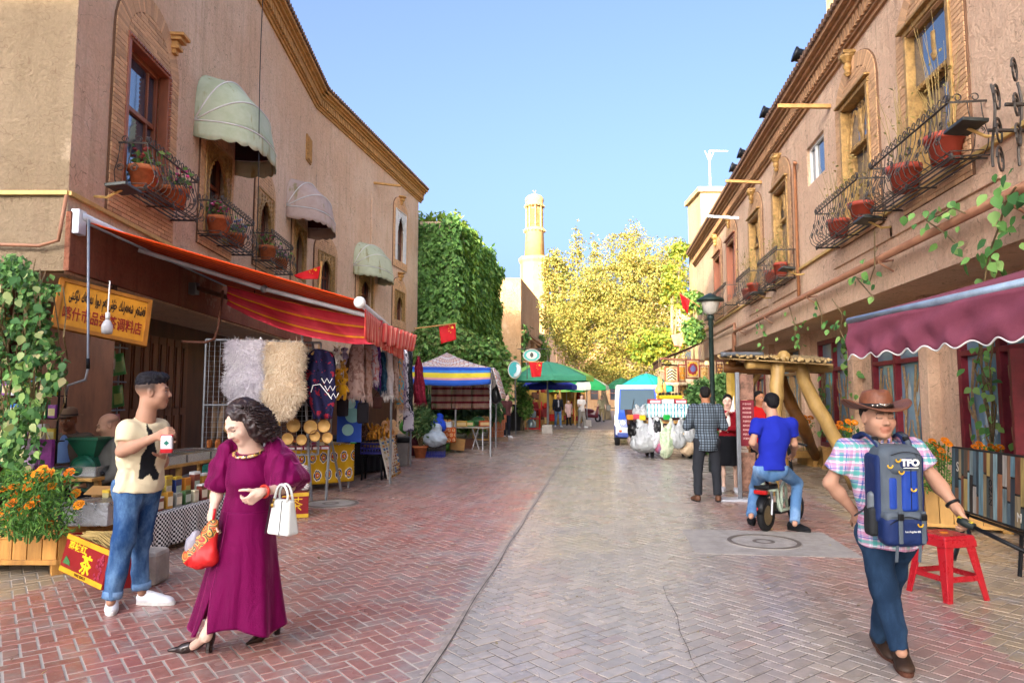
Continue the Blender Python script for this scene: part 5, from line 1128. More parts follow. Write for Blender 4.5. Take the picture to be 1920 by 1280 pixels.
bag('hand_bag','black cloth bag hanging below the paisley shawls',670,690,740,793,11.4,col('17131a',.8));bag('hand_bag','small black pouch hanging left of the blue poster',632,652,735,780,11.2,col('1c161c',.8));bag('tote_bag','pale printed tote bag at the end of the scarf rail',756,775,757,808,15.2,blotch('tote_print','b9b3ba',(('4a4458',7,.55,.58),),1));bag('hand_bag','brown fringed bag hanging between the white scarves',699,716,735,765,12.3,col('4a2a22',.8))
t=thing('poster_board','blue board with pale turquoise round plates on it','board',at(655,800,11.9),YAW);b=MB();b.box(.42,.03,.72,None,(0,0,.1));b.build('board',col('1f4aa8',.5),t)
for(x,z,r,h) in((.06,.2,.13,'7ab0b0'),(-.02,-.05,.1,'8fc0bc'),(0.02,.40,.09,'9fcfcf')):b=MB();b.lathe([(r,0),(r,.012),(.001,.016)],20,TR(x,-.016,z)@Matrix.Rotation(PI/2,4,'X'));b.build('disc',col(h,.4),t)
g1,g2=gnd(640,905),gnd(742,880);drape('table under a black cloth crowded with brass souvenirs',(g1.x-.15,g1.y+.2),(g2.x-.05,g2.y+.2),.80,.9,mat('black_table_cloth','131216',rough=.95),.05)
M_BRASS=mat('aged_brass','b07a2c',rough=.35,metal=.8,var=.3);M_DKB=mat('dark_bronze','4a3020',rough=.45,metal=.5)
def figurine(px,d,label,m,s):
 k=R.choice((0,1,2));t=thing('brass_figurine',label.replace('KIND',('vase','camel','jug')[k]),'figurine',atz(px,d,.805),R.uniform(0,6),'souvenir figurines on the black table');b=MB()
 if k==0:b.lathe([(.03*s,0),(.035*s,.01*s),(.012*s,.03*s),(.03*s,.07*s),(.04*s,.1*s),(.015*s,.14*s),(.018*s,.17*s),(.004,.2*s)],10)
 elif k==1:
  b.ball(.05*s,TR(0,0,.09*s),sc=(1.3,.8,.8));b.ball(.03*s,TR(.0,0,.14*s));b.tube([(.05*s,0,.1*s),(.09*s,0,.14*s),(.1*s,0,.19*s)],[.018*s,.014*s,.012*s],6);b.ball(.02*s,TR(.115*s,0,.19*s),sc=(1.4,1,1))
  for x in(-.04,.04):
   for y in(-.02,.02):b.tube([(x*s,y*s,.07*s),(x*s,y*s,0)],.009*s,5)
 else:b.lathe([(.04*s,0),(.055*s,.03*s),(.05*s,.08*s),(.02*s,.11*s),(.028*s,.13*s),(.02*s,.135*s)],12);b.tube([(.05*s,0,.06*s),(.09*s,0,.1*s),(.1*s,0,.125*s)],.008*s,5)
 b.build('body',m,t,True)
adj=['stubby','slim','squat','tall','plain','round','narrow','curved'];n=0
for row,(d,sc_) in enumerate(((12.15,1.1),(12.55,1.4),(13.0,1.7))):
 for k in range(9):
  px=654+k*9.6+row*3;n+=1;dd_=d+k*.17
  br=k>3 or R.random()<.3
  figurine(px,dd_,'%s KIND in the %s row of souvenirs, %s from the toys'%(('bronze','brass')[br],('front','middle','back')[row],('first','second','third','fourth','fifth','sixth','seventh','eighth','ninth')[k]),M_BRASS if br else M_DKB,sc_*R.uniform(.8,1.15))
t=boxthing('payment_stand','small bright green plastic card stand at the front of the black table','card stand',Mx(664,11.95,.805),.1,.03,.13,col('1f9a3c',.4),face=col('c8d8c8',.4))
for i,(px,d,h,l) in enumerate(((722,13.6,'c09060','tan gourd at the far end of the souvenir table'),(730,13.9,'b07a48','darker gourd beside the tan one'),(738,14.2,'c8a070','pale gourd next to the rail post'))):p=atz(px,d,.81);t=thing('gourd',l,'gourd',p,0,'gourds at the end of the souvenir table');b=MB();b.lathe([(.03,0),(.1,.04),(.12,.1),(.09,.17),(.05,.2),(.07,.26),(.05,.31),(.012,.34)],12);b.build('shell',col(h,.4),t,True);b=MB();b.tube([(0,0,.33),(.01,0,.38)],.01,5);b.build('stem',M_STEM,t)
g=gnd(700,898);t=thing('black_stool','black four legged stool carrying the blue crate of walnuts','stool',g,YAW)
for x in(-.17,.17):
 for y in(-.15,.15):b=MB();b.tube([(x*1.15,y*1.15,0),(x,y,.4),(x*.7,y*.7,.47)],.018,6);b.build('leg',M_BLK,t,True)
b=MB();b.lathe([(.2,.47),(.21,.48),(.2,.5)],16);b.build('seat',M_BLK,t,True)
t=thing('plastic_crate','blue plastic crate heaped with walnuts on the black stool','crate',g+UP*.5,YAW);b=MB();W,D,H=.44,.32,.2;M_BCR=col('26267a',.4)
for z in(0,.09,.18):
 for(sx,sy,x,y) in((W,.02,0,-D/2),(W,.02,0,D/2),(.02,D,-W/2,0),(.02,D,W/2,0)):b.box(sx,sy,.035,None,(x,y,z+.02))
for x in np.linspace(-W/2,W/2,9):
 for y in(-D/2,D/2):b.box(.012,.021,.2,None,(x,y,.1))
b.box(W-.02,D-.02,.01,None,(0,0,.008));b.build('body',M_BCR,t);b=MB()
for i in range(70):b.ball(.026,TR(R.uniform(-.19,.19),R.uniform(-.14,.14),.12+R.uniform(0,.09),R.random()*6,R.random()*3),7,5,sc=(1,1,1.15))
o=b.build('walnut',mat('walnut_shell','a5825a',rough=.8,bump=.5,bsc=120),t,True);tag(o,kind='stuff')
c=[at(711,822,13.2),at(738,815,13.9),gnd(750,886),gnd(728,898)];o=(c[2]+c[3])/2;t=thing('souvenir_board','leaning white board covered with rows of small colourful souvenirs','board',o);c=[x-o for x in c];ex=(c[1]-c[0]+c[2]-c[3]).normalized();up_=(c[0]-c[3]+c[1]-c[2]).normalized();nn=up_.cross(ex).normalized();nn=nn if nn.dot(FW)<0 else-nn
b=MB();b.grid(lambda u,v:quadp(u,v,*c),1,1);b.build('board',col('c9c4b8',.6),t,solid=.03);b=MB()
for i in range(6):
 for j in range(13):u,v=(i+.5)/6,(j+.5)/13;b.col=S(R.choice(('b0782c','8a5a2a','d0b060','7a3a2a','d8d0c0','3a6a9a','a89a70')));p=quadp(u,v,*c)+nn*.03;M=Matrix.Identity(4);M.col[0][:3]=ex;M.col[1][:3]=nn;M.col[2][:3]=up_;M.col[3][:3]=p;b.box(.062*R.uniform(.7,1.1),.03,.06*R.uniform(.7,1.1),M)
o=b.build('souvenir',mat('souvenir_paint','ffffff',vc=True,rough=.4),t);tag(o,kind='stuff')
g=gnd(752,872);t=thing('waste_bin','grey waste bin with a black liner by the scarf rail post','bin',g,YAW);b=MB();b.box(.34,.34,.62,None,(0,0,.31),1.15);b.build('body',mat('grey_plastic','77706a',rough=.6),t,bev=.02);b=MB();b.box(.43,.43,.14,None,(0,0,.61),1.05);b.build('liner',mat('black_plastic_film','0f0f11',rough=.3),t,bev=.03)
g=gnd(552,968);t=boxthing('tea_carton','red and gold tea carton under a heap of striped cloth behind the woman','carton',Matrix.Translation(g)@Matrix.Rotation(YAW+.35,4,'Z'),.34,.3,.34,col('7a1820',.4),bev=.006);b=MB();b.box(.345,.305,.05,None,(0,0,.03));b.box(.345,.305,.05,None,(0,0,.31));b.build('gold_band',col('c09a2c',.4),t);text_mesh('茶',.2,TR(0,-.156,.17)@Matrix.Rotation(PI/2,4,'X'),col('d8b028',.4),t)
t=thing('cloth_bundle','crumpled grey and white striped cloth bundled on the tea carton','cloth',g+UP*.36,.5);q=Sdf();
for i in range(9):q.cone((R.uniform(-.13,.0),R.uniform(-.1,.1),.05+.03*i),(R.uniform(0,.16),R.uniform(-.1,.1),.04+.032*i),.05,.045,k=.02)
tt_=NT('grey_stripe_cloth');qq=tt_.wave(tt_.mp(tt_.co('Object'),(1,1,1),(0,.25,0)),14,2.5,'Z');tt_.set('Base Color',tt_.mix(tt_.step(qq,.2,.4),S('6f6a66'),S('c4beb8')));tt_.set('Roughness',.95);sdfobj('cloth',q,.014,tt_.m,t,wr=.014,wsc=(14,14,14))
# ================================================================== the spice stall
XF=-4.42
dr=drape('low stall table under a black and white checked cloth',(XF-.06,6.3),(XF,9.3),.43,.62,M_CHECK,.07,m2=uvmat('check_cloth_end',check_fn(24,14,'d8d8d6','17181c')))
t=thing('tray_bench','raised pine bench holding the steel spice trays','bench',(-5.4,6.4,0));b=MB();b.box(.7,3.0,.035,None,(0,1.4,.78));b.build('bench_top',M_PINE,t,bev=.004)
for x in(-.3,.3):
 for y in(.05,1.4,2.8):b=MB();b.box(.05,.05,.76,None,(x,y,.38));b.build('leg',M_PINE,t)
M_TRAY=mat('stainless_tray','aeb0b2',rough=.22,metal=.9,var=.1)
k=0
for r_ in range(2):
 for i in range(5):
  l='%s row steel spice tray, %s from the cream shirted man'%(('front','rear')[r_],('first','second','third','fourth','fifth')[i])
  t=thing('steel_tray',l,'tray',(-5.23-.33*r_,6.62+i*.52,.80),0,'steel spice trays on the bench');b=MB()
  for(sx,sy,x,y) in((.3,.012,0,-.24),(.3,.012,0,.24),(.012,.48,-.15,0),(.012,.48,.15,0)):b.box(sx,sy,.1,None,(x,y,.05))
  b.box(.3,.48,.008,None,(0,0,.004));b.box(.33,.03,.008,None,(0,-.25,.1));b.box(.33,.03,.008,None,(0,.25,.1));b.box(.03,.5,.008,None,(-.16,0,.1));b.box(.03,.5,.008,None,(.16,0,.1));b.build('pan',M_TRAY,t)
  b=MB();b.box(.28,.46,.03,None,(0,0,.06));b.build('spice',mat('spice_'+str(k%4),('6a4a24','8a3a1c','4a3c20','9a7a3c')[k%4],rough=.95,bump=1,bsc=150),t);k+=1
HX=['a8903c','7a4030','3c5a34','9c9060','8a2a24','2c3a6a','b08030','c0b898','5a4a30','3a6aa0','c07828','8a8a80','6a3028','b0a880']
WORD={'a8903c':'mustard','7a4030':'brick red','3c5a34':'green','9c9060':'straw','8a2a24':'crimson','2c3a6a':'navy','b08030':'amber','c0b898':'ivory','5a4a30':'dark brown','3a6aa0':'blue','c07828':'orange','8a8a80':'grey','6a3028':'chestnut','b0a880':'beige'}
for r_,(x,z,h,n0) in enumerate(((-4.55,.435,.15,19),(-4.74,.435,.25,17))):
 for i in range(n0):
  hx=HX[(i*5+r_*3)%14];y=6.15+i*(3.0/n0);where=('near end','near half','middle','far half','far end')[min(4,i*5//n0)]
  nb_=HX[((i+1)*5+r_*3)%14];l='%s packet, %s row of the checked table, %s, before a %s one'%(WORD[hx],('front','back')[r_],where,WORD[nb_])
  boxthing('spice_packet',l,'packet',TR(x,y,z,rz=PI/2+R.uniform(-.08,.08)),.10+R.uniform(-.01,.02),.07,h+R.uniform(-.03,.03),col(hx,.35),'spice packets on the checked table',face=col(R.choice(('d0c8b0','c0b060','b0c0b0','8a3a28')),.35),lid=col(R.choice(('c0a030','c8c8c4',hx)),.4) if R.random()<.6 else None,bev=.006)
M_FOIL=mat('crinkled_foil','b8babd',rough=.28,metal=.95,bump=1.,bsc=22,bd=.03)
p=at(180,958,6.5);t=boxthing('foil_tub','shiny foil wrapped tub standing before the green mill','tub',Matrix.Translation((p.x,p.y,.43))@Matrix.Rotation(YAW,4,'Z'),.42,.34,.2,M_FOIL,bev=.015);b=MB();b.box(.44,.36,.02,None,(0,0,.205));b.build('rim',M_FOIL,t)
t=boxthing('open_carton','open brown cardboard carton resting behind the foil tub','carton',Matrix.Translation((p.x-.05,p.y+.45,.43))@Matrix.Rotation(YAW-.1,4,'Z'),.46,.34,.26,M_CARD,bev=.004)
for(sx,sy,x,y,rx) in((.46,.14,0,-.22,.5),(.46,.14,0,.22,-.5)):b=MB();b.box(sx,sy,.006,TR(x,y,.27,rx=rx));b.build('flap',M_CARD,t)
M_GRN=mat('green_mill_enamel','12503a',rough=.35,var=.15,spec=.5)
p=at(165,900,7.2);t=thing('spice_mill','green enamelled spice mill with a square hopper','spice mill',(p.x,p.y,.60),YAW);t.scale=(.8,)*3
b=MB();b.box(.2,.2,.22,TR(0.02,0,.60),tap=1.95);b.build('hopper',M_GRN,t,bev=.005);b=MB();b.box(.42,.42,.02,TR(.02,0,.72));b.box(.36,.36,.03,TR(.02,0,.725));b.build('hopper_rim',M_GRN,t)
q=Sdf().cone((0.02,-.12,.34),(.02,.12,.34),.15,k=.02).box((.02,0,.42),(.09,.09,.12),.02,k=.04).box((.02,0,.12),(.13,.12,.16),.02,k=.04).cone((-.16,-.02,.3),(-.02,0,.34),.07,.11,k=.03);sdfobj('housing',q,.014,M_GRN,t)
b=MB();b.lathe([(.06,-.03),(.17,-.02),(.17,.02),(.06,.03)],20,TR(.02,-.15,.34)@Matrix.Rotation(PI/2,4,'X'));b.build('face_plate',M_GRN,t,True);b=MB();b.box(.3,.3,.03,TR(.02,0,-.02));b.build('foot',M_GRN,t);b=MB();b.tube([(.2,-.14,.3),(.27,-.16,.28)],.015,6);b.ball(.03,TR(.28,-.16,.28));b.build('handle',M_BLK,t,True)
t=tag(MB().box(.42,.42,.57,TR(p.x+.02,p.y,.285,YAW)).build('mill_stand',M_PINE),'plain wooden stand under the green spice mill','stand')
p=at(337,868,8.1);t=boxthing('orange_carton','orange printed carton standing behind the steel trays','carton',Matrix.Translation((-5.75,p.y,.82))@Matrix.Rotation(.5,4,'Z'),.36,.26,.2,col('b8501c',.45),face=col('d0882c',.4),lid=col('8a2418',.5));b=MB();b.lathe([(.05,0),(.05,.004)],16,TR(.06,-.133,.1,0,PI/2));b.build('emblem',col('c8c8d0',.4),t)
t=boxthing('brown_carton','small brown carton with a yellow label next to the orange one','carton',Matrix.Translation((-5.6,p.y-.42,.82))@Matrix.Rotation(.4,4,'Z'),.2,.18,.17,M_CARD,face=col('b0b050',.5))
for i,(px,py,h,l) in enumerate(((395,885,'1f6a60','teal sack bulging behind the trays'),(420,878,'2a7a70','second teal sack beside the patterned cloth'))):p=at(px,py,10.2);t=thing('teal_sack',l,'sack',p,0,'teal sacks behind the trays');q=Sdf().ell((0,0,0),(.16,.14,.13),k=.05).ell((.05,0,.09),(.07,.07,.05),k=.05);sdfobj('sack',q,.02,mat('teal_cloth','1f6a60',rough=.8),t,wr=.015,wsc=(12,12,12))
c=[at(133,1003,5.62),at(209,1041,5.30),at(192,1104,5.32),at(109,1071,5.62)];o=(c[2]+c[3])/2;ex=((c[1]-c[0])+(c[2]-c[3])).normalized();ez=(c[0]-c[3]);ez=(ez-ex*ez.dot(ex)).normalized();ey=ez.cross(ex);ey=ey if ey.dot(FW)>0 else-ey
wx,hz=(c[1]-c[0]).length,(c[0]-c[3]).length;MTB=Matrix.Identity(4);MTB.col[0][:3]=ex;MTB.col[1][:3]=ey;MTB.col[2][:3]=ez;MTB.col[3][:3]=o
t=thing('tea_carton','tilted red and gold tea carton with big characters, filled with dried stalks','carton');t.matrix_basis=MTB;D_b=.26;M_TEAR=mat('tea_box_red','7e1718',rough=.35,var=.1);M_TEAG=mat('tea_box_gold','b8901c',rough=.4,var=.15)
b=MB();b.box(wx,.008,hz,None,(0,0,hz/2));b.box(wx,.008,hz,None,(0,D_b,hz/2));b.box(.008,D_b,hz,None,(-wx/2,D_b/2,hz/2));b.box(.008,D_b,hz,None,(wx/2,D_b/2,hz/2));b.box(wx,D_b,.008,None,(0,D_b/2,.004));b.build('carton_wall',M_TEAR,t)
b=MB();b.box(wx+.002,.004,hz*.13,None,(0,-.005,hz*.08));b.box(wx+.002,.004,hz*.13,None,(0,-.005,hz*.92));b.build('gold_band',M_TEAG,t)
RX=Matrix.Rotation(PI/2,4,'X');text_mesh('荔枝红',.062,TR(-wx*.2,-.006,hz*.73)@RX,col('d8b020',.4),t,off=.0015,fit=wx*.42);text_mesh('茶',.155,TR(wx*.06,-.006,hz*.38)@RX,col('e0b81c',.4),t,off=.003);text_mesh('净重量 优质红茶',.022,TR(0,-.008,hz*.08)@RX,col('6a3a10',.5),t)
b=MB()
for i in range(26):b.ball(.014,TR(wx*.36+R.uniform(-.045,.04),-.006,hz*(.2+.6*R.random())),7,5,sc=(1,.3,1))
tag(b.build('printed_fruit',mat('printed_berry','8a2038',rough=.4),t,True),kind='stuff')
b=MB();b.prism([(-.06,0),(.05,0),(.03,.03),(-.03,.06)],0,.003,TR(-wx*.36,-.005,hz*.24)@RX);b.build('printed_leaf',col('3a6a3a',.4),t)
b=MB()
for i in range(110):
 y=R.uniform(.02,D_b-.02);z=hz*.9+R.uniform(-.02,.07);a=R.gauss(0,.12);x0=-wx*.42+R.uniform(-.02,.1);x1=wx*.5+R.uniform(-.15,.08);b.tube([(x0,y,z-.02),((x0+x1)/2,y+a*.1,z+.025+R.gauss(0,.01)),(x1,y+a*.15,z-.01)],R.uniform(.003,.006),4)
tag(b.build('dried_stalk',mat('dry_straw','9c8450',rough=.9,var=.3),t),kind='stuff')
g=gnd(266,1098);t=thing('concrete_block','rounded grey concrete block standing behind the jeans','concrete block',g,YAW);b=MB();b.box(.27,.26,.29,None,(0,.1,.145),.96);b.build('block',M_CONC,t,bev=.04)
g=gnd(60,1078);PX,PY=g.x,g.y;t=thing('wooden_planter','slatted pine planter full of marigolds beside the tilted tea carton','planter',(PX,PY,0),YAW)
poly=[(-1.0,0),(.22,0),(.40,.16),(.40,.62),(.22,.8),(-1.0,.8)]
def planter(t,poly,z0,z1,bw,m,rim=.045,sharp=.05,feet=True,nb_=None):
 n=len(poly)
 for i in range(n):
  a,c=Vector((*poly[i],0)),Vector((*poly[(i+1)%n],0));d=c-a;L=d.length;k=max(1,int(L/bw));ang=math.atan2(d.y,d.x)
  for j in range(k):
   w=L/k;x0=j*w+.004;x1=(j+1)*w-.004;h=z1+R.uniform(-.008,.008);b=MB()
   b.prism([(x0,z0),(x1,z0),(x1,h),((x0+x1)/2,h+sharp),(x0,h)],-.012,.012,TR(a.x,a.y,0,ang)@Matrix.Rotation(PI/2,4,'X'));b.build('slat',m,t,bev=.003)
  for z,hh in((z0+.02,rim),(z1-.05,rim)):
   b=MB();b.box(L+.03,.022,hh,TR(a.x,a.y,0,ang),(L/2,-.024,z));b.build('rail',m,t,bev=.004)
  if feet:b=MB();b.box(.11,.11,z0+.01,TR(a.x,a.y,0,ang),(.02,.06,(z0+.01)/2),1.1);b.build('foot',m,t,bev=.005)
 b=MB();b.prism([(x*.97,y*.94+.02) for x,y in poly],z1-.1,z1-.06);b.build('soil',mat('dark_soil','2a2018',rough=.95,bump=1,bsc=40),t)
planter(t,poly,.10,.40,.13,M_PLANTER)
MARI=['c96a08','d87c0c','e08a14']
FLM={}
def flower_mesh(h):
 if h not in FLM:
  b=MB();b.col=S(h)
  for ring,(n,r,z,tl) in enumerate(((9,.85,0,.2),(8,.62,.16,.6),(6,.36,.28,1.0),(3,.14,.34,1.3))):
   for k in range(n):
    a=2*PI*k/n+ring*.3;M=TR(0,0,z,a)@TR(r*.35,0,0,ry=-tl*.7);i=b.vs([(0,-.12,0),(r*.5,-.26,.04),(r*.72,0,-.02),(r*.5,.26,.04),(0,.12,0)],M);b.face((i,i+1,i+2,i+3,i+4))
  o=b.build('flower',mat('marigold_petal','ffffff',vc=True,rough=.7,var=.15),link=False);FLM[h]=o.data;bpy.data.objects.remove(o)
 return FLM[h]
def marigold(name,label,flw,box,d,nfol,base_z,rt,group='marigold plants'):
 """flw: (px, py) of each bloom; box: px0, px1, py0, py1 of the leaves."""
 o=atz((box[0]+box[1])/2,d,base_z);t=thing(name,label,'flowers',o,0,group);b=MB()
 for(px,py) in flw:
  p=at(px,py,d+R.uniform(-.25,.2))-o;M=TR(*p)@Matrix.Rotation(R.uniform(.4,1.0),4,Vector((RT.x,RT.y,0)))@Matrix.Rotation(R.random()*6,4,'Z')@Matrix.Diagonal((rt*1.1,rt*1.1,rt*1.2,1));share('flower',flower_mesh(R.choice(MARI)),t,M)
  b.tube([(p.x*.6,p.y*.6,0),(p.x*.85,p.y*.85,p.z*.6),(p.x,p.y,p.z)],[.006,.005,.004],4)
 b.build('stem',mat('green_stem','4a6a30',rough=.8),t)
 P=[]
 for i in range(nfol):px=R.triangular(box[0],box[1]);py=R.uniform(box[2],box[3]);p=at(px,py,d+R.gauss(0,.16))-o;P.append(p)
 P=np.array(P);leafcloud('foliage',P,rs.normal(0,1,P.shape)+[0,-.5,.6],.055,['3f6a2c','4d7a34','5d8a3c','35582a','6a9040'],t,asp=.3,droop=.3)
marigold('marigold_plant','dense orange marigolds in the planter beside the green mill',[(5,918),(26,913),(37,921),(53,911),(24,933),(8,957),(22,943),(57,947),(70,888),(92,887),(75,898),(130,886),(115,902),(103,911),(40,958),(142,925),(148,946),(30,966),(80,880),(54,893),(95,912),(68,936),(93,983)],(-30,150,880,1003),5.95,2600,.38,.052)
t=thing('corner_creeper','broad leaved green creeper hanging over the stall at the building corner','creeper',at(40,900,6.6));o=Vector(t.location);edge=[(470,30),(505,70),(530,110),(560,82),(620,88),(680,118),(720,108),(760,84),(800,66),(850,70),(900,50)]
def vinept():
 while True:
  py=R.uniform(475,900);xm=np.interp(py,[e[0] for e in edge],[e[1] for e in edge])+R.gauss(0,7);px=xm-abs(R.gauss(0,75)) if R.random()<.6 else R.uniform(-60,xm)
  if R.random()<.12+.88*(_n3(np.array([[px/26,py/34,0]]),5)[0]>-.05):return px,py
leaf_objs(t,[at(*vinept(),R.uniform(5.95,6.8))-o for i in range(300)],.085,['4a7a3a','5d8c46','3f6a34','37602e','6f9a50','86a458','9aa86a','a8a070'],-FW)
P=np.array([at(*vinept(),R.uniform(6.3,7.1))-o for i in range(4200)]);leafcloud('foliage',P,np.tile(np.array(-FW)+[0,0,.4],(4200,1)),.06,['3a5f2c','466e34','54803c','2f4f26','6a8a48'],t,jit=.6,droop=1.,asp=.8,kind='stuff')
b=MB()
for i in range(26):
 px,py=R.uniform(-20,120),R.uniform(480,560);q=[at(px,py,6.9)]
 for k in range(6):px+=R.gauss(-2,9);py+=R.uniform(30,60);q.append(at(px,py,R.uniform(6.3,6.8)))
 b.tube([x-o for x in q],.007,4)
b.build('stem',M_STEM,t)
t=thing('snack_rack','steel rack of snack bags against the shop front behind the cream shirted man','rack',W1.P(1.85,0,G+.35));M=W1.M(0,0);M.translation=(0,0,0);b=MB()
for s in(0,1.1):b.tube([(s,0,.3),(s,0,2.45)],.014,5,M)
for z in(.5,.95,1.4,1.85,2.4):b.tube([(-.1,0,z),(1.35,0,z)],.012,5,M);b.box(1.2,.2,.01,M,(.55,-.1,z-.01))
b.build('frame',M_STEEL,t)
def snack(s,z,h1,h2,label,tilt=0.):
 t=thing('snack_bag',label,'snack bag',(0,0,0),0,'snack bags on the steel rack');t.matrix_basis=W1.M(1.85+s,z,G+.44)@Matrix.Rotation(PI+tilt,4,'Z')@TR(ry=tilt*.4)
 q=MB();q.grid(lambda u,v:((u-.5)*.24,-.045*math.sin(PI*u)*math.sin(PI*v)**.7,v*.34),10,10);q.grid(lambda u,v:((u-.5)*.24,.045*math.sin(PI*u)*math.sin(PI*v)**.7,v*.34),10,10,flip=True);q.build('pouch',mat('foil_pouch_'+h1,h1,rough=.3,spec=.6),t,True)
 q=MB();q.grid(lambda u,v:((u-.5)*.15,-.004-.045*math.sin(PI*(.19+u*.62))*math.sin(PI*(.15+v*.5))**.7,.05+v*.17),6,6);q.build('label_panel',mat('pouch_print_'+h2,h2,rough=.35),t,True)
for a in((.15,1.98,'2a7a34','c0b0b0','green snack bag with a pale panel, nearest on the top shelf'),(.42,1.98,'2f8038','c8c0b8','second green snack bag on the top shelf'),(.68,1.98,'2a7530','d0c8c0','third green snack bag on the top shelf'),(.95,1.95,'3a9a4a','80b070','tilted bright green snack bag at the shelf end',.5),(.2,1.45,'8a3a1c','b05a2c','amber brown bottle shaped bag on the middle shelf'),(.95,1.45,'3a8a3c','a0c070','green bag sticking out beside the face of the man',.4),(.6,1.0,'b8386a','5aa070','pink snack bag on the third shelf'),(.9,1.0,'a02c5a','c05a80','magenta bag with a folded top on the third shelf',.3),(.85,.52,'c0a020','d8c050','yellow bag on the lowest shelf',.35),(.15,1.0,'b8501c','c87030','orange bag at the inner end of the third shelf'),(.5,.55,'4a6a3a','90a060','olive bag on the lowest shelf')):snack(*a)
t=thing('box_shelf','wire shelf of little packets half hidden by the creeper','shelf',at(42,870,7.3),YAW);b=MB()
for x in(-.35,.35):b.tube([(x,0,-.9),(x,0,1.0)],.012,5)
for z in(.0,.24,.48,.72):b.box(.74,.2,.012,None,(0,0,z))
b.build('frame',M_BLK,t);o_=Vector(t.location);k=0
for z in(.006,.246,.486,.726):
 for i in range(7):
  h=('b8a020','2c6aa8','c0c0c8','3a8a4a','a03848','d0b040','8a4a9a')[(i*3+k)%7];p=o_+RT*(-.3+i*.1)+UP*z;wd3=('yellow','blue','silver','green','crimson','gold','purple')[(i*3+k)%7]
  boxthing('spice_tin','%s tin on the %s level of the wire shelf, %s from its creeper end'%(wd3,('lowest','second','third','top')[k],('first','second','third','fourth','fifth','sixth','seventh')[i]),'tin',Matrix.Translation(p)@Matrix.Rotation(YAW,4,'Z'),.085,.07,R.uniform(.13,.2),col(h,.35),'tins on the wire shelf',face=col('d0c890',.4))
 k+=1
for i,(px,py,h,l) in enumerate(((62,850,'c0a0c0','lilac swirled gift bag hanging below the wire shelf'),(84,852,'8a3a8a','purple gift bag with a white swirl below the wire shelf'))):
 p=at(px,py,6.9);t=thing('gift_bag',l,'gift bag',p,YAW,'gift bags below the wire shelf');b=MB();b.box(.16,.05,.3,None,(0,0,0));b.build('bag',mat('swirl_'+h,h,rough=.4,var=.5,sc=4),t);b=MB();b.tube([(-.04,0,.15),(0,0,.24),(.04,0,.15)],.006,4);b.build('handle',M_WHITE,t,True)
# ================================================================== the canopy stall by the creeper building
def poles(t,pts,r,m,name='post'):
 o=Vector(t.location)
 for p,q in pts:b=MB();b.tube([Vector(p)-o,Vector(q)-o],r,6);b.build(name,m,t)
cs=thing('canopy_stall','market stall under a patterned canopy with a rainbow striped front edge','stall',at(850,745,19.5)-UP*1.6);o=Vector(cs.location)
c0,c1,c2,c3=at(765,700,18.2),at(920,700,18.8),at(930,692,22.5),at(772,690,22.0);apx=at(838,661,20.2);zc=at(838,688,18.5).z
Q=[Vector((p.x,p.y,zc)) for p in(c0,c1,c2,c3)]
b=MB()
for i in range(4):
 p,q=Q[i]-o,Q[(i+1)%4]-o;a=apx-o
 b.grid(lambda u,v:(p*(1-u)+q*u)*(1-v)+a*v+Vector((0,0,-.12*math.sin(PI*v)*math.sin(PI*u)-.05*math.sin(PI*v))),12,8)
b.build('canopy',M_IKP,cs,True,solid=.01)
M_RAIN=uvmat('rainbow_stripe',lambda t,uv:t.ramp(t.xyz(uv)[1],[(0,S('2a56b0')),(.3,S('c08a90')),(.42,S('c8b83a')),(.68,S('3a7ac0')),(.82,S('2348a0'))],'CONSTANT'))
b=MB();b.grid(lambda u,v:(Q[0]-o)*(1-u)+(Q[1]-o)*u+UP*(-.45*(1-v)-.06*math.sin(PI*u)*(1-v))+FW*(-.05-.03*math.sin(u*22)),40,5);b.build('front_edge',M_RAIN,cs,True,solid=.008)
b=MB();b.grid(lambda u,v:(Q[1]-o)*(1-u)+(Q[2]-o)*u+UP*(-.85*(1-v))+RT*(.05+.25*(1-v)+.05*math.sin(u*20)),24,5);b.build('side_flap',M_IKP,cs,True,solid=.008)
for k in range(3):
 b=MB();u0,u1=.18+k*.27,.18+(k+1)*.27-.01;y_=at(800,706+k*0,20.5);b.grid(lambda u,v:(Q[0]-o)*(1-(u0+(u1-u0)*u))+(Q[1]-o)*(u0+(u1-u0)*u)+FW*(1.9+.06*math.sin(u*14+k))+UP*(-.35-.82*(1-v)),16,6);b.build('hanging_panel',M_IKR,cs,True,solid=.008)
poles(cs,[(Vector((q.x,q.y,0)),q) for q in Q]+[(Vector((p.x,p.y,0)),Vector((p.x,p.y,zc))) for p in[(Q[0]+Q[1])/2+FW*1.9]],.03,M_STEEL)
c_=[at(918,690,19),at(938,715,19.6),at(925,738,19.4),at(914,725,19)];tag(clothsheet('plastic_sheet',lambda u,v:quadp(u,v,*c_)+FW*.08*math.sin(u*9+v*5),14,10,mat('milky_plastic','cfc8c4',rough=.35,trans=.25)),'crumpled milky plastic sheet tied at the canopy corner','plastic sheet')
p=at(930,742,19.3);t=thing('dark_bag','bundled black bag hanging from the canopy corner','bag',p);sdfobj('bag',Sdf().ell((0,0,0),(.17,.15,.22),k=.05).cone((0,0,.15),(0,0,.3),.06,.03,k=.05),.025,mat('black_plastic_film','0f0f11',rough=.3),t,wr=.02)
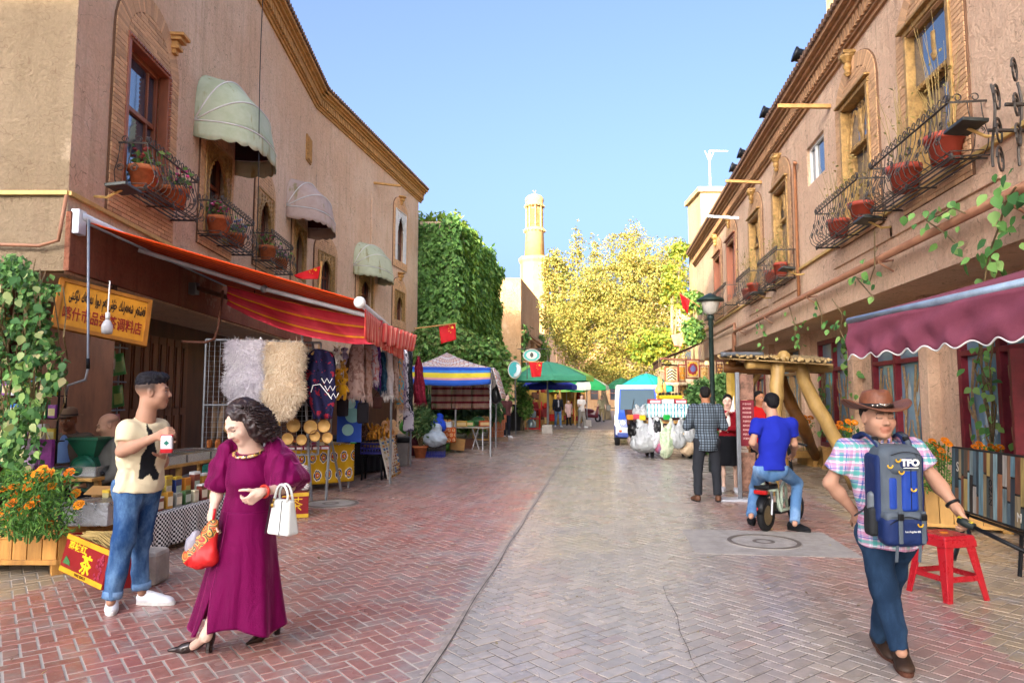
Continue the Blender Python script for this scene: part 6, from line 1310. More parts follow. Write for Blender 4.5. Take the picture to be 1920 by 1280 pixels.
def shrubmass(name,label,blobs,n,size,pal,cat='shrub',kind_stem=True,jit=.7):
 o=blobs[0][0];t=thing(name,label,cat,(o.x,o.y,0));P,N=[],[]
 for(c,rx,rz) in blobs:
  m=int(n*rx*rx*rz/sum(q[1]**2*q[2] for q in blobs));q=rs.normal(0,1,(m,3));q/=np.linalg.norm(q,axis=1)[:,None];q*=(rs.rand(m)**.4)[:,None];k=c-Vector((o.x,o.y,0))
  q=q[_n3(q*2.6+np.array([c.x,c.y,c.z]),12)>-.35];P.append(q*[rx,rx,rz]+np.array(k));N.append(q*[1,1,.6]+[0,0,.5])
 leafcloud('foliage',np.concatenate(P),np.concatenate(N),size,pal,t,jit=jit,asp=.7,droop=.6);b=MB()
 for(c,rx,rz) in blobs:
  for i in range(3):k=c-Vector((o.x,o.y,0));b.tube([(k.x*.7+R.gauss(0,.1),k.y*.7,0),(k.x,k.y,k.z)],[.016,.008],5)
 b.build('stem',M_BARK,t);return t
def blob(px,py,d,rpx,rpy):return(at(px,py,d),rpx*d/1280,rpy*d/1280)
shrubmass('creeper_mound','mound of green creeper spilling down behind the canopy stall',[blob(*q) for q in((850,650,28.5,60,36),(905,668,28.5,48,38),(945,690,28.5,26,36),(800,650,28,35,45),(935,745,28.5,26,50),(885,770,27,55,36),(830,770,26,50,34))],15000,.2,GRN+['7a8f4c','8a9a5a','6a7a44'])
shrubmass('broadleaf_bush','big leaved dark bush below the hanging patterned panels',[blob(*q) for q in((820,765,23.5,40,28),(860,758,23.5,40,30),(905,765,24,36,30))],2600,.26,['3a5a3a','4a6a48','2f4a30','5a7a4a'])
shrubmass('stall_bush','bushy yellow green shrub beside the glass display case',[blob(*q) for q in((985,760,33,14,25),(978,735,33,12,24))],1500,.16,GRN+['8a9a5a'])
def pot_plant(name,label,g,r,H,pal,potm=M_TERRA,n=500,spread=.3,ls=.1,h=None,group=None):
 t=thing(name,label,'potted plant',g,0,group);h=h or r*1.6;b=MB();b.lathe([(r*.65,0),(r*.92,h*.85),(r*1.08,h*.85),(r*1.1,h),(r*.95,h),(.001,h*.9)],16);b.build('pot',potm,t,True);b=MB()
 for i in range(14):a=R.uniform(0,6.3);k=R.uniform(.3,1);b.tube([(.1*r*math.cos(a),.1*r*math.sin(a),h*.9),(spread*k*.6*math.cos(a),spread*k*.6*math.sin(a),h+H*.5),(spread*k*math.cos(a),spread*k*math.sin(a),h+H)],[.012,.009,.004],4)
 b.build('stem',M_STEM,t);q=rs.normal(0,.5,(n,3))*[spread,spread,H*.45]+[0,0,h+H*.72];leafcloud('foliage',q,q*[1,1,0]+[0,0,.6],ls,pal,t,asp=.35,jit=.6);return t
pot_plant('potted_palm','spiky green plant in a terracotta pot on the street edge',gnd(788,858),.2,.85,['4a6a3c','5a7a48','7a9058','3c5a34'],n=700,spread=.32,ls=.16)
def sackthing(label,px,py,d,r,rz,h,cat='sack',name='sack',wr=.03,top=True,group=None):
 p=at(px,py,d);t=thing(name,label,cat,p,0,group);q=Sdf().ell((0,0,0),(r,r*.9,rz),k=.06)
 if top:q.cone((0,0,rz*.7),(r*.15,0,rz*1.35),r*.3,r*.4,k=.08)
 sdfobj('body',q,max(.015,r*.09),mat('sack_'+h,h,rough=.6,var=.2),t,wr=wr,wsc=(8,8,6));return t
sackthing('dark red sack standing behind the spiky potted plant',772,838,19.2,.32,.4,'4a0f1c');sackthing('green mesh sack lying by the red sack',764,800,19.5,.22,.2,'4a8a3c')
def lattice_crate(label,g,W,D,H,h,rz=YAW,grp=None,name='plastic_crate'):
 t=thing(name,label,'crate',g,rz,grp);b=MB()
 for z in np.linspace(.02,H-.02,5):
  for(sx,sy,x,y) in((W,.02,0,-D/2),(W,.02,0,D/2),(.02,D,-W/2,0),(.02,D,W/2,0)):b.box(sx,sy,H*.09,None,(x,y,z))
 for x in np.linspace(-W/2,W/2,8):
  for y in(-D/2,D/2):b.box(.018,.024,H,None,(x,y,H/2))
 b.box(W-.02,D-.02,.012,None,(0,0,.01));b.build('body',col(h,.45),t);return t
g=gnd(817,856);lattice_crate('blue plastic crate at the bottom by the street',g,.5,.36,.16,'1f2a8a');lattice_crate('black lattice crate stacked on the blue one',g+UP*.165,.5,.36,.36,'26242a')
sackthing('pale blue plastic sack drooping over the black crate',816,822,18.3,.3,.2,'a8b4bc',wr=.04);sackthing('bright blue plastic bag of produce above the pale sack',822,798,18.9,.2,.19,'143fb0',wr=.04)
t=thing('produce_table','folding table of fruit and bags under the canopy','table',gnd(850,845));o=Vector(t.location);p,q=at(800,802,20),at(900,800,21.5);b=MB();b.box((q-p).length,.9,.04,TR(*((p+q)/2-o+FW*.3),YAW));b.build('table_top',mat('white_laminate','8f8a80',rough=.5),t)
for(x0,y0,x1,y1,d) in((885,800,898,840,21),(898,800,885,840,21),(905,800,905,842,21)):b=MB();b.tube([at(x0,y0,d)-o,gnd(x1,y1+2)-o],.02,5);b.build('leg',M_ALU,t)
for i,(px,py,d,W,H,h,l) in enumerate(((836,797,19.6,.34,.22,'b8bcc0','white carton of small brown fruit beside the blue bag'),(856,832,20.2,.42,.34,'8f6a3c','tilted brown carton above the wooden crate'))):p=at(px,py,d);t=boxthing('carton',l,'carton',Matrix.Translation(p-UP*H*.5)@Matrix.Rotation(YAW+.15*i,4,'Z')@Matrix.Rotation(.12*i,4,'Y'),W,.3,H,mat('carton_'+h,h,rough=.8))
for i,(px,h,l) in enumerate(((866,'b08a3c','straw coloured produce box on the canopy stall table'),(878,'3f7a3c','green produce box beside the straw coloured one'),(908,'a8502c','rust red produce box at the end of the stall table'),(856,'c0b8a8','pale produce box next to the white carton of fruit'))):boxthing('produce_box',l,'box',Matrix.Translation(atz(px,20.7+i*.1,at(850,801,20.7).z+.03))@Matrix.Rotation(YAW+.1*i,4,'Z'),.34,.28,.17,col(h,.7),'produce boxes on the stall table',face=col('c8b080',.6))
p=at(836,789,19.6)
t=thing('fruit_heap','heap of small brown fruit in the white carton','fruit',p);b=MB()
for i in range(50):b.ball(.025,TR(R.uniform(-.15,.15),R.uniform(-.13,.13),R.uniform(-.03,.03)),6,4)
o_=b.build('fruit',mat('date_brown','a5743c',rough=.6),t,True);o_['kind']='stuff'
t=tag(MB().box(.36,.34,.3,Matrix.Translation(gnd(877,840)+UP*.15)@Matrix.Rotation(YAW,4,'Z')).build('wooden_chest',mat('dark_red_wood','5a2f1c',rough=.6,var=.3),bev=.01),'dark red brown wooden chest under the tilted carton','chest')
t=thing('patterned_cloth','orange patterned cloth hanging over the table edge','cloth',at(838,815,19.4));MB().grid(lambda u,v:RT*(u-.5)*.5+UP*(v-.5)*.42+FW*.03*math.sin(u*16),16,6).build('cloth',uvmat('orange_print',ikat_fn(4,3,'a04a1c',(('d8b890',.35),('8a2a1c',.25),('d8a040',.12)))),t,True,solid=.006)
for i,(px,py,r,h,l) in enumerate(((897,789,.17,'3f7a4a','big striped watermelon on the table'),(885,793,.12,'6a8a3a','green melon beside the watermelon'),(838,838,.13,'5aa020','bright green cabbage under the table'))):p=at(px,py,21);t=thing('melon',l,'melon',p,0,'melons at the canopy stall');b=MB();b.ball(r,n=14,m=8,sc=(1.3,1,.85));tt_=NT('melon_'+h);w_=tt_.wave(tt_.co('Object'),6,3,'X');tt_.set('Base Color',tt_.mix(tt_.step(w_,.4,.6),S(h),tuple(x*.5 for x in S(h))));tt_.set('Roughness',.4);b.build('rind',tt_.m,t,True);b=MB();b.tube([(r*1.25,0,0),(r*1.4,0,.04)],.012,5);b.build('stalk',M_STEM,t)
g=gnd(903,834);t=thing('wooden_stool','yellow wooden stool carrying a carton of fruit','stool',g,YAW)
for x in(-.26,.26):
 for y in(-.2,.2):b=MB();b.tube([(x*1.1,y*1.1,0),(x,y,.55)],.03,6);b.build('leg',M_PINE,t)
b=MB();b.box(.62,.5,.05,None,(0,0,.57));b.build('seat',M_PINE,t);b=MB();b.box(.5,.03,.05,None,(0,-.2,.2));b.build('stretcher',M_PINE,t)
t=boxthing('fruit_carton','printed orange and brown fruit carton on the yellow stool','carton',Matrix.Translation(g+UP*.6)@Matrix.Rotation(YAW,4,'Z'),.56,.4,.26,mat('carton_a8843c','a8843c',rough=.7),face=mat('orange_print_panel','b0601c',rough=.6));b=MB()
for i in range(16):b.ball(.06,TR(R.uniform(-.2,.22),R.uniform(-.14,.14),.28+R.uniform(0,.07)),8,5)
o_=b.build('fruit',mat('pear_yellow','c0985a',rough=.5),t,True);o_['kind']='stuff'
g=gnd(930,826)
for i in range(3):lattice_crate(('lowest orange crate by the dark shirted man','middle orange crate of the stack','topmost orange crate of the stack')[i],g+UP*(.15+.27*i)+RT*.05*i,.55,.4,.26,'b0643c',grp='orange crates in a stack')
t=tag(MB().box(.9,.6,.15,Matrix.Translation(g+UP*.075)@Matrix.Rotation(YAW,4,'Z')).build('timber_platform',M_DRUM),'low timber platform under the orange crates','platform')
g=gnd(962,806);t=thing('glass_display_case','curved glass display case with bread at the edge of the street','display case',g,YAW+.25);pr=[(0,0),(.75,0),(.75,.55),(.66,1.0),(.45,1.25),(.0,1.3)];b=MB();Mx_=TR(-.35,-.6,0)@Matrix(((1,0,0,0),(0,0,1,0),(0,1,0,0),(0,0,0,1)))
b.prism(pr,0,.03,Mx_);b.prism(pr,1.2,1.23,Mx_);b.box(.75,1.2,.03,None,(0.02,.0,.5));b.box(.03,1.2,1.3,None,(-.34,0,.65));b.build('frame',M_BLK,t)
b=MB()
for(p,q) in zip(pr[2:],pr[3:]):i=b.vs([(p[0]-.35,-.58,p[1]),(p[0]-.35,.6,p[1]),(q[0]-.35,.6,q[1]),(q[0]-.35,-.58,q[1])]);b.face((i,i+1,i+2,i+3))
b.build('curved_glass',mat('case_glass','a8b8b8',rough=.05,trans=.8,spec=.6),t,True);b=MB();b.box(.74,1.18,.45,None,(.02,0,.25));b.build('base',M_PINE,t);b=MB()
for i in range(14):b.ball(.09,TR(R.uniform(-.2,.25),R.uniform(-.5,.5),.57),8,5,sc=(1,1,.5))
o_=b.build('bread',mat('bread_crust','b08a4a',rough=.8),t,True);o_['kind']='stuff'
g=gnd(996,805);t=thing('red_rack','bright red wire rack on the street edge holding a glass jar','rack',g,YAW);b=MB();M_REDP=mat('red_gloss_paint','c01818',rough=.35)
for x in(-.42,.42):
 for y in(-.3,.3):b.tube([(x,y,0),(x,y,1.05)],.03,5)
for z in(.05,.55,1.02):
 for(x0,y0,x1,y1) in((-.42,-.3,.42,-.3),(-.42,.3,.42,.3),(-.42,-.3,-.42,.3),(.42,-.3,.42,.3)):b.tube([(x0,y0,z),(x1,y1,z)],.03,5)
b.build('frame',M_REDP,t);b=MB()
for z in(.1,.6):b.lathe([(.22,z),(.25,z+.05),(.25,z+.3),(.15,z+.38),(.16,z+.42)],14)
o_=b.build('glass_jar',M_GLASSL,t,True);o_['kind']='stuff'
boxthing('red_cabinet','dark red freezer cabinet behind the red wire rack','cabinet',Matrix.Translation(gnd(1015,797))@Matrix.Rotation(YAW,4,'Z'),.9,.7,1.0,mat('deep_red_paint','8a1218',rough=.35),lid=M_BLK)
boxthing('red_cabinet','smaller red patterned cabinet beside the freezer','cabinet',Matrix.Translation(gnd(1038,793))@Matrix.Rotation(YAW,4,'Z'),.7,.6,.85,mat('pink_red_paint','b03a30',rough=.45),face=mat('cream_panel','c8a880',rough=.6))
boxthing('carton','brown carton at the foot of the small red cabinet','carton',Matrix.Translation(gnd(1012,801))@Matrix.Rotation(YAW,4,'Z'),.5,.4,.4,M_CARD)
def umbrella(label,px,py_top,py_rim,rpx,d,cols,base=True,lean=0.):
 a=at(px,py_top,d);rim=at(px,py_rim,d);r=rpx*d/1280;t=thing('market_umbrella',label,'umbrella',(a.x,a.y,0),0,'market umbrellas down the street');H=a.z;hz=a.z-rim.z;n=8
 for k in range(n):
  a0,a1=2*PI*k/n+.2,2*PI*(k+1)/n+.2
  b=MB();b.grid(lambda u,v:((1-v)*r*((1-u)*math.cos(a0)+u*math.cos(a1)),(1-v)*r*((1-u)*math.sin(a0)+u*math.sin(a1)),H-hz*(1-v)**1.5-.03*math.sin(PI*u)*(1-v)),5,8);b.build('canopy_panel',cols[k%len(cols)],t,True,solid=.01)
  b=MB();b.grid(lambda u,v:(r*((1-u)*math.cos(a0)+u*math.cos(a1)),r*((1-u)*math.sin(a0)+u*math.sin(a1)),H-hz-.2*(1-v)+.03*math.sin(PI*u)*-1),4,2);b.build('fringe_panel',cols[k%len(cols)],t,solid=.01)
  b=MB();b.tube([(r*math.cos(a0),r*math.sin(a0),H-hz-.01),(0,0,H-.05)],.012,4);b.build('rib',M_STEEL,t)
 b=MB();b.tube([(0,0,0),(0,0,H+.06)],.03,7);b.build('pole',M_STEEL,t)
 if base:b=MB();b.box(.5,.5,.38,None,(0,0,.19),.9);b.build('base',M_CONC,t,bev=.02)
 return t
u1,u2,u3,u4,u5=(mat('umbrella_'+h,h,rough=.7,var=.08) for h in('3f8a6a','8ac05a','1f2f9a','2fa05a','c8d0b8'))
umbrella('large green and lime market umbrella behind the hanging flag',1026,678,706,88,31,[u1,u2,u1]);umbrella('deep blue market umbrella beneath the green one',1028,706,722,54,34,[u3],False);umbrella('bright green and white umbrella farther down the street',1100,705,724,42,38,[u4,u5]);umbrella('pale green umbrella tucked behind the blue one',1062,712,728,40,41,[u4,u2],False)
umbrella('teal umbrella rising behind the white vehicle',1212,700,724,52,27,[mat('umbrella_teal','1f8a86',rough=.6)],False);umbrella('dark green umbrella between the tree trunks',1165,708,722,26,40,[mat('umbrella_forest','2a6a4a',rough=.6)],False)
def roundsign(label,px,py,rx,ry,d,h1,h2,kind):
 p=at(px,py,d);t=thing('shop_sign',label,'sign',p,YAW);M=Matrix.Rotation(PI/2,4,'X');a,c=rx*d/1280,ry*d/1280;b=MB();b.lathe([(1,-.04),(1,.04),(.001,.04)],28,Matrix.Diagonal((a,1,c,1))@M);b.build('disc',col(h1,.4),t);b=MB();b.lathe([(1,.03),(1.0,.06),(.86,.06),(.86,.03)],28,Matrix.Diagonal((a,1,c,1))@M);b.build('rim',col('b8b0a0',.5),t,True)
 b=MB()
 if kind=='moon':
  for r_ in(.68,.5):b.tube([(a*r_*math.sin(q)*1-.0,-.07,c*r_*math.cos(q)) for q in np.linspace(.4,3.4,12)],[.02+.05*math.sin(PI*i/11) for i in range(12)],5)
 else:b.lathe([(1,.05),(1,.07),(.001,.07)],20,Matrix.Diagonal((a*.6,1,c*.62,1))@M);
 b.build('emblem',col(h2,.4),t)
 if kind!='moon':b=MB();b.prism([(0,-.5),(.35,-.1),(.3,.3),(0,.6),(-.3,.3),(-.35,-.1)],.071,.09,Matrix.Diagonal((c*.8,1,c*.8,1))@M);b.build('leaf_mark',col('4a4a44',.5),t)
 b=MB();b.tube([(-a*1.6,.05,c*1.02),(a*1.8,.05,c*1.02),(a*1.8,.05,-c*1.0)],.02,5);b.build('bracket',M_IRON,t)
roundsign('round teal shop sign with a white crescent',965,693,13,17,27,'2a9a9a','c8d8d8','moon');roundsign('oval teal and cream shop sign with a leaf',997,666,17,12,33,'4aa8a0','d0d4c0','oval')
t=thing('sign_post','thin pole below the round teal sign','pole',gnd(967,815));b=MB();o=Vector(t.location);b.tube([(0,0,0),at(966,705,28)-o],.03,6);b.build('pole',M_STEEL,t)
t=thing('goods_stall','open stall of red and yellow goods beneath the blue umbrella','stall',gnd(1010,790));o=Vector(t.location);b=MB()
for(px,d) in((985,36),(1012,36),(1050,38),(1078,40)):b.tube([atz(px,d,0)-o,atz(px,d,2.6)-o],.05,5)
o__=b.build('post',M_PINE,t);o__['kind']='stuff'
for i in range(46):
 px=984+R.uniform(0,112);d=37+(px-984)*.05;p=atz(px,d,R.choice((.4,.8,1.2,1.7,2.1))+R.uniform(-.1,.1));h=R.choice(('a02018','7a1c18','b03a20','b8902c','8a5a2c','c0a060','5a3a28'));b=MB();b.box(R.uniform(.15,.35),.2,R.uniform(.2,.5),Matrix.Translation(p-o)@Matrix.Rotation(R.random()*3,4,'Z'),tap=.85);b.build('hung_goods',col(h,.6),t,bev=.03)
b=MB();i=b.vs([atz(978,39,0)-o,atz(1090,43,0)-o,atz(1090,43,2.9)-o,atz(978,39,2.9)-o]);b.face((i,i+1,i+2,i+3));b.build('back_curtain',mat('yellow_curtain','a8863c',rough=.9,var=.3,sc=2,st=(4,4,.2)),t,solid=.05)
p=gnd(1060,790);t=thing('scooter_row_seat','dark motor scooter parked by the far stalls','motor scooter',atz(1108,45,0),.8);q=Sdf().cone((-.6,0,.75),(.1,0,.72),.16,.13,k=.1).cone((.5,0,.4),(.62,0,.95),.12,.07,k=.08).cone((-.5,0,.45),(.5,0,.35),.14,.1,k=.12).cone((.6,-.3,1.0),(.6,.3,1.0),.025,k=.02);sdfobj('body',q,.03,mat('maroon_enamel','5a1a1c',rough=.35),t)
for x in(-.6,.62):b=MB();b.tube([(x+.22*math.cos(a),0,.25+.22*math.sin(a)) for a in np.linspace(0,2*PI,15)[:-1]],.06,6,closed=True);b.build('wheel',M_BLK,t,True)
# ================================================================== white utility vehicle
vg=gnd(1198,836);t=thing('utility_vehicle','small white and blue electric utility vehicle facing down the street','electric vehicle',vg,YAW-.14)
M_VW=mat('vehicle_white','d4d8dc',rough=.25,var=.03,coat=.4,spec=.5);M_VB=mat('vehicle_blue','1f3a86',rough=.3,var=.05,coat=.4);M_TYRE=mat('tyre_rubber','1a1a1b',rough=.85,bump=.3)
prof=[(-.02,.36),(-.10,.62),(-.02,.86),(.30,1.08),(.80,1.92),(.98,2.03),(2.75,2.06),(2.85,1.9),(2.85,.36)];b=MB();Wv=.76;rings=[]
for(x,k) in((-Wv,.0),(-Wv*.97,.9),(-Wv*.8,1),(Wv*.8,1),(Wv*.97,.9),(Wv,.0)):
 c=(1.4,1.1);s_=1-.035*(1-k) if k<1 else 1;rings.append(b.vs([(x*(1-.06*max(0,(z-1.1))),c[0]+(y-c[0])*s_,c[1]+(z-c[1])*s_) for y,z in prof]))
for a,c in zip(rings,rings[1:]):
 for j in range(len(prof)-1):b.face((a+j,c+j,c+j+1,a+j+1))
n=len(prof);b.face([rings[0]+j for j in range(n)]);b.face([rings[-1]+j for j in range(n)][::-1]);b.build('body',M_VW,t,bev=.03)
def vf(x,s,off=.012):
 return(x*(1-.06*max(0,.84*s)),.30+.5*s-off*.86,1.08+.84*s+off*.5)
def vpan(x0,x1,s0,s1,off):return[vf(x0,s0,off),vf(x1,s0,off),vf(x1*.97,s1,off),vf(x0*.97,s1,off)]
b=MB();i=b.vs(vpan(-.66,.66,.0,.97,.014));b.face((i,i+1,i+2,i+3));b.build('windscreen_frame',M_VB,t,solid=.02)
b=MB();i=b.vs(vpan(-.60,.60,.10,.92,.03));b.face((i,i+1,i+2,i+3));b.build('windscreen',glassm('vehicle_glass','2c3c48',.06,.35),t)
b=MB();i=b.vs([(-.6,-.115,.62),(.6,-.115,.62),(.68,-.05,.87),(.66,.275,1.085),(-.66,.275,1.085),(-.68,-.05,.87)]);b.face((i,i+1,i+2,i+5));b.face((i+5,i+2,i+3,i+4));b.build('hood_panel',M_VB,t,solid=.02)
for sx in(-1,1):
 b=MB();i=b.vs([(sx*.765,.55,1.2),(sx*.765,1.5,1.2),(sx*.74,1.5,1.85),(sx*.74,.92,1.85)]);b.face((i,i+1,i+2,i+3));b.build('side_window',glassm('vehicle_glass','5a7486',.04) if False else M_GLASSL,t,solid=.012)
 b=MB();i=b.vs([(sx*.77,.45,.5),(sx*.77,1.55,.5),(sx*.77,1.55,1.1),(sx*.77,.45,1.0)]);b.face((i,i+1,i+2,i+3));b.build('door_panel',M_VW,t,solid=.014);b=MB();b.box(.03,2.4,.2,None,(sx*.765,1.5,.42));b.build('sill_panel',M_VB,t)
 b=MB();b.lathe([(.09,0),(.085,.03),(.001,.045)],16,TR(sx*.52,-.075,.76)@Matrix.Rotation(PI/2,4,'X'));b.build('headlight',mat('lamp_lens','c8ccc8',rough=.1,spec=.8),t,True)
 b=MB();b.lathe([(.055,0),(.05,.03),(.001,.035)],14,TR(sx*.6,-.04,.5)@Matrix.Rotation(PI/2,4,'X'));b.build('indicator',mat('amber_lens','c8501c',rough=.2),t,True)
 b=MB();b.tube([(sx*.76,.5,1.25),(sx*.95,.4,1.25)],.015,5);b.box(.14,.06,.2,None,(sx*.98,.38,1.25));b.build('mirror',M_BLK,t,bev=.015)
 for y in(.38,2.25):
  w=tag(MB().lathe([(.2,-.09),(.27,-.085),(.285,-.05),(.285,.05),(.27,.085),(.2,.09)],20,TR(sx*.7,y,.285)@Matrix.Rotation(PI/2,4,'Y')).build('wheel',M_TYRE,t,True));MB().lathe([(.2,-.06),(.2,.06),(.05,.085),(.001,.086)],16,TR(sx*.7,y,.285)@Matrix.Rotation(sx*PI/2,4,'Y')).build('rim',M_STEEL,w,True)
  b=MB();b.tube([(sx*.74,y+.34*math.cos(a),.285+.34*math.sin(a)) for a in np.linspace(0,PI,9)],.045,6);b.build('wheel_arch',M_VB,t,True)
b=MB();b.box(1.4,.1,.16,None,(0,-.02,.36));b.build('bumper',M_VB,t,bev=.03);b=MB();b.tube([(-.2,.30,1.16),(-.12,.5,1.55)],.012,4);b.build('wiper',M_BLK,t);b=MB();b.tube([(.32,.28,1.14),(.02,.42,1.3)],.012,4);b.build('wiper',M_BLK,t)
b=MB();b.box(1.3,2.6,.2,None,(0,1.4,.32));b.build('underframe',M_BLK,t)
# ================================================================== peddler's cart with tissue packs and plastic bags
cg=gnd(1256,858);D_=cg.dot(FW);t=thing('peddlers_cart','low peddlers cart hung all round with plastic bags','cart',cg,YAW);b=MB();b.box(1.3,.9,.06,None,(0,.2,.95));b.build('tray',M_PINE,t);b=MB();b.box(1.15,.8,.05,None,(0,.2,.35));b.build('shelf',M_BLK,t)
for x in(-.5,.5):
 for y in(-.15,.55):b=MB();b.tube([(x,y,.2),(x,y,.93)],.025,5);b.build('post',M_BLK,t);w=MB().lathe([(.06,-.03),(.12,-.03),(.12,.03),(.06,.03)],14,TR(x,y,.12)@Matrix.Rotation(PI/2,4,'Y')).build('wheel',M_TYRE,t,True)
px2=lambda x,y,dy=0.:at(x,y,D_+dy)
M_TIS=uvmat('tissue_wrap',lambda t_,uv:t_.mix(t_.ma('LESS_THAN',t_.ma('FRACT',t_.ma('MULTIPLY',t_.xyz(uv)[0],13)),.38),S('d0d8d8'),t_.mix(t_.ma('GREATER_THAN',t_.ma('FRACT',t_.ma('MULTIPLY',t_.xyz(uv)[1],2.2)),.5),S('2a8a92'),S('7ab8b8'))),.35)
p=px2(1251,783,-.1);t=thing('tissue_pack','wide white and teal striped pack of tissues on the cart','tissue pack',p,YAW);b=MB();b.box(1.15,.4,.36,None,(0,0,.19));b.build('pack',M_TIS,t,bev=.03);text_mesh('SOFT',.16,TR(.38,-.206,.27)@RX,col('1f6a8a',.4),t)
for i,(x,h,l) in enumerate(((-.34,'b03040','red and white packet on top of the tissue pack, near its bags end'),(0,'c0c8d0','plain pale packet in the middle on top of the tissue pack'),(.34,'a82838','second red and white packet on top of the tissue pack'))):boxthing('tissue_packet',l,'packet',Matrix.Translation(p+RT*x+UP*.375)@Matrix.Rotation(YAW,4,'Z'),.32,.3,.12,col(h,.35),'packets on the tissue pack',face=col('d0c8c8',.35),bev=.02)
t=thing('bottle_row_tray','yellow tray of dark capped bottles on top of the packets','tray',p+UP*.5+RT*.08,YAW);b=MB();b.box(.62,.26,.1,None,(0,0,.05));b.build('tray',col('c0a81c',.4),t,bev=.02)
for i in range(7):b=MB();b.lathe([(.035,.1),(.04,.13),(.035,.16),(.001,.165)],8,TR(-.26+i*.087,0,0));b.build('bottle_cap',M_BLK,t,True)
M_BAGC=mat('clear_plastic_bag','b8bcbc',rough=.25,trans=.35,spec=.5,var=.1,bump=.6,bsc=9,bd=.04)
def hangbag(label,px,y0,y1,w,dy,m,inner=None,wr=.03,hx=None):
 c=px2(px,(y0+y1)/2,dy);rz=(y1-y0)/2*D_/1280;r=w*.64*D_/1280;t=thing('plastic_bag',label,'plastic bag',c,YAW,'plastic bags hung round the cart');q=Sdf().ell((0,0,-rz*.3),(r,r*.8,rz*.7),k=.06).ell((R.uniform(-.4,.4)*r,-.2*r,-rz*.55),(r*.75,r*.6,rz*.42),k=.06).ell((R.uniform(-.4,.4)*r,.1*r,rz*.1),(r*.8,r*.6,rz*.5),k=.08)
 for sg in(-1,1):q.cone((sg*r*.3,0,rz*.2),(sg*r*R.uniform(.3,.8),R.uniform(-.2,.2)*r,rz),r*.35,r*.14,k=.08)
 sdfobj('bag',q,max(.012,r*.07),m,t,wr=wr*1.2,wsc=(11,11,4.5),seed=int(px))
 if inner:
  b=MB()
  for i in range(60):a=rs.normal(0,1,3);a/=np.linalg.norm(a);b.ball(r*.14,TR(a[0]*r*.93,a[1]*r*.75,-rz*.3+a[2]*rz*.7),6,4)
  o_=b.build('contents',inner,t,True);o_['kind']='stuff'
M_PEAN=mat('puffed_snack','c0ac86',rough=.8)
for a in(('big grey plastic bag bulging at the near side of the cart',1212,783,846,42,-.35,M_BAGC),('white crumpled carrier bag hanging beside the big grey bag',1226,786,838,22,-.5,mat('white_film','c8c8cc',rough=.35,trans=.15)),('blue and red printed bag low on the cart',1238,812,848,14,-.55,mat('blue_red_film','5a6a9a',rough=.4,col2='a84a5a',var=.4,sc=4)),('green and clear packet bag in the middle of the cart',1248,788,856,20,-.6,mat('green_clear_film','8fae86',rough=.3,col2='c8c8b0',sc=6)),('clear bag of puffed snacks hanging on the cart',1267,790,838,26,-.55,M_BAGC,M_PEAN),('empty clear bag ballooning near the checked jacket',1288,785,828,24,-.45,M_BAGC),('clear bag of pale crackers low by the checked jacket',1290,822,852,20,-.5,mat('cracker_film','c0a888',rough=.4,trans=.2),M_PEAN),('black plastic bag at the street corner of the cart',1192,788,818,20,-.3,mat('black_plastic_film','0f0f11',rough=.3)),('brown grey bag under the black one',1188,812,836,16,-.2,mat('brown_film','7a6a60',rough=.45)),('dark open bag between the carrier and the green packet',1234,788,812,12,-.55,mat('black_plastic_film','0f0f11')),('clear bundle of packets left of the tissue pack',1200,760,782,20,-.2,M_BAGC)):hangbag(*a)
for i,(px,py,h,l) in enumerate(((1181,787,'c07820','orange toy packet on the street end of the cart'),(1193,786,'b03a4a','red toy packet beside the orange one'),(1204,788,'c8b020','yellow packet beside the red toy packet'),(1250,787,'1f9a3c','green and white packet hanging at the cart edge'))):p=px2(px,py,-.35);boxthing('toy_packet',l,'packet',Matrix.Translation(p)@Matrix.Rotation(YAW+R.uniform(-.4,.4),4,'Z'),.18,.1,.14,col(h,.4),'little packets on the cart edge',bev=.03)
# ================================================================== right side: carpets, brown awning, gourds, lamp, shrubs
a0,a1=at(1240,674,27),at(1318,641,25);t=thing('brown_awning','dark brown folding awning above the hanging carpets','awning',a1);o=Vector(t.location);e=WR.t*-3.2
c=[at(1240,672,25)-o,at(1240,672,25)+WR.t*-4-o,at(1320,640,24)+WR.t*-4-o,at(1320,640,24)-o];b=MB();b.grid(lambda u,v:quadp(u,v,c[3],c[2],c[1],c[0]),6,6);b.build('fabric',mat('dark_brown_canvas','4a2c20',rough=.85),t,True,solid=.02)
b=MB();b.tube([c[0],c[1]],.06,6);b.build('front_bar',M_ARM,t);b=MB();b.tube([c[0],(c[0]+c[3])/2-UP*.35,c[3]-UP*.7],.04,5);b.build('arm',M_ARM,t);b=MB();b.tube([c[1],(c[1]+c[2])/2-UP*.35,c[2]-UP*.7],.04,5);b.build('arm',M_ARM,t);b=MB();b.grid(lambda u,v:c[0]*(1-u)+c[1]*u-UP*(.28*(1-v)),8,2);b.build('valance',mat('dark_brown_canvas','4a2c20'),t,solid=.015)
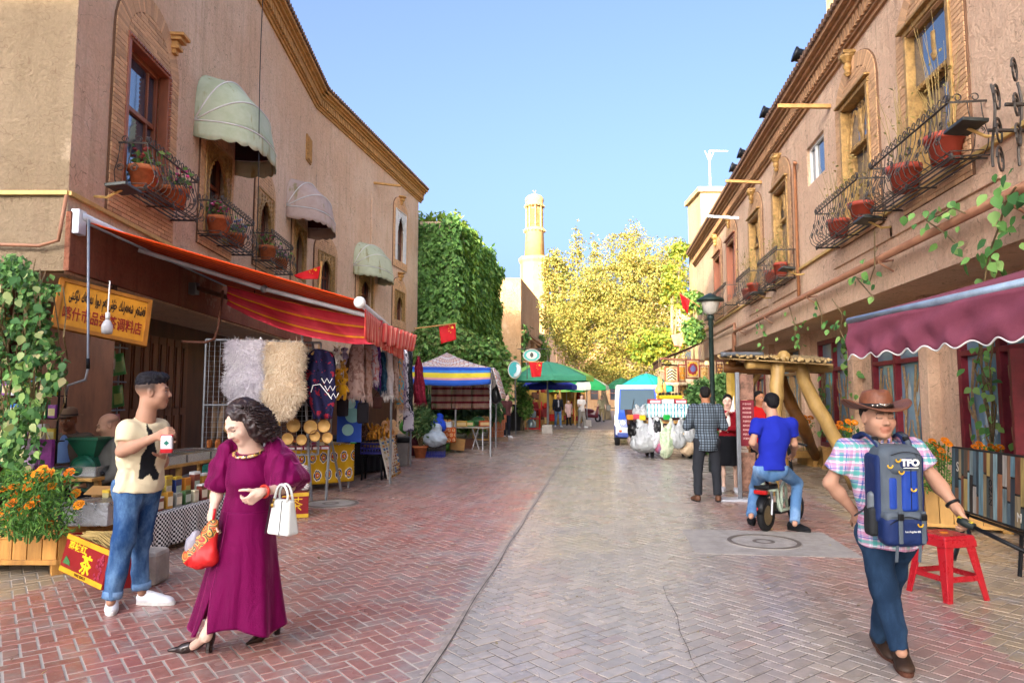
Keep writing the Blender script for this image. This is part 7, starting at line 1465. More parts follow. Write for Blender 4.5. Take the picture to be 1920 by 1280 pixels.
def carpet(label,px0,px1,y0,y1,d,base,mots,nu=3,nv=4,band='7a2a1c',zig=False):
 W,H=(px1-px0)*d/1280,(y1-y0)*d/1280;t=thing('hanging_carpet',label,'carpet',at((px0+px1)/2,(y0+y1)/2,d),YAW,'carpets hung at the carpet shop')
 def fn(tt,uv):
  q=tt.xyz(uv);c=ikat_fn(nu,nv,base,mots)(tt,uv)
  if zig:z=tt.ma('FRACT',tt.ma('ADD',tt.ma('MULTIPLY',q[1],5),tt.ma('MULTIPLY',tt.ma('ABSOLUTE',tt.ma('SUBTRACT',q[0],.5)),3)));c=tt.mix(tt.ma('LESS_THAN',z,.45),S('2c2420'),S('c8b490'))
  eu=tt.ma('ABSOLUTE',tt.ma('SUBTRACT',q[0],.5));ev=tt.ma('ABSOLUTE',tt.ma('SUBTRACT',q[1],.5));c=tt.mix(tt.ma('GREATER_THAN',tt.ma('MAXIMUM',eu,ev),.36),c,S('a08a68'));return tt.mix(tt.ma('GREATER_THAN',tt.ma('MAXIMUM',eu,ev),.44),c,S(band))
 MB().grid(lambda u,v:((u-.5)*W,.03*math.sin(u*9),(v-.5)*H),14,8).build('carpet',uvmat('carpet_'+base+str(px0),fn),t,True,solid=.02)
 b=MB()
 for i in range(26):x=(i/25-.5)*W;b.tube([(x,0,-H/2),(x+R.gauss(0,.01),0,-H/2-.09)],.008,3)
 tag(b.build('fringe',mat('cream_fringe','c8b898',rough=.9),t),kind='stuff')
DM=(('a8843c',.42),('5a2420',.30),('c8a050',.2),('3a2a40',.1))
carpet('square carpet with dark and cream zigzags, lowest on its rail',1247,1272,688,716,22,'9a7a50',DM,zig=True,band='8a3a28');carpet('golden brown carpet beside the zigzag one',1272,1287,683,716,22.5,'a8681c',DM,2,4);carpet('carpet with a large yellow diamond, highest of the row',1286,1312,673,710,22,'8a6448',(('c0982c',.42),('7a2a2a',.33),('5a5a80',.18)),1,1);carpet('pale carpet with a dark crest beside the lamp post',1312,1330,684,716,21,'a88a58',DM,2,3);carpet('dark red carpet hanging behind the lamp post',1343,1358,676,716,20,'4a1c20',DM,3,6,band='3a1418');carpet('faded brown carpet draped low behind the gourds',1272,1290,718,745,23,'6a5038',DM,3,4)
for i,(px,py,s_,l) in enumerate(((1240,735,1.0,'long necked tan gourd hanging above the vehicle roof'),(1246,740,.95,'round bottomed gourd in front of the tan one'),(1236,725,.8,'small gourd highest on its cord'))):
 t=thing('hanging_gourd',l,'gourd',at(px,py,21-i*.3),0,'gourds hanging by the carpet shop');b=MB();b.lathe([(.001,-.3*s_),(.12*s_,-.26*s_),(.17*s_,-.14*s_),(.13*s_,-.02*s_),(.06*s_,.06*s_),(.045*s_,.2*s_),(.05*s_,.32*s_),(.02*s_,.4*s_)],14);b.build('shell',mat('gourd_tan','b8904a',rough=.4),t,True);b=MB();b.tube([(0,0,.38*s_),(0,0,.9)],.01,4);b.build('cord',M_STEM,t)
tag(MB().box(3.2,1.0,.5,Matrix.Translation(atz(1275,22,.95)+FW*1)@Matrix.Rotation(YAW,4,'Z')).build('carpet_table',mat('dark_maroon_cover','2a1014',rough=.9)),'long dark covered table under the hanging carpets','table')
shrubmass('roadside_shrub','leafy green shrub between the cart and the lamp post',[blob(*q) for q in((1312,838,19.6,20,16),(1304,815,19.6,20,26),(1320,800,19.4,18,40),(1304,745,19.6,20,26),(1318,728,19.4,18,24),(1300,775,19.6,18,26))],4600,.13,['4a6f38','5f8646','769a58','3c5c30']);shrubmass('roadside_shrub','bushy shrub behind the lamp post by the yellow posts',[blob(*q) for q in((1356,845,16.5,16,18),(1356,790,16.5,17,46),(1352,722,16.5,15,26),(1362,740,16.5,16,24))],2800,.13,['4a6f38','5f8646','769a58'])
shrubmass('roof_foliage','green branches overhanging above the lamp at the far end of the brown building',[blob(*q) for q in((1300,560,28,22,16),(1318,575,27,14,14),(1300,620,27,20,26))],2200,.18,GRN+['8aa048'])
g=at(1336,745,15);t=thing('street_lamp','dark green street lamp with a wide cap on the right kerb','street lamp',(g.x,g.y,0));zt_=at(1336,600,15).z;M_LP=mat('dark_green_iron','22302c',rough=.45,metal=.3);b=MB();b.lathe([(.12,0),(.12,.3),(.07,.4),(.055,1.2),(.05,zt_-.12),(.07,zt_-.1),(.05,zt_),(.075,zt_+.02),(.08,zt_+.08),(.04,zt_+.12)],14);b.build('pole',M_LP,t,True)
b=MB();b.lathe([(.06,zt_+.12),(.15,zt_+.18),(.2,zt_+.4)],14,cap=False);b.build('lantern_glass',mat('milky_lantern','a8a49a',rough=.3),t,True);b=MB();b.lathe([(.2,zt_+.4),(.3,zt_+.42),(.29,zt_+.46),(.12,zt_+.55),(.03,zt_+.6)],18);b.build('cap',M_LP,t,True)
# ================================================================== log pergola
M_LOG=mat('varnished_log','9c7d48',rough=.45,var=.3,sc=2.5,st=(1,1,.5),bump=.3,bsc=8,bd=.02);M_LOGD=mat('brown_log','7a4f22',rough=.55,var=.3,sc=2.5,bump=.3,bsc=8,bd=.02)
g=gnd(1500,900);pg=thing('log_pergola','rustic log pergola with a reed roof and one crooked post','pergola',g);o=Vector(pg.location)
def log(pts,r,m=M_LOG,name='log'):
 P=[p-o for p in pts];n=10;Q_=[]
 for k in range(n+1):t_=k/n*(len(P)-1);i=min(int(t_),len(P)-2);Q_.append(P[i]*(1-(t_-i))+P[i+1]*(t_-i)+Vector((R.gauss(0,.008),R.gauss(0,.008),0)))
 rr=r if isinstance(r,(list,tuple)) else(r,r);b=MB();b.tube(Q_,[(rr[0]+(rr[1]-rr[0])*k/n)*R.uniform(.94,1.06) for k in range(n+1)],9);return b.build(name,m,pg,True)
log([at(1459,668,11.6),at(1455,760,11.5),gnd(1447,928)],(.12,.10),name='post');log([at(1497,675,11.8),at(1512,725,11.8),at(1545,785,11.7),at(1575,840,11.6),gnd(1606,918)],(.12,.11),name='crooked_post');log([at(1462,708,13.5),at(1482,755,13.3),at(1505,800,13.0),gnd(1535,868)],(.12,.11),M_LOGD,name='brace_log');log([at(1408,690,13.6),gnd(1410,878)],.075,M_LOGD,name='post');log([at(1428,690,13.2),at(1404,735,13.5)],.05,name='brace_log')
for(x0,y0,d0,x1,y1,d1,r,m) in((1358,690,12.4,1452,694,12.0,.08,M_LOGD),(1402,682,11.6,1556,690,11.9,.085,M_LOG),(1370,685,14.0,1545,695,14.2,.07,M_LOGD),(1470,668,11.4,1478,678,14.3,.1,M_LOG),(1372,680,12.2,1385,684,14.2,.07,M_LOGD),(1535,684,11.8,1520,688,14.2,.07,M_LOG)):log([at(x0,y0,d0),at(x1,y1,d1)],r,m,name='beam')
b=MB();c=[at(1348,668,11.5),at(1562,680,11.2),at(1530,672,14.8),at(1372,668,14.8)]
for i in range(70):
 u=(i+.5)/70+R.uniform(-.004,.004);p=c[0]*(1-u)+c[1]*u;q=c[3]*(1-u)+c[2]*u;e_=R.uniform(-.08,.08);b.tube([p-o+FW*e_+UP*R.uniform(0,.05),(p+q)/2-o+UP*R.uniform(0,.07),q-o+UP*R.uniform(0,.05)],R.uniform(.012,.03),5)
tag(b.build('roof_reed',mat('grey_reed','9a8258',rough=.9,var=.35,sc=4),pg),kind='stuff')
b=MB();i=b.vs([x-o-UP*.03 for x in c]);b.face((i,i+1,i+2,i+3));b.build('roof_mat',mat('reed_mat','8a7048',rough=.95,var=.3),pg,solid=.02)
log([at(1352,664,11.4),at(1430,664,11.6)],.04,mat('grey_pole','5a5e62',rough=.5),name='pole')
for(px,h) in((1367,'c0a050'),(1374,'b8983f')):
 t=tag(MB().box(.075,.06,1.9,Matrix.Translation(atz(px,13.6,1.35))@Matrix.Rotation(YAW,4,'Z')).build('timber_post',mat('yellow_timber_'+h,h,rough=.6)),'%s yellow squared timber standing beside the pergola'%('nearest the lamp' if px==1367 else 'second'),'timber post','yellow timbers beside the pergola')
t=thing('pallet_bench','low pine pallet bench under the crooked pergola post','bench',gnd(1510,872),YAW);
for i in range(11):b=MB();b.box(.11,.95,.025,None,(-.55+i*.125,.1,.36+R.uniform(-.004,.004)));b.build('slat',M_PINE,t)
b=MB();b.box(1.5,.05,.14,None,(.05,-.42,.28));b.build('front_board',M_PINE,t);b=MB();b.box(1.4,.05,.12,None,(.05,.6,.28));b.build('rear_board',M_PINE,t)
for x in(-.6,.1,.7):b=MB();b.box(.12,.9,.2,None,(x,.1,.1));b.build('foot',M_PINE,t)
b=MB();b.box(.06,.9,.5,None,(.78,.1,.5));b.build('end_board',M_PINE,t)
t=thing('small_stool','low green plastic stool behind the woman in red','stool',gnd(1425,905),YAW);b=MB();b.box(.3,.3,.04,None,(0,0,.27));b.build('seat',col('2a5a44',.5),t,bev=.01)
for x in(-.12,.12):
 for y in(-.12,.12):b=MB();b.box(.05,.05,.26,None,(x*1.1,y*1.1,.13));b.build('leg',col('2a5a44',.5),t)
g=gnd(1388,938);t=thing('roll_up_banner','narrow roll up banner stand with a maroon text panel, behind the blue shirt','banner',g,YAW);d_b=g.dot(FW);H=at(1388,698,d_b).z;s_=d_b/1280;b=MB();b.box(.06,.05,H,None,(0,0,H/2));b.build('post',M_STEEL,t,bev=.008)
b=MB();b.box(.5,.3,.03,None,(-.1,.02,.015));b.build('foot',M_ALU,t)
b=MB();b.prism([(.05,H*.42),(.22,H*.42),(.27,H*.55),(.27,H*.78),(.05,H*.78)],.04,.05,Matrix(((1,0,0,0),(0,0,1,0),(0,1,0,0),(0,0,0,1))));b.build('maroon_panel',col('6a1824',.6),t);b=MB();b.box(.22,.01,H*.2,None,(.16,.045,H*.885));b.build('photo_panel',mat('photo_print','7a5a4a',rough=.5,var=.5,sc=9),t);b=MB();b.box(.22,.01,H*.3,None,(.16,.045,H*.22));b.build('photo_panel',mat('photo_print','7a5a4a'),t)
for k in range(9):text_mesh('开放时间民俗体验'[k%4:k%4+4],.035,TR(.155,.038,H*(.75-.034*k))@RX,col('c8a8a0',.5),t)
b=MB();b.prism([(-.10,H*.69),(-.035,H*.69),(-.035,H*.82)],.06,.07,Matrix(((1,0,0,0),(0,0,1,0),(0,1,0,0),(0,0,0,1))));b.build('pennant_sail',M_WHITE,t)
# ================================================================== maroon awning, folded board, planters, stool at the right
ra,rb_=at(1592,602,8.0),at(1960,522,5.1);t=thing('maroon_awning','maroon fabric awning with a scalloped white edged valance','awning',ra);o=Vector(t.location);D2=rb_-ra;M_MAR=mat('maroon_canvas','7a3c4c',rough=.8,var=.12,sc=3,bump=.35,bsc=10,bd=.02)
b=MB();b.tube([(0,0,0),D2],.042,10);b.build('front_bar',mat('blue_grey_bar','8fa0b0',rough=.35,metal=.4),t,True)
nv_=Vector((D2.y,-D2.x,0)).normalized();nv_=nv_ if nv_.dot(FW)<0 else-nv_
def val(u,v):dz=.40+(.028*math.cos(u*2*PI*9));return D2*u+UP*(-.03-dz*(1-v))+nv_*(.03+.02*math.sin(u*31+v*4)*(1-v)+.015*math.sin(u*13-v*9))
b=MB();b.grid(val,150,10);b.build('valance',M_MAR,t,True,solid=.006);b=MB();b.tube([Vector(val(k/150,0)) for k in range(151)],.009,5);b.build('white_edge',M_WHITE,t,True)
b=MB();wa=Vector((4.28,ra.y+.2,2.86))-o;wb=Vector((4.28,rb_.y,2.86))-o;b.grid(lambda u,v:(D2*u)*(1-v)+(wa*(1-u)+wb*u)*v+UP*.03,10,6);b.build('fabric',M_MAR,t,True,solid=.008);b=MB();b.tube([(0,0,-.02),(wa*.5)-UP*.12,wa-UP*.3],.03,6);b.build('arm',M_ALU,t)
c=[at(1789,838,7.7),at(1932,858,6.0),at(1932,998,6.0),at(1789,950,7.7)];o=(c[2]+c[3])/2;t=thing('plank_print_table','folding table on its side, its top printed with reclaimed coloured planks','folding table',o);C4=[x-o for x in c];ex=(C4[1]-C4[0]).normalized();ez=(C4[0]-C4[3]).normalized();en=ex.cross(ez);en=en if en.dot(CP-o)>0 else-en;W=(C4[1]-C4[0]).length;H=(C4[0]-C4[3]).length
def bp(u,z0,z1,off):return[C4[3]*(1-u[0])+C4[2]*u[0],C4[3]*(1-u[1])+C4[2]*u[1]]
x=.012;k=0;PH=['4a5f66','7a5a42','2f3a40','5f7f86','8a7a5a','6a3f2c','3a4a4a','a08a50','54483c','7f9a9a','8a5a3a','2a2624','6a7a78','9a9488']
while x<W-.03:
 w=R.uniform(.05,.11);w=min(w,W-.012-x);zc=[0,R.uniform(.25,.75),1] if R.random()<.75 else[0,1]
 for z0,z1 in zip(zc,zc[1:]):
  u0,u1=x/W,(x+w-.003)/W;P4=[]
  for u,z in((u0,z0+.02),(u1,z0+.02),(u1,z1-.012),(u0,z1-.012)):P4.append((C4[3]*(1-u)+C4[2]*u)*(1-z)+(C4[0]*(1-u)+C4[1]*u)*z+en*.021)
  b=MB();i=b.vs(P4);b.face((i,i+1,i+2,i+3));b.build('plank',mat('plank_'+PH[k%14],PH[k%14],rough=.55,var=.35,sc=6,st=(4,4,.5)),t,solid=.004);k+=1
 x+=w
b=MB();i=b.vs([C4[3],C4[2],C4[1],C4[0]]);b.face((i,i+1,i+2,i+3));b.build('table_top',M_BLK,t,solid=.035)
b=MB();b.tube([C4[0]+en*.01,C4[1]+en*.01],.014,6);b.tube([C4[3]+en*.01,C4[2]+en*.01],.014,6);b.tube([C4[0]+en*.01,C4[3]+en*.01],.014,6);b.build('edge_band',M_BLK,t)
Mb=Matrix.Identity(4);Mb.col[0][:3]=ex;Mb.col[1][:3]=ez;Mb.col[2][:3]=en;Mb.col[3][:3]=C4[3]*.9+C4[2]*.1+ez*H*.68+en*.026;text_mesh('S',.15,Mb,col('b8b0a0',.6),t);Mb.col[3][:3]=C4[3]*.42+C4[2]*.58+ez*H*.4+en*.026;text_mesh('NYZO',.09,Mb@Matrix.Rotation(PI/2,4,'Z'),col('14161a',.6),t);Mb.col[3][:3]=C4[3]*.08+C4[2]*.92+ez*H*.15+en*.026;text_mesh('M',.12,Mb,col('c8c0b0',.6),t)
for(x0,y0,x1,y1,d0,d1) in((1808,955,1788,1050,7.5,None),(1795,955,1832,1052,7.5,None),(1905,985,1912,1080,6.3,None)):b=MB();b.tube([at(x0,y0,d0)-o-en*.05,gnd(x1,y1)-o],.02,6);b.build('leg',M_BLK,t)
b=MB();b.tube([C4[3]*.95-en*.05-ez*.05,C4[2]-en*.05-ez*.05],.016,6);b.build('leg_bar',M_BLK,t)
t=thing('door_leaf','open maroon panelled door leaf at the edge beside the plank printed table','door',atz(1962,7.9,0),YAW-.25);b=MB();b.box(.9,.06,2.15,None,(.1,0,1.1));b.build('leaf',M_REDW,t);
for z in(.6,1.55):b=MB();b.box(.62,.03,.78,None,(.1,-.035,z));b.build('panel',mat('dark_maroon_panel','4f1218',rough=.4),t,bev=.02)
g=(gnd(1742,1134)+gnd(1836,1128)+gnd(1815,1090)+gnd(1708,1112))/4;t=thing('plastic_stool','bright red plastic stool with an orange sticker on its seat','stool',g,YAW+.25);hh=.50;a_,c_=.145,.205;M_RST=mat('red_plastic','a01420',rough=.28,var=.05,spec=.5,coat=.2)
b=MB();b.box(a_*2+.02,a_*2+.02,.035,None,(0,0,hh-.018),.95);b.build('seat',M_RST,t,bev=.012);b=MB();b.box(a_*2+.03,a_*2+.03,.06,None,(0,0,hh-.062),.97);b.build('apron',M_RST,t,bev=.008);b=MB();b.lathe([(.03,hh),(.03,hh+.002),(.001,hh+.002)],16,TR(0,0,0));b.build('sticker',col('d88a1c',.4),t)
for sx in(-1,1):
 for sy in(-1,1):
  b=MB();
  for(w0,w1,dx) in((.072,.05,1),):
   pts0=[(sx*(a_-.0),sy*(a_-.0)),(sx*(a_-.085),sy*(a_-.0)),(sx*(a_-.085),sy*(a_-.016)),(sx*(a_-.016),sy*(a_-.016)),(sx*(a_-.016),sy*(a_-.085)),(sx*a_,sy*(a_-.085))];pts1=[(sx*c_,sy*c_),(sx*(c_-.05),sy*c_),(sx*(c_-.05),sy*(c_-.014)),(sx*(c_-.014),sy*(c_-.014)),(sx*(c_-.014),sy*(c_-.05)),(sx*c_,sy*(c_-.05))]
   i=b.vs([(x,y,hh-.06) for x,y in pts0]);j=b.vs([(x,y,0) for x,y in pts1])
   for q in range(6):r_=(q+1)%6;f=(i+q,i+r_,j+r_,j+q);b.face(f if sx*sy<0 else f[::-1])
   b.face([j+q for q in range(6)]);b.face([i+q for q in range(6)])
  b.build('leg',M_RST,t,bev=.004)
zr=.17;k_=a_+(c_-a_)*(1-zr/(hh-.06))
for s_ in(-1,1):b=MB();b.box(k_*2-.05,.012,.045,None,(0,s_*(k_-.012),zr));b.build('rail',M_RST,t,bev=.004);b=MB();b.box(.012,k_*2-.05,.045,None,(s_*(k_-.012),0,zr));b.build('rail',M_RST,t,bev=.004)
g=gnd(1745,992);t=thing('wooden_planter','tall pine planter between the backpacker and the plank printed table','planter',g,YAW-.35);planter(t,[(-.35,0),(.85,0),(.85,.42),(-.35,.42)],.04,.55,.14,M_PINE,sharp=.02)
marigold('marigold_plant','orange marigolds growing in the tall planter behind the backpacker',[(1748,828),(1758,838),(1778,832),(1772,826),(1740,850),(1760,853),(1752,868),(1735,860),(1765,845),(1772,860),(1725,852),(1730,868),(1745,880)],(1712,1792,830,920),8.2,800,.55,.055)
marigold('marigold_plant','row of marigolds peeping over the plank printed table',[(1828,838),(1845,840),(1858,836),(1868,842),(1876,838),(1836,832)],(1815,1885,836,860),8.6,220,.5,.05);marigold('marigold_plant','clump of marigolds behind the hat and the crooked post',[(1575,793),(1590,790),(1597,796),(1580,803),(1592,806),(1570,800),(1603,792)],(1560,1612,795,840),12.2,420,.45,.065);marigold('marigold_plant','small marigold clump under the pergola',[(1508,782),(1515,790),(1520,783),(1500,795)],(1495,1528,785,815),14.5,240,.5,.07)
g=gnd(1590,880);t=thing('wooden_planter','low pine planter behind the crooked pergola post','planter',g,YAW-.2);planter(t,[(-.5,0),(.6,0),(.6,.45),(-.5,.45)],.04,.45,.16,M_PINE,sharp=.03)
def trail(label,pts,d_off,nleaf,size,pal):
 w=WR;P=[];o=None;b=MB();q=[w.P(*w.hit(px,py,d_off),d_off) for px,py in pts];o=q[0];t=thing('trailing_creeper',label,'creeper',o,0,'creepers trailing on the right wall');b.tube([x-o for x in q],.01,4);b.build('stem',M_STEM,t)
 L=[]
 for i in range(nleaf):k=R.uniform(0,len(q)-1.01);j=int(k);L.append(q[j]*(1-(k-j))+q[j+1]*(k-j)-o+Vector((R.gauss(0,size*.9),R.gauss(0,size*.9),R.gauss(0,size*.9))))
 leaf_objs(t,L,size,pal,w.n+Vector((0,-.6,0)))
VP_=['4a7a3a','5f9048','74a052','3f6a38','8ab060']
trail('leafy creeper hanging from the pipe above the maroon awning',[(1905,350),(1885,380),(1875,420),(1860,460),(1850,500),(1845,530)],.25,46,.13,VP_);trail('sprig of creeper over the brown pipe',[(1810,400),(1785,390),(1760,405),(1735,412),(1775,440),(1790,455)],.25,26,.12,VP_);trail('thin creeper with a few leaves beside the wide pipe',[(1640,430),(1640,500),(1630,530),(1605,520),(1640,560)],.25,16,.12,VP_);trail('thin trailing creeper over the overhang edge',[(1560,560),(1580,590),(1575,620),(1590,650)],.1,14,.12,VP_)
for k,(x0,y0,x1,y1,n) in enumerate(((1480,575,1490,650,16),(1420,590,1430,660,14),(1530,560,1540,620,8))):trail(('wispy creeper above the pergola roof','wispy creeper by the downpipe bend','bare stemmed creeper under the gutter')[k],[(x0,y0),((x0+x1)/2+6,(y0+y1)/2),(x1,y1)],.1,n,.12,VP_)
def wtrail(label,pts,off,n,size):
 q=[WG.P(*WG.hit(px,py,off),off) for px,py in pts];o=q[0];t=thing('climbing_creeper',label,'creeper',o,0,'creepers climbing the shutters');b=MB()
 for s_ in range(4):b.tube([x-o+Vector((0,R.gauss(0,.12),0)) for x in q],.012,4)
 b.build('stem',M_STEM,t);L=[]
 for i in range(n):k=R.uniform(0,len(q)-1.01);j=int(k);L.append(q[j]*(1-(k-j))+q[j+1]*(k-j)-o+Vector((R.gauss(0,.05),R.gauss(0,.18),R.gauss(0,.1))))
 leaf_objs(t,L,size,VP_,Vector((-1,-.7,0)))
wtrail('creeper climbing the maroon shutter behind the hat',[(1600,850),(1598,780),(1600,720),(1590,660),(1580,640)],.12,60,.13);wtrail('creeper climbing between the shutters under the maroon awning',[(1860,830),(1850,760),(1845,690),(1850,620)],.12,46,.12);wtrail('sparse creeper on the shutter behind the pergola',[(1545,820),(1540,740),(1545,690)],.12,24,.13)
g=gnd(1688,880);t=thing('bicycle','bicycle leaning behind the planter, its handlebar beside the hat','bicycle',g,YAW+.3);M_BK=mat('blue_bike_paint','3a6a9a',rough=.4);b=MB();b.tube([(-.5,0,.34),(-.1,0,.3),(-.2,0,.8),(-.5,0,.34)],.018,6);b.tube([(-.1,0,.3),(.38,0,.75),(-.18,0,.72)],.018,6);b.tube([(.38,0,.85),(.55,0,.34)],.018,6);b.build('frame',M_BK,t)
for x in(-.5,.55):b=MB();b.tube([(x+.33*math.cos(a),0,.34+.33*math.sin(a)) for a in np.linspace(0,2*PI,25)[:-1]],.02,6,closed=True);w=b.build('wheel',M_TYRE,t,True);b=MB();[b.tube([(x,0,.34),(x+.31*math.cos(a),0,.34+.31*math.sin(a))],.004,3) for a in np.linspace(0,2*PI,13)[:-1]];tag(b.build('spoke',M_STEEL,w),kind='stuff')
b=MB();b.tube([(.36,-.28,1.0),(.3,-.2,1.06),(.38,0,1.02),(.3,.2,1.06),(.36,.28,1.0)],.014,6);b.tube([(.38,0,.8),(.38,0,1.02)],.016,6);b.build('handlebar',M_STEEL,t,True);b=MB();b.ball(.12,TR(-.22,0,.86),sc=(1.2,.7,.35));b.build('saddle',M_BLK,t,True)
t=thing('wall_lantern','glass wall lantern by the creeper under the overhang','lantern',WR.P(25.2,2.9,-.2));b=MB();b.box(.16,.16,.3);b.build('glass',M_GLASSL,t);b=MB();b.box(.2,.2,.04,None,(0,0,.17));b.box(.18,.18,.03,None,(0,0,-.16));b.build('cap',M_BLK,t)
# ================================================================== people
A3=lambda v:np.array([v[0],v[1],v[2]],float)
def unit(v):v=np.asarray(v,float);return v/np.linalg.norm(v)
CAMX={'r':A3(RT),'f':A3(FW),'u':np.array([0,0,1.])}
def cdir(r,f,u=0.):return unit(CAMX['r']*r+CAMX['f']*f+CAMX['u']*u)
M_SKIN=mat('skin','ffffff',vc=True,rough=.62,var=.10,sc=45,sss=.0,spec=.35)
def axes(face,tilt=0.):
 y=unit(face);x=unit(np.cross(y,[0,0,1.]));z=np.cross(x,y)
 if tilt:x,z=x*math.cos(tilt)+z*math.sin(tilt),z*math.cos(tilt)-x*math.sin(tilt)
 return np.stack([x,y,z],1)
SK={'tan':'a67c64','light':'cba995','brown':'9a6848','dark':'7a5038','fair':'d0a890'}
def head_sdf(q,c,A,skin,s=1.,fem=False,ears=True,neck=None):
 P=lambda x,y,z:c+A@(np.array([x,y,z])*s)
 E=lambda x,y,z,rx,ry,rz,k=.02,col=None,neg=False:q.ell(P(x,y,z),np.array([rx,ry,rz])*s,k*s,col,neg,A)
 K=lambda a,b,ra,rb,k=.012,col=None:q.cone(P(*a),P(*b),ra*s,rb*s,k*s,col)
 jw=.056 if fem else.062
 E(0,-.018,.035,.076,.094,.082,.03);E(0,.018,-.02,.066,.076,.085,.03);E(0,.022,-.062,jw,.062,.052,.03);E(0,.064,-.098,.026,.022,.02,.03)
 for g in(-1,1):E(g*.04,.058,-.028,.026,.024,.026,.03);K((g*.012,.088,.022),(g*.046,.070,.020),.010,.008,.018)
 K((0,.086,.012),(0,.106,-.026),.009,.0125,.012);E(0,.104,-.030,.013,.012,.010,.010)
 for g in(-1,1):E(g*.0125,.096,-.034,.009,.010,.008,.008)
 lip=tuple(x*y for x,y in zip(skin,(.82,.60,.58)))
 E(0,.086,-.060,.024,.012,.0075,.006,lip);E(0,.085,-.0695,.021,.012,.0085,.006,lip)
 for g in(-1,1):E(g*.031,.098,.000,.019,.014,.012,.014,None,True);E(g*.031,.0735,.000,.0145,.0135,.0115,.008)
 if ears:
  for g in(-1,1):E(g*.078,-.008,-.008,.010,.020,.031,.010);E(g*.086,.000,-.006,.005,.010,.018,.006,None,True)
 return P
def face_paint(c,A,skin,s=1.,closed=False,beard=None,shade=None,browd='1a120e'):
 def f(V,C):
  L=((V-c)@A)/s;x,y,z=np.abs(L[:,0]),L[:,1],L[:,2];fr=(y>.045)
  zb=.0235+.004*np.sin(np.clip((x-.012)/.034,0,1)*PI)
  bm=fr&(x>.012)&(x<.050)&(np.abs(z-zb)<.0052);C[bm]=C[bm]*.25+np.array(S(browd))*.75
  ez=-.0005;
  if not closed:
   w=((x-.031)/.0155)**2+((z-ez)/.0056)**2;m=fr&(w<1);C[m]=S('b8aca4');m=fr&(((x-.031)**2+(z-ez)**2)<.0055**2)&(np.abs(z-ez)<.0052);C[m]=S('20140e')
   m=fr&(np.abs(x-.031)<.018)&(np.abs(z-ez-.0068+.25*np.abs(x-.031)**2/.018)<.0020);C[m]=S('1e1512')
  else:m=fr&(np.abs(x-.031)<.0175)&(np.abs(z-ez+.002-.004*((x-.031)/.0175)**2)<.0036);C[m]=C[m]*.12+np.array(S('1a1210'))*.8
  m=fr&(np.abs(z+.0648)<.0016)&(x<.021);C[m]=np.array(skin)*.35
  m=fr&(np.abs(z+.040)<.003)&(np.abs(x-.008)<.0035);C[m]=np.array(skin)*.4
  ch=np.clip(1-((x-.04)**2+(z+.03)**2)/.022**2,0,1)*fr;C+=ch[:,None]*np.array([.018,-.004,-.004])
  if beard is not None:m=np.clip((-.035-z)/.03,0,1)*np.clip((y+.02)/.04,0,1)*(z>-.16);C[:]=C*(1-.35*m[:,None]*beard)
  if shade is not None:
   hl=shade(x,y,z);C[:]=C*(1-hl[:,None])+np.array(S('17120f'))*hl[:,None]
  return C
 return f
def hand(q,wr,d,n,curl=.5,s=1.,thumb=1.,spread=.0,curls=None,tc=.5):
 """d: towards the fingers, n: out of the back of the hand. thumb: +1/-1 picks the side."""
 d=unit(d);n=unit(np.asarray(n,float)-d*np.dot(n,d));x=np.cross(d,n)*thumb;P=lambda a,b,c_:wr+(d*a+x*b+n*c_)*s
 q.cone(P(.0,0,0),P(.02,0,0),.024*s,.026*s,k=.02)
 Mx=np.stack([x,d,n],1);q.box(P(.05,0,0),np.array([.037,.042,.0135])*s,.012*s,Mx,k=.012)
 q.ell(P(.03,.026,-.010),np.array([.018,.03,.014])*s,.015,None,False,Mx)
 for i,(off,L) in enumerate(((.029,.072),(.0095,.080),(-.010,.075),(-.029,.058))):
  c0=(curls[i] if curls else curl)*(1+.12*i);p=P(.088-(.004 if i in(0,3) else 0),off,0);a=.15*c0;dv=d+x*spread*off*12
  for j,(fr,r) in enumerate(((.44,.0088),(.31,.0080),(.25,.0070))):
   a+=c0*(.75,.95,.6)[j];v=unit(dv)*math.cos(a)-n*math.sin(a);e=p+v*L*fr*s;q.cone(p,e,r*s,r*.9*s,k=.004);p=e
 p=P(.022,.030,-.006);v0=unit(d*.75+x*.75-n*.35)
 for j,(L,r) in enumerate(((.042,.0115),(.032,.0095),(.024,.0085))):
  a=tc*j*.5;v=unit(v0*math.cos(a)+(d*.6-x*.5-n*.6)*math.sin(a));e=p+v*L*s;q.cone(p,e,r*s,r*.88*s,k=.006);p=e
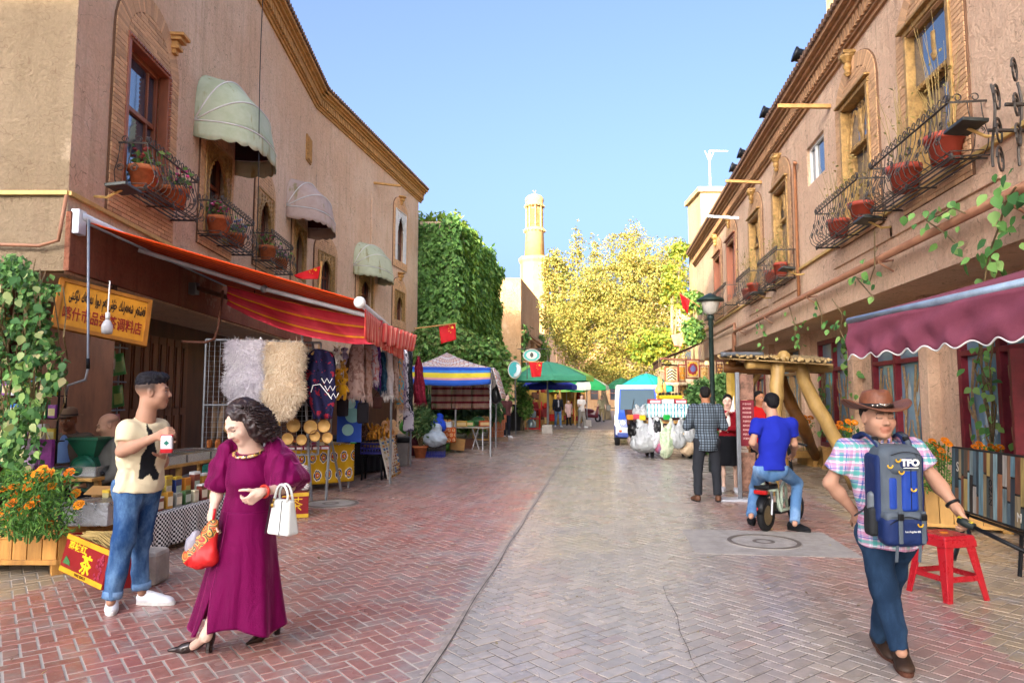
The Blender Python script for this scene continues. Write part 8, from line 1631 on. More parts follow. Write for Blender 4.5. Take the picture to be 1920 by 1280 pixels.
def shoe(t,heel,toe,up_m,sole_m,s=1.,high=.0,name='shoe',lace=None,heelz=None):
 """heel and toe on the ground (world minus root)."""
 heel,toe=np.asarray(heel,float),np.asarray(toe,float);d=toe-heel;L=np.linalg.norm(d);d=d/L;u=np.array([0,0,1.]);sd=unit(np.cross(d,u));u=np.cross(sd,d);k=L/.29;P=lambda a,b,c_:heel+d*a*k+sd*b+u*c_
 q=Sdf();Mx=np.stack([d,sd,u],1)
 q.ell(P(.045,0,.045),(.055,.036*s,.05),.03,None,False,Mx);q.ell(P(.15,0,.038),(.09,.043*s,.036),.03,None,False,Mx);q.ell(P(.225,.0,.032),(.065,.046*s,.033),.03,None,False,Mx);q.cone(P(.05,0,.06),P(.055,0,.095+high),.041*s,.040*s,k=.03);q.cone(P(.09,0,.07),P(.16,0,.055),.035*s,.03*s,k=.03)
 g=thing_child(name,t);o=sdfobj('upper',q,.007,up_m,g,cuts=[(heel+u*.018,-u),(P(.055,0,.097+high),u)])
 b=MB();pl=[]
 for i in range(24):
  a=2*PI*i/24;x=.145+.155*math.cos(a);w=(.046 if math.cos(a)>-.2 else.039)*s*(1.0-.12*math.cos(a*1)*0);pl.append((x*k,w*math.copysign(abs(math.sin(a))**.75,math.sin(a))))
 M=Matrix.Identity(4);M.col[0][:3]=d;M.col[1][:3]=sd;M.col[2][:3]=u;M.col[3][:3]=heel;b.prism(pl,.0,.028,M);b.build('sole',sole_m,g,bev=.004)
 if lace:
  b=MB()
  for i in range(4):a=.10+.026*i;z=.094-.012*i;b.tube([P(a,-.024,z-.008),P(a+.006,0,z+.002),P(a,.024,z-.008)],.004,5)
  b.build('lace',lace,g)
 return g
def thing_child(name,t):
 o=bpy.data.objects.new(name,None);COL.objects.link(o);o.parent=t;return o
class Person:
 def __init__(s,label,J,skin='tan',group=None,s_=1.,root=None):
  """J: joint name -> world point."""
  s.J={k:A3(v) for k,v in J.items()};g=root if root is not None else(s.J['anL']+s.J['anR'])/2;s.o=np.array([g[0],g[1],0.]);s.J={k:v-s.o for k,v in s.J.items()}
  s.skin=S(SK[skin]);s.label=label;s.group=group;s.k=s_;J=s.J
  s.sx=unit(J['shR']-J['shL']);up=unit((J['shL']+J['shR'])/2-(J['hpL']+J['hpR'])/2);s.fw=unit(np.cross(up,s.sx));s.up=np.cross(s.sx,s.fw);s.T=np.stack([s.sx,s.fw,s.up],1);s.hc=(J['hpL']+J['hpR'])/2;s.sc=(J['shL']+J['shR'])/2
  s.q=Sdf();s.boxes=[];s.root=None;s.paint=None
 def head(s,face,tilt=0.,sc=1.,**kw):
  A=axes(face,tilt);c=s.J['hd'];s.A,s.c,s.hs=A,c,sc
  hk={k:kw.pop(k) for k in('fem','ears') if k in kw}
  head_sdf(s.q,c,A,s.skin,sc,**hk);s.q.cone(c+A@np.array([0,-.03,-.07])*sc,s.J['nk'],.052*sc*(.88 if hk.get('fem') else 1),.058*sc*(.88 if hk.get('fem') else 1),k=.03)
  s.paint=face_paint(c,A,s.skin,sc,**kw)
 def arm(s,sd,r=1.):
  J=s.J;s.q.cone(J['sh'+sd]+(J['el'+sd]-J['sh'+sd])*.12,J['el'+sd],.040*r*s.k,.039*r*s.k,k=.02);e,w=J['el'+sd],J['wr'+sd];m=e+(w-e)*.3;s.q.cone(e,m,.038*r*s.k,.042*r*s.k,k=.03);s.q.cone(m,w,.041*r*s.k,.026*r*s.k,k=.03)
 def leg(s,sd,lo=True):
  J=s.J;s.q.cone(J['hp'+sd],J['kn'+sd],.06*s.k,.033*s.k,k=.03);k,a=J['kn'+sd],J['an'+sd];m=k+(a-k)*.4-s.fw*.006;s.q.cone(k,m,.033*s.k,.036*s.k,k=.03);s.q.cone(m,a,.036*s.k,.031*s.k,k=.03)
 def core(s):
  J=s.J;s.q.ell(s.sc-s.up*.14,np.array([.13,.085,.17])*s.k,.05,None,False,s.T);s.q.ell((s.sc+s.hc)/2-s.up*.05,np.array([.11,.08,.2])*s.k,.05,None,False,s.T);s.q.ell(s.hc,np.array([.12,.085,.12])*s.k,.05,None,False,s.T);s.q.cone(J['shL']-s.up*.04,J['shR']-s.up*.04,.03,.03,k=.03);s.q.cone(s.sc-s.up*.03,J['nk']+s.up*.03,.06,.055,k=.04)
 def finish(s,h=.011,hh=.0055,hands=()):
  c=s.c;boxes=[(h,None,None)]
  if hh:boxes=[];zc=c[2]-.15*s.hs;lo=np.min([p[8] for p in s.q.p if not p[7]],0)-.03;hi=np.max([p[9] for p in s.q.p if not p[7]],0)+.03
  if hh:
   hb=(c-np.array([.135,.135,.15])*s.hs,c+np.array([.135,.135,.15])*s.hs);boxes=[(h,lo,hi),(hh,*hb)]
   for p in hands:boxes.append((.0045,p-np.array([.13]*3),p+np.array([.13]*3)))
  V=[];F=[];n=0
  for i,(hs,lo_,hi_) in enumerate(boxes):
   v,f=s.q.mesh(hs,lo_,hi_)
   if i==0 and len(boxes)>1:
    ct=v[f].mean(1);kill=np.zeros(len(f),bool)
    for(h2,l2,u2) in boxes[1:]:kill|=((ct>l2+h*1.6)&(ct<u2-h*1.6)).all(1)
    f=f[~kill]
   V.append(v);F.append(f+n);n+=len(v)
  V=np.concatenate(V);F=np.concatenate(F);C=s.q.colors(V,s.skin);C*=(1+.06*_n3(V*25,2))[:,None]
  if s.paint is not None:C=s.paint(V,C)
  s.root=npmesh('person',V,F,M_SKIN,None,True,C);s.root.location=s.o;tag(s.root,s.label,'person',s.group);return s.root
 def shirt(s,m,hem,sleeve=.62,fit=1.,h=.009,wr=.008,name='shirt',sr=1.,collar=True,open_=False,paint=None,longs=False,col=None,belly=1.,wsc=(8,8,5)):
  J=s.J;q=Sdf();k=s.k*fit
  q.ell(s.sc-s.up*.13+s.fw*.008,np.array([.185,.125,.2])*k,.06,None,False,s.T);q.ell((s.sc+s.hc)/2-s.up*.03+s.fw*.01,np.array([.16,.118*belly,.22])*k,.06,None,False,s.T);q.ell(s.hc+s.fw*.0,np.array([.175,.13*belly,.16])*k,.06,None,False,s.T);q.cone(s.hc,s.hc-s.up*max(.1,.08-hem),.142*k,.15*k,k=.08)
  q.cone(J['shL']-s.up*.015,J['shR']-s.up*.015,.066*k,.066*k,k=.05);q.cone(s.sc-s.up*.04,J['nk'],.085*k,.062*k,k=.05)
  for sd in 'LR':
   a,e,w=J['sh'+sd],J['el'+sd],J['wr'+sd]
   if longs:q.cone(a,e,.068*k*sr,.058*k*sr,k=.04);en=e+(w-e)*.94;q.cone(e,en,.056*k*sr,.044*k*sr,k=.035,cut=[(en,unit(w-e))])
   elif sleeve:en=a+(e-a)*sleeve;q.cone(a,en+(e-a)*.03,.07*k*sr,.073*k*sr,k=.035,cut=[(en,unit(e-a))])
  nd=unit(J['nk']-s.sc+s.up*.02+s.fw*.03);cuts=[(s.hc-s.up*0+np.array([0,0,hem]),-s.up),(J['nk']+s.up*.002,s.up+s.fw*.35)]
  cuts[1]=(J['nk']+s.up*.002,unit(cuts[1][1]))
  o=sdfobj(name,q,h,m,s.root,col=col,wr=wr,wsc=wsc,cuts=cuts,paint=paint,seed=len(s.label));return o
 def trousers(s,m,top=.06,fit=1.,h=.010,wr=.008,hemcut=.0,name='trousers',ank=1.,wsc=(9,9,4)):
  J=s.J;q=Sdf();k=s.k*fit;q.ell(s.hc-s.up*.02,np.array([.155,.108,.14])*k,.05,None,False,s.T)
  for sd in 'LR':
   hp,kn,an=J['hp'+sd],J['kn'+sd],J['an'+sd];q.cone(hp,kn,.094*k,.07*k,k=.03);e=an+(kn-an)*hemcut;q.cone(kn,e,.068*k,.056*k*ank,k=.03,cut=[(e,unit(an-kn))])
   if sd=='L':q.ell(hp-s.fw*.03,np.array([.09,.09,.11])*k,.04,None,False,s.T)
   else:q.ell(hp-s.fw*.03,np.array([.09,.09,.11])*k,.04,None,False,s.T)
  return sdfobj(name,q,h,m,s.root,wr=wr,wsc=wsc,cuts=[(s.hc+s.up*top,s.up)],seed=len(s.label)+3)
 def hair(s,colr,c0=(0,-.031,.050),r0=(.0795,.095,.080),name='hair',h=.005,rough=.55,extra=None,wr=.005,long_=0.,low=1):
  A,c,k=s.A,s.c,s.hs;q=Sdf();P=lambda x,y,z:c+A@(np.array([x,y,z])*k);q.ell(P(*c0),np.array(r0)*k,.01,None,False,A);low and q.ell(P(0,-.055,.005),np.array([.066,.066,.066])*k,.02,None,False,A)
  if long_:q.ell(P(0,-.07,-.05),np.array([.07,.055,.09])*k,.03,None,False,A)
  if extra:extra(q,P,A)
  return sdfobj(name,q,h,mat('hair_'+colr,colr,rough=rough,var=.45,sc=60,spec=.18,bump=.9,bsc=160,st=(1,1,.3)),s.root,wr=wr,wsc=(38,38,22))
 def shoes(s,up,sole,L=.27,lace=None,high=0.,name='shoe',sc=1.):
  for sd in 'LR':
   h,t=s.J['he'+sd].copy(),s.J['to'+sd].copy();d=unit(t-h);shoe(s.root,h,h+d*L,up,sole,sc,high,name,lace)
def PX(**k):return{n:at(*v) if len(v)==3 else v for n,v in k.items()}
def denim(name,a,b_):
 t=NT(name);o=t.co('Object');f=t.noise(t.mp(o,(1,1,.5)),4,5,.65);w=t.noise(t.mp(o,(300,300,90)),1,2);c=t.mix(t.step(f,.38,.68),S(a),S(b_));c=t.hsv(c,.5,1.,t.ma('MULTIPLY_ADD',w,.5,.75));t.set('Base Color',c);t.set('Roughness',.9);t.set('Specular IOR Level',.15);t.bump(t.ma('ADD',t.ma('MULTIPLY',f,.6),t.ma('MULTIPLY',t.noise(t.mp(o,(1,1,1.6)),26,4,.6),.5)),.35,.012);return t.m
def clothm(name,a,var=.08,rough=.9,sheen=.0,bump=.25,folds=14):
 t=NT(name);o=t.co('Object');n=t.noise(o,5,4,.6);c=S(a);t.set('Base Color',t.mix(n,tuple(x*(1-var) for x in c),tuple(min(1,x*(1+var)) for x in c)));t.set('Roughness',rough);t.set('Specular IOR Level',.2)
 if sheen:t.set('Sheen Weight',sheen);t.set('Sheen Roughness',.35)
 t.bump(t.ma('ADD',t.noise(t.mp(o,(1,1,.6)),folds,4,.6,.8),t.ma('MULTIPLY',t.noise(o,220,2),.2)),bump,.015);return t.m
def plaidm(name,base,bands,px=.085,pz=.085,dirs=None):
 """bands: (hex, start, end, strength) within one repeat, both ways."""
 t=NT(name);o=t.co('Object');q=t.xyz(o);hx=t.ma('ADD',t.ma('MULTIPLY',q[0],CAMX['r'][0]),t.ma('MULTIPLY',q[1],CAMX['r'][1]));c=t.mix(0.,S(base),S(base))
 for ax,p in((hx,px),(q[2],pz)):
  f=t.ma('FRACT',t.ma('DIVIDE',t.ma('ADD',ax,10.),p))
  for h,a,b_,s_ in bands:c=t.mix(t.ma('MULTIPLY',t.ma('MULTIPLY',t.ma('GREATER_THAN',f,a),t.ma('LESS_THAN',f,b_)),s_),c,S(h))
 n=t.noise(o,5,3);t.set('Base Color',t.hsv(c,.5,1.,t.ma('MULTIPLY_ADD',n,.3,.85)));t.set('Roughness',.9);t.set('Specular IOR Level',.15);t.bump(t.noise(o,16,4,.6,.8),.25,.015);return t.m
M_JEAN=denim('blue_denim','1f3f6a','6485a8');M_JEAND=denim('dark_denim','15273c','2c435c');M_JEANL=denim('light_denim','4a6c92','7d9aba');M_BLKT=clothm('black_trousers','15161a');M_SNEAK=mat('white_leather','cfcfd2',rough=.4,var=.04,spec=.4);M_SOLEW=mat('white_sole','c4c2bd',rough=.6);M_SOLEB=mat('black_sole','141414',rough=.7)
J=PX(hd=(287,734,5.0),nk=(273,787,5.0),shR=(240,803,4.88),shL=(299,801,5.12),elR=(229,846,4.80),wrR=(296,817,4.78),elL=(305,866,5.22),wrL=(302,852,5.02),hpR=(241,912,4.95),hpL=(277,912,5.08),knR=(231,1012,4.90),knL=(262,1014,5.14),anR=(208,1128,4.86),anL=(266,1110,5.15))
J['heR']=gnd(208,1136)+Vector((0,.02,0));J['toR']=gnd(203,1175);J['heL']=gnd(258,1132);J['toL']=gnd(318,1133)
P_=Person('man in a cream T-shirt and blue jeans holding a packet by the spice stall',J,'tan',s_=.98)
fade=lambda x,y,z:np.clip((z-(.005+.35*np.clip(y,-.1,.04)))/.03,0,1)*(y<.05)*.8
P_.head(cdir(.92,.38,.02),0,1.05,shade=lambda x,y,z:np.clip((z+.022)/.05,0,1)*np.clip((.042-y)/.03,0,1)*.88)
P_.core();P_.arm('R');P_.arm('L');
hR=P_.J['wrR'];hand(P_.q,hR,cdir(.85,-.1,.35),cdir(-.2,-.9,.4),.95,1.,1.,tc=.9);hL=P_.J['wrL'];hand(P_.q,hL,cdir(.55,-.45,.35),cdir(.25,.45,-.85),.45,1.,-1.,tc=.2)
P_.leg('R');P_.leg('L');P_.finish(hands=[hR,hL])
def top_hair(q,P,A):q.ell(P(0,.048,.098),np.array([.05,.05,.034])*1.1,.02,None,False,A);q.ell(P(.01,-.02,.1),np.array([.06,.07,.036])*1.1,.02,None,False,A)
P_.hair('14121a',(0,-.02,.068),(.076,.092,.068),extra=top_hair,rough=.4,wr=.006,low=0)
POLY=np.array([(281,787),(284,800),(291,806),(296,824),(297,840),(299,858),(296,872),(303,888),(300,899),(292,900),(286,889),(278,893),(274,899),(265,896),(268,876),(270,855),(281,838),(283,818),(280,800)],float)
def proj(V,o):
 W=V+o-np.array([0,0,CAM_H]);a=W@A3(RT);f=W@A3(FW);u=W[:,2];dz=f*math.cos(PITCH)+u*math.sin(PITCH);v=-f*math.sin(PITCH)+u*math.cos(PITCH);return 960+FPX*a/dz,640-FPX*v/dz
def inpoly(x,y,P):
 r=np.zeros(len(x),bool);j=len(P)-1
 for i in range(len(P)):c=((P[i,1]>y)!=(P[j,1]>y))&(x<(P[j,0]-P[i,0])*(y-P[i,1])/(P[j,1]-P[i,1]+1e-9)+P[i,0]);r^=c;j=i
 return r
def tprint(V,C):x,y=proj(V,P_.o);m=inpoly(x+6,y,POLY)&((V-P_.sc)@P_.fw>-.02);C[m]=S('0f1014');return C
P_.shirt(mat('cream_cotton','ffffff',vc=True,rough=.9,var=.06,bump=.3,bsc=14,bd=.015),-.02,.60,1.0,h=.0075,wr=.011,wsc=(11,11,8),col=S('cdbf9d'),paint=tprint,sr=.82,name='t_shirt')
P_.trousers(M_JEAN,.05,1.0,wr=.017,hemcut=.06)
for sd in 'RL':
 a,k=P_.J['an'+sd],P_.J['kn'+sd];d=unit(k-a);b=MB();b.tube([a+d*.028,a+d*.075],.062,14,cap=False);b.build('cuff',M_JEANL,P_.root,True,solid=.006)
P_.shoes(M_SNEAK,M_SOLEW,.29,M_SOLEW,name='sneaker')
w_=at(313,832,4.76);t=thing('snack_packet','red and white packet held in both hands of the cream shirted man','packet',w_,YAW);b=MB();b.box(.075,.045,.13,TR(0,0,0,.3,.1));b.build('pack',col('c8c8cc',.4),t,bev=.012);b=MB();b.box(.077,.047,.03,TR(0,0,-.045,.3,.1));b.box(.078,.047,.02,TR(0,0,.056,.3,.1));b.build('red_band',col('a81820',.4),t,bev=.005);b=MB();b.box(.025,.05,.025,TR(0,0,.01,.3,.1)@Matrix.Rotation(PI/4,4,'Y'));b.build('emblem',col('1f6a5a',.4),t)
J=PX(hd=(452,793,4.36),nk=(466,838,4.42),shR=(428,843,4.46),shL=(515,840,4.46),elR=(410,912,4.46),wrR=(397,966,4.34),elL=(543,912,4.40),wrL=(490,922,4.18),hpR=(440,960,4.48),hpL=(490,960,4.48),knR=(424,1080,4.42),knL=(500,1075,4.52),anR=(386,1192,4.27),anL=(512,1172,4.60))
J['heR']=gnd(398,1222);J['toR']=gnd(330,1222);J['heL']=gnd(524,1186);J['toL']=gnd(488,1200)
P_=W_P=Person('woman in a long magenta velvet dress walking with a white handbag',J,'light',s_=.97)
P_.head(cdir(-.5,-.72,-.58),-.05,1.03,fem=True,ears=False,closed=True,browd='2a1c18');P_.core();P_.arm('R',.84);P_.arm('L',.84)
hR=P_.J['wrR'];hand(P_.q,hR,cdir(-.05,-.1,-1),cdir(-.9,-.4,0),.75,.95,-1.,tc=.8);hL=P_.J['wrL'];hand(P_.q,hL,cdir(-.75,-.3,-.6),cdir(.35,-.75,-.55),.75,.95,1.,tc=.7)
P_.leg('R');P_.leg('L')
for sd in 'LR':a=P_.J['an'+sd];hz=P_.J['he'+sd];tz_=P_.J['to'+sd];P_.q.cone(a,hz+(tz_-hz)*.55+np.array([0,0,.035]),.03,.026,k=.03)
P_.finish(hands=[hR,hL])
M_VEL=NT('magenta_velvet');t_=M_VEL;o_=t_.co('Object');lw=t_.n.new('ShaderNodeLayerWeight');lw.inputs[0].default_value=.35;t_.set('Base Color',t_.mix(t_.noise(o_,5,4,.6),S('3e0426'),S('5c0638')));t_.set('Roughness',t_.ma('MULTIPLY_ADD',t_.noise(t_.mp(o_,(1,1,.4)),9,4,.6,1.),.4,.16));t_.set('Sheen Weight',.7);t_.set('Sheen Roughness',.3);t_.set('Sheen Tint',(*S('ff5ab0'),1));t_.set('Specular IOR Level',.55);t_.set('Specular Tint',(*S('ff4ab0'),1));t_.bump(t_.ma('ADD',t_.noise(t_.mp(o_,(1,1,.3)),7,3,.5,.8),t_.ma('MULTIPLY',t_.noise(o_,300,2),.12)),.5,.05);M_VEL=t_.m
s=P_;q=Sdf();q.ell(s.sc-s.up*.13+s.fw*.01,(.150,.115,.17),.05,None,False,s.T);q.ell(s.sc-s.up*.2+s.fw*.045,(.14,.09,.085),.05,None,False,s.T);q.ell((s.sc+s.hc)/2-s.up*.02,(.120,.10,.2),.06,None,False,s.T);q.ell(s.hc,(.158,.13,.19),.06,None,False,s.T);q.cone(s.J['shL']-s.up*.02,s.J['shR']-s.up*.02,.05,.055,k=.05)
sdfobj('bodice',q,.008,M_VEL,s.root,wr=.006,wsc=(10,10,3),cuts=[(s.J['nk']-s.up*.03,unit(s.up+s.fw*.25)),(s.hc-s.up*.1,-s.up)])
for sd,rr in(('R',.82),('L',1.16)):
 a,e=s.J['sh'+sd],s.J['el'+sd];ax=unit(e-a);q=Sdf();q.cone(a+ax*.0,a+(e-a)*.5,.062,.080*rr,k=.05);q.cone(a+(e-a)*.5,a+(e-a)*.94,.080*rr,.108*rr,k=.05);q.cone(a+(e-a)*.92,a+(e-a)*1.04,.104*rr,.07*rr,k=.03)
 sdfobj('puff_sleeve',q,.008,M_VEL,s.root,wr=.018,wsc=(15,15,2.6),cuts=[(a+(e-a)*1.04,ax)],seed=4)
hem=(at(455,1176,4.44)-Vector(s.o));hz0=s.hc+s.up*.02;hem=np.array([hem.x,hem.y,.17])
r0,f0=CAMX['r'],CAMX['f'];SL=PI*1.5-.55
def skirt(u,v):
 v=1-v;gap=max(0,(v-.70)/.30)*.26;th=SL+gap*.5+u*(2*PI-gap);c=hz0+(hem-hz0)*v+np.array([0,0,.0]);e=v**1.15
 rx,ry=.160+.080*e,.135+.068*e;ct,st=math.cos(th),math.sin(th);fold=1+(.025+.10*v)*math.sin(th*6+1.2*math.sin(th*2)+v*1.2)*v+.02*v*math.sin(th*15)
 d=r0*ct*rx*fold+f0*st*ry*fold;d=d+r0*(-.085*e*max(0,-ct)*(.4+.6*max(0,math.cos(th-SL+.4))))
 lift=.03*math.sin(th*3)*v*v
 return c+d+np.array([0,0,lift])
MB().grid(skirt,130,46).build('skirt',M_VEL,s.root,True,solid=.008)
M_TRIM=NT('beaded_trim');v_=M_TRIM.vor(M_TRIM.co('Object'),90,'Color');M_TRIM.set('Base Color',M_TRIM.ramp(M_TRIM.xyz(v_)[0],[(0,S('1a1210')),(.3,S('c8a050')),(.6,S('e0d0b0')),(.85,S('8a1a50'))],'CONSTANT'));M_TRIM.set('Roughness',.35);M_TRIM=M_TRIM.m
wp=(s.sc+s.hc)/2-s.up*.035;b=MB();b.tube([wp+s.T@np.array([(.127)*math.cos(a),.106*math.sin(a),0]) for a in np.linspace(0,2*PI,33)[:-1]],.011,6,closed=True,sq=(.6,1.1));b.build('waist_trim',M_TRIM,s.root,True)
b=MB();nk=s.J['nk']-s.up*.03;b.tube([nk+s.T@np.array([.085*math.cos(a),.085*math.sin(a)+.012,-.0-.022*math.sin(a)]) for a in np.linspace(0,2*PI,29)[:-1]],.010,6,closed=True);b.build('neck_trim',M_TRIM,s.root,True)
A,c=s.A,s.c;Ph=lambda x,y,z:c+A@np.array([x,y,z])*1.03;M_CURL=mat('dark_curl','261614',rough=.45,var=.4,sc=30,spec=.45)
q=Sdf();q.ell(Ph(0,-.040,.048),(.090,.108,.090),.02,None,False,A);q.ell(Ph(.0,-.085,-.055),(.128,.085,.125),.03,None,False,A)
for g in(-1,1):q.ell(Ph(g*.094,-.025,-.05),(.05,.062,.115),.03,None,False,A);sdfobj('hair',q,.007,M_CURL,s.root,wr=.011,wsc=(34,34,28))
b=MB()
for i in range(420):
 th=R.uniform(0,2*PI);ph=R.uniform(.15,1.75);d=np.array([math.sin(ph)*math.cos(th),math.sin(ph)*math.sin(th),math.cos(ph)])
 if d[1]>.12 and d[2]<.80 and abs(d[0])<.93:continue
 if d[1]>.12:continue
 p0=np.array([.09*d[0],.104*d[1]-.02,.088*d[2]+.03]);out=unit(np.array([d[0],d[1]*.8-.15,0])+1e-6);L=R.uniform(.10,.24);L=min(L,p0[2]+.17);r_=R.uniform(.009,.018);n_t=L/.036;pts=[]
 if L<.05:continue
 for k in range(int(n_t*6)+4):
  f_=k/(int(n_t*6)+3);a=f_*n_t*2*PI+th*5;base=p0+out*(.022+.062*math.sin(min(1,f_*1.3)*PI/2)*(.5+.5*R.random()*.4))+np.array([0,0,-L*f_]);pts.append(Ph(*(base+np.array([math.cos(a),math.sin(a),.4*math.sin(a)])*r_)))
 b.tube(pts,[.0055*(1-.5*k/len(pts)) for k in range(len(pts))],4)
tag(b.build('curl',M_CURL,s.root,True),kind='stuff')
M_PUMP=mat('bronze_patent','2a1d18',rough=.16,metal=.25,spec=.8,var=.2)
for sd in 'RL':
 he,to=s.J['he'+sd],s.J['to'+sd];d=to-he;L=.255;d=unit(d);sd_=unit(np.cross(d,[0,0,1]));g=thing_child('pump',s.root);q=Sdf();P=lambda a,b_,z:he+d*a+sd_*b_+np.array([0,0,z])
 q.cone(P(.02,0,.095),P(.10,0,.058),.028,.030,k=.03);q.cone(P(.10,0,.05),P(.18,0,.022),.033,.027,k=.03);q.cone(P(.18,0,.021),P(L+.02,0,.012),.027,.009,k=.03);q.cone(P(.012,0,.11),P(.015,0,.085),.026,.028,k=.02)
 q.ell(P(.085,0,.105),(.075,.075,.036),.01,None,True,np.stack([unit(d+np.array([0,0,-.45])),sd_,unit(np.array([0,0,1.])+d*.45)],1));sdfobj('upper',q,.005,M_PUMP,g)
 b=MB();b.tube([P(.012,0,.082),P(.02,0,.04),P(.022,0,0)],[.027,.021,.020],8);b.build('heel',M_PUMP,g)
b=MB();a,e=s.J['wrL'],s.J['elL'];d=unit(e-a);p=a+d*.03;u1=unit(np.cross(d,[0,0,1.]));u2=np.cross(d,u1);b.tube([p+(u1*math.cos(t)+u2*math.sin(t))*.033 for t in np.linspace(0,2*PI,19)[:-1]],.011,6,closed=True,sq=(1.4,.7));b.build('red_bracelet',mat('coral_bracelet','a8281c',rough=.35),s.root,True)
p=at(531,965,4.24);t=thing('hand_bag','white leather handbag hanging from the forearm of the woman in velvet','handbag',p,YAW-.5);M_WB=mat('white_handbag_leather','c6c8c2',rough=.42,var=.04,bump=.2,bsc=120);b=MB();b.box(.185,.10,.21,TR(0,0,-.01),tap=.78,tapy=.5);b.build('body',M_WB,t,bev=.016);b=MB();b.tube([(-.094,-.052,-.11),(-.075,-.028,.095)],.003,5);b.tube([(.02,-.05,-.11),(.016,-.027,.092)],.003,5);b.build('piping',M_BLK,t)
for y in(-.026,.026):b=MB();b.tube([(-.055,y,.08)]+[(-.055*math.cos(a),y*.6,.10+.085*math.sin(a)) for a in np.linspace(.2,PI-.2,9)]+[(.055,y,.08)],.008,6);b.build('handle',M_WB,t,True)
b=MB();b.ball(.014,TR(-.05,-.045,.06),sc=(1,.4,1));b.tube([(-.05,-.04,.08),(-.05,-.045,.06)],.003,4);b.tube([(-.055,-.03,.07),(-.05,-.03,.1)],.006,5);b.build('charm',mat('gold_metal','b8924a',rough=.25,metal=.9),t,True)
p=at(379,1030,4.30);t=thing('carrier_bag','red patterned carrier bag with clear plastic inside, held by the woman in velvet','bag',p,YAW);q=Sdf().ell((-.01,0,-.055),(.092,.05,.058),k=.04).cone((-.075,0,-.03),(.06,0,.16),.03,.012,k=.04).cone((.055,0,-.05),(.065,0,.16),.036,.012,k=.04).cone((-.02,0,-.03),(.06,0,.12),.04,.014,k=.05);
tb_=NT('red_paisley');ob=tb_.co('Object');rd=tb_.ma('FRACT',tb_.ma('MULTIPLY',tb_.vor(ob,17,'Distance'),3.2));tb_.set('Base Color',tb_.mix(tb_.step(tb_.ma('ADD',tb_.xyz(ob)[2],tb_.ma('MULTIPLY',tb_.xyz(ob)[0],-.9)),.015,.01),tb_.ramp(rd,[(0,S('2a3a2c')),(.25,S('b06a1c')),(.5,S('a01c1c')),(.75,S('c89a4a'))],'CONSTANT'),S('c01818')));tb_.set('Roughness',.5);sdfobj('bag',q,.007,tb_.m,t,wr=.012,wsc=(20,20,9));b=MB();b.tube([(.06,0,.17),(.068,.0,.22),(.07,0,.25)],.008,5);b.build('handle',mat('red_film','b81820',rough=.4),t,True)
q=Sdf().ell((-.045,.01,.05),(.04,.035,.06),k=.03).ell((-.07,.0,.02),(.03,.03,.05),k=.03);sdfobj('inner_plastic',q,.008,mat('clear_film','b8b4c0',rough=.2,trans=.5),t,wr=.012,wsc=(18,18,18))
J=PX(hd=(1646,782,3.98),nk=(1648,824,4.03),shR=(1588,838,4.03),shL=(1706,838,4.03),elR=(1556,905,4.10),wrR=(1607,965,4.14),elL=(1752,897,3.97),wrL=(1793,952,3.85),hpR=(1640,1000,4.05),hpL=(1692,1000,4.05),knR=(1658,1105,4.00),knL=(1664,1108,4.16),anR=(1690,1222,3.92),anL=(1648,1195,4.38))
J['heR']=gnd(1688,1236)+Vector((0,.02,0));J['toR']=gnd(1704,1276);J['heL']=gnd(1640,1208)+Vector((0,0,.03));J['toL']=gnd(1668,1232)
P_=H_P=Person('man in a brown leather hat and plaid shirt wearing a backpack on his chest',J,'tan',s_=1.0)
P_.head(cdir(-.04,-1,-.02),0,1.0,closed=True);P_.core();P_.arm('R',.90);P_.arm('L',.90);hR=P_.J['wrR'];hand(P_.q,hR,cdir(.25,.1,-.9),cdir(-.8,-.5,0),.5,1.,1.);hL=P_.J['wrL'];hand(P_.q,hL,cdir(.35,-.45,-.8),cdir(.55,-.2,.5),.85,1.,-1.,tc=.8);P_.leg('R');P_.leg('L');P_.finish(hands=[hR,hL]);s=P_
s.hair('15100d',c0=(0,-.03,.045))
M_PLD=plaidm('pastel_plaid','c0a8b8',(('3f9a90',.05,.28,.75),('3a4f9a',.42,.50,.8),('3a4f9a',.56,.60,.6),('c07a9a',.66,.86,.6),('d8d4dc',.90,.95,.8)),.078,.078)
s.shirt(M_PLD,-.06,.64,.94,h=.008,wr=.011,sr=1.0)
b=MB()
for g in(-1,1):
 k=s.J['nk'];b.grid(lambda u,v:k+s.T@np.array([g*(.012+.062*u),.075-.11*u*u-.012*(1-v),.012-.06*(1-v)*(.6+.5*(1-u))+.02*u]),6,4)
b.build('collar',M_PLD,s.root,True,solid=.005)
s.trousers(M_JEAND,.10,.90,wr=.016,hemcut=.03,ank=.98)
M_BOOT=mat('brown_black_leather','33241a',rough=.55,var=.5,sc=9);s.shoes(M_BOOT,mat('brown_sole','4a2a1c',rough=.8),.315,mat('tan_lace','7a4a28',rough=.8),.03,'boot',1.12)
A,c=s.A,s.c;Ph=lambda x,y,z:Vector(c+A@np.array([x,y,z]));MH=Matrix.Identity(4);
for i in range(3):MH.col[i][:3]=A[:,i]
MH.col[3][:3]=c+A@np.array([0,-.02,.052]);M_HAT=mat('brown_hat_leather','6d3f28',rough=.55,var=.25,sc=12,bump=.35,bsc=60,spec=.4)
hat=thing_child('hat',s.root);b=MB()
def brim(u,v):th=u*2*PI;r=.085+v*.085;ct,st=math.cos(th),math.sin(th);up_=.055*(v**1.6)*abs(ct)**2.2-.012*v*abs(st);return((r+.012*v*abs(ct))*ct,(r*1.12)*st,up_)
b.grid(brim,48,8,MH);b.build('brim',M_HAT,hat,True,solid=.006);b=MB()
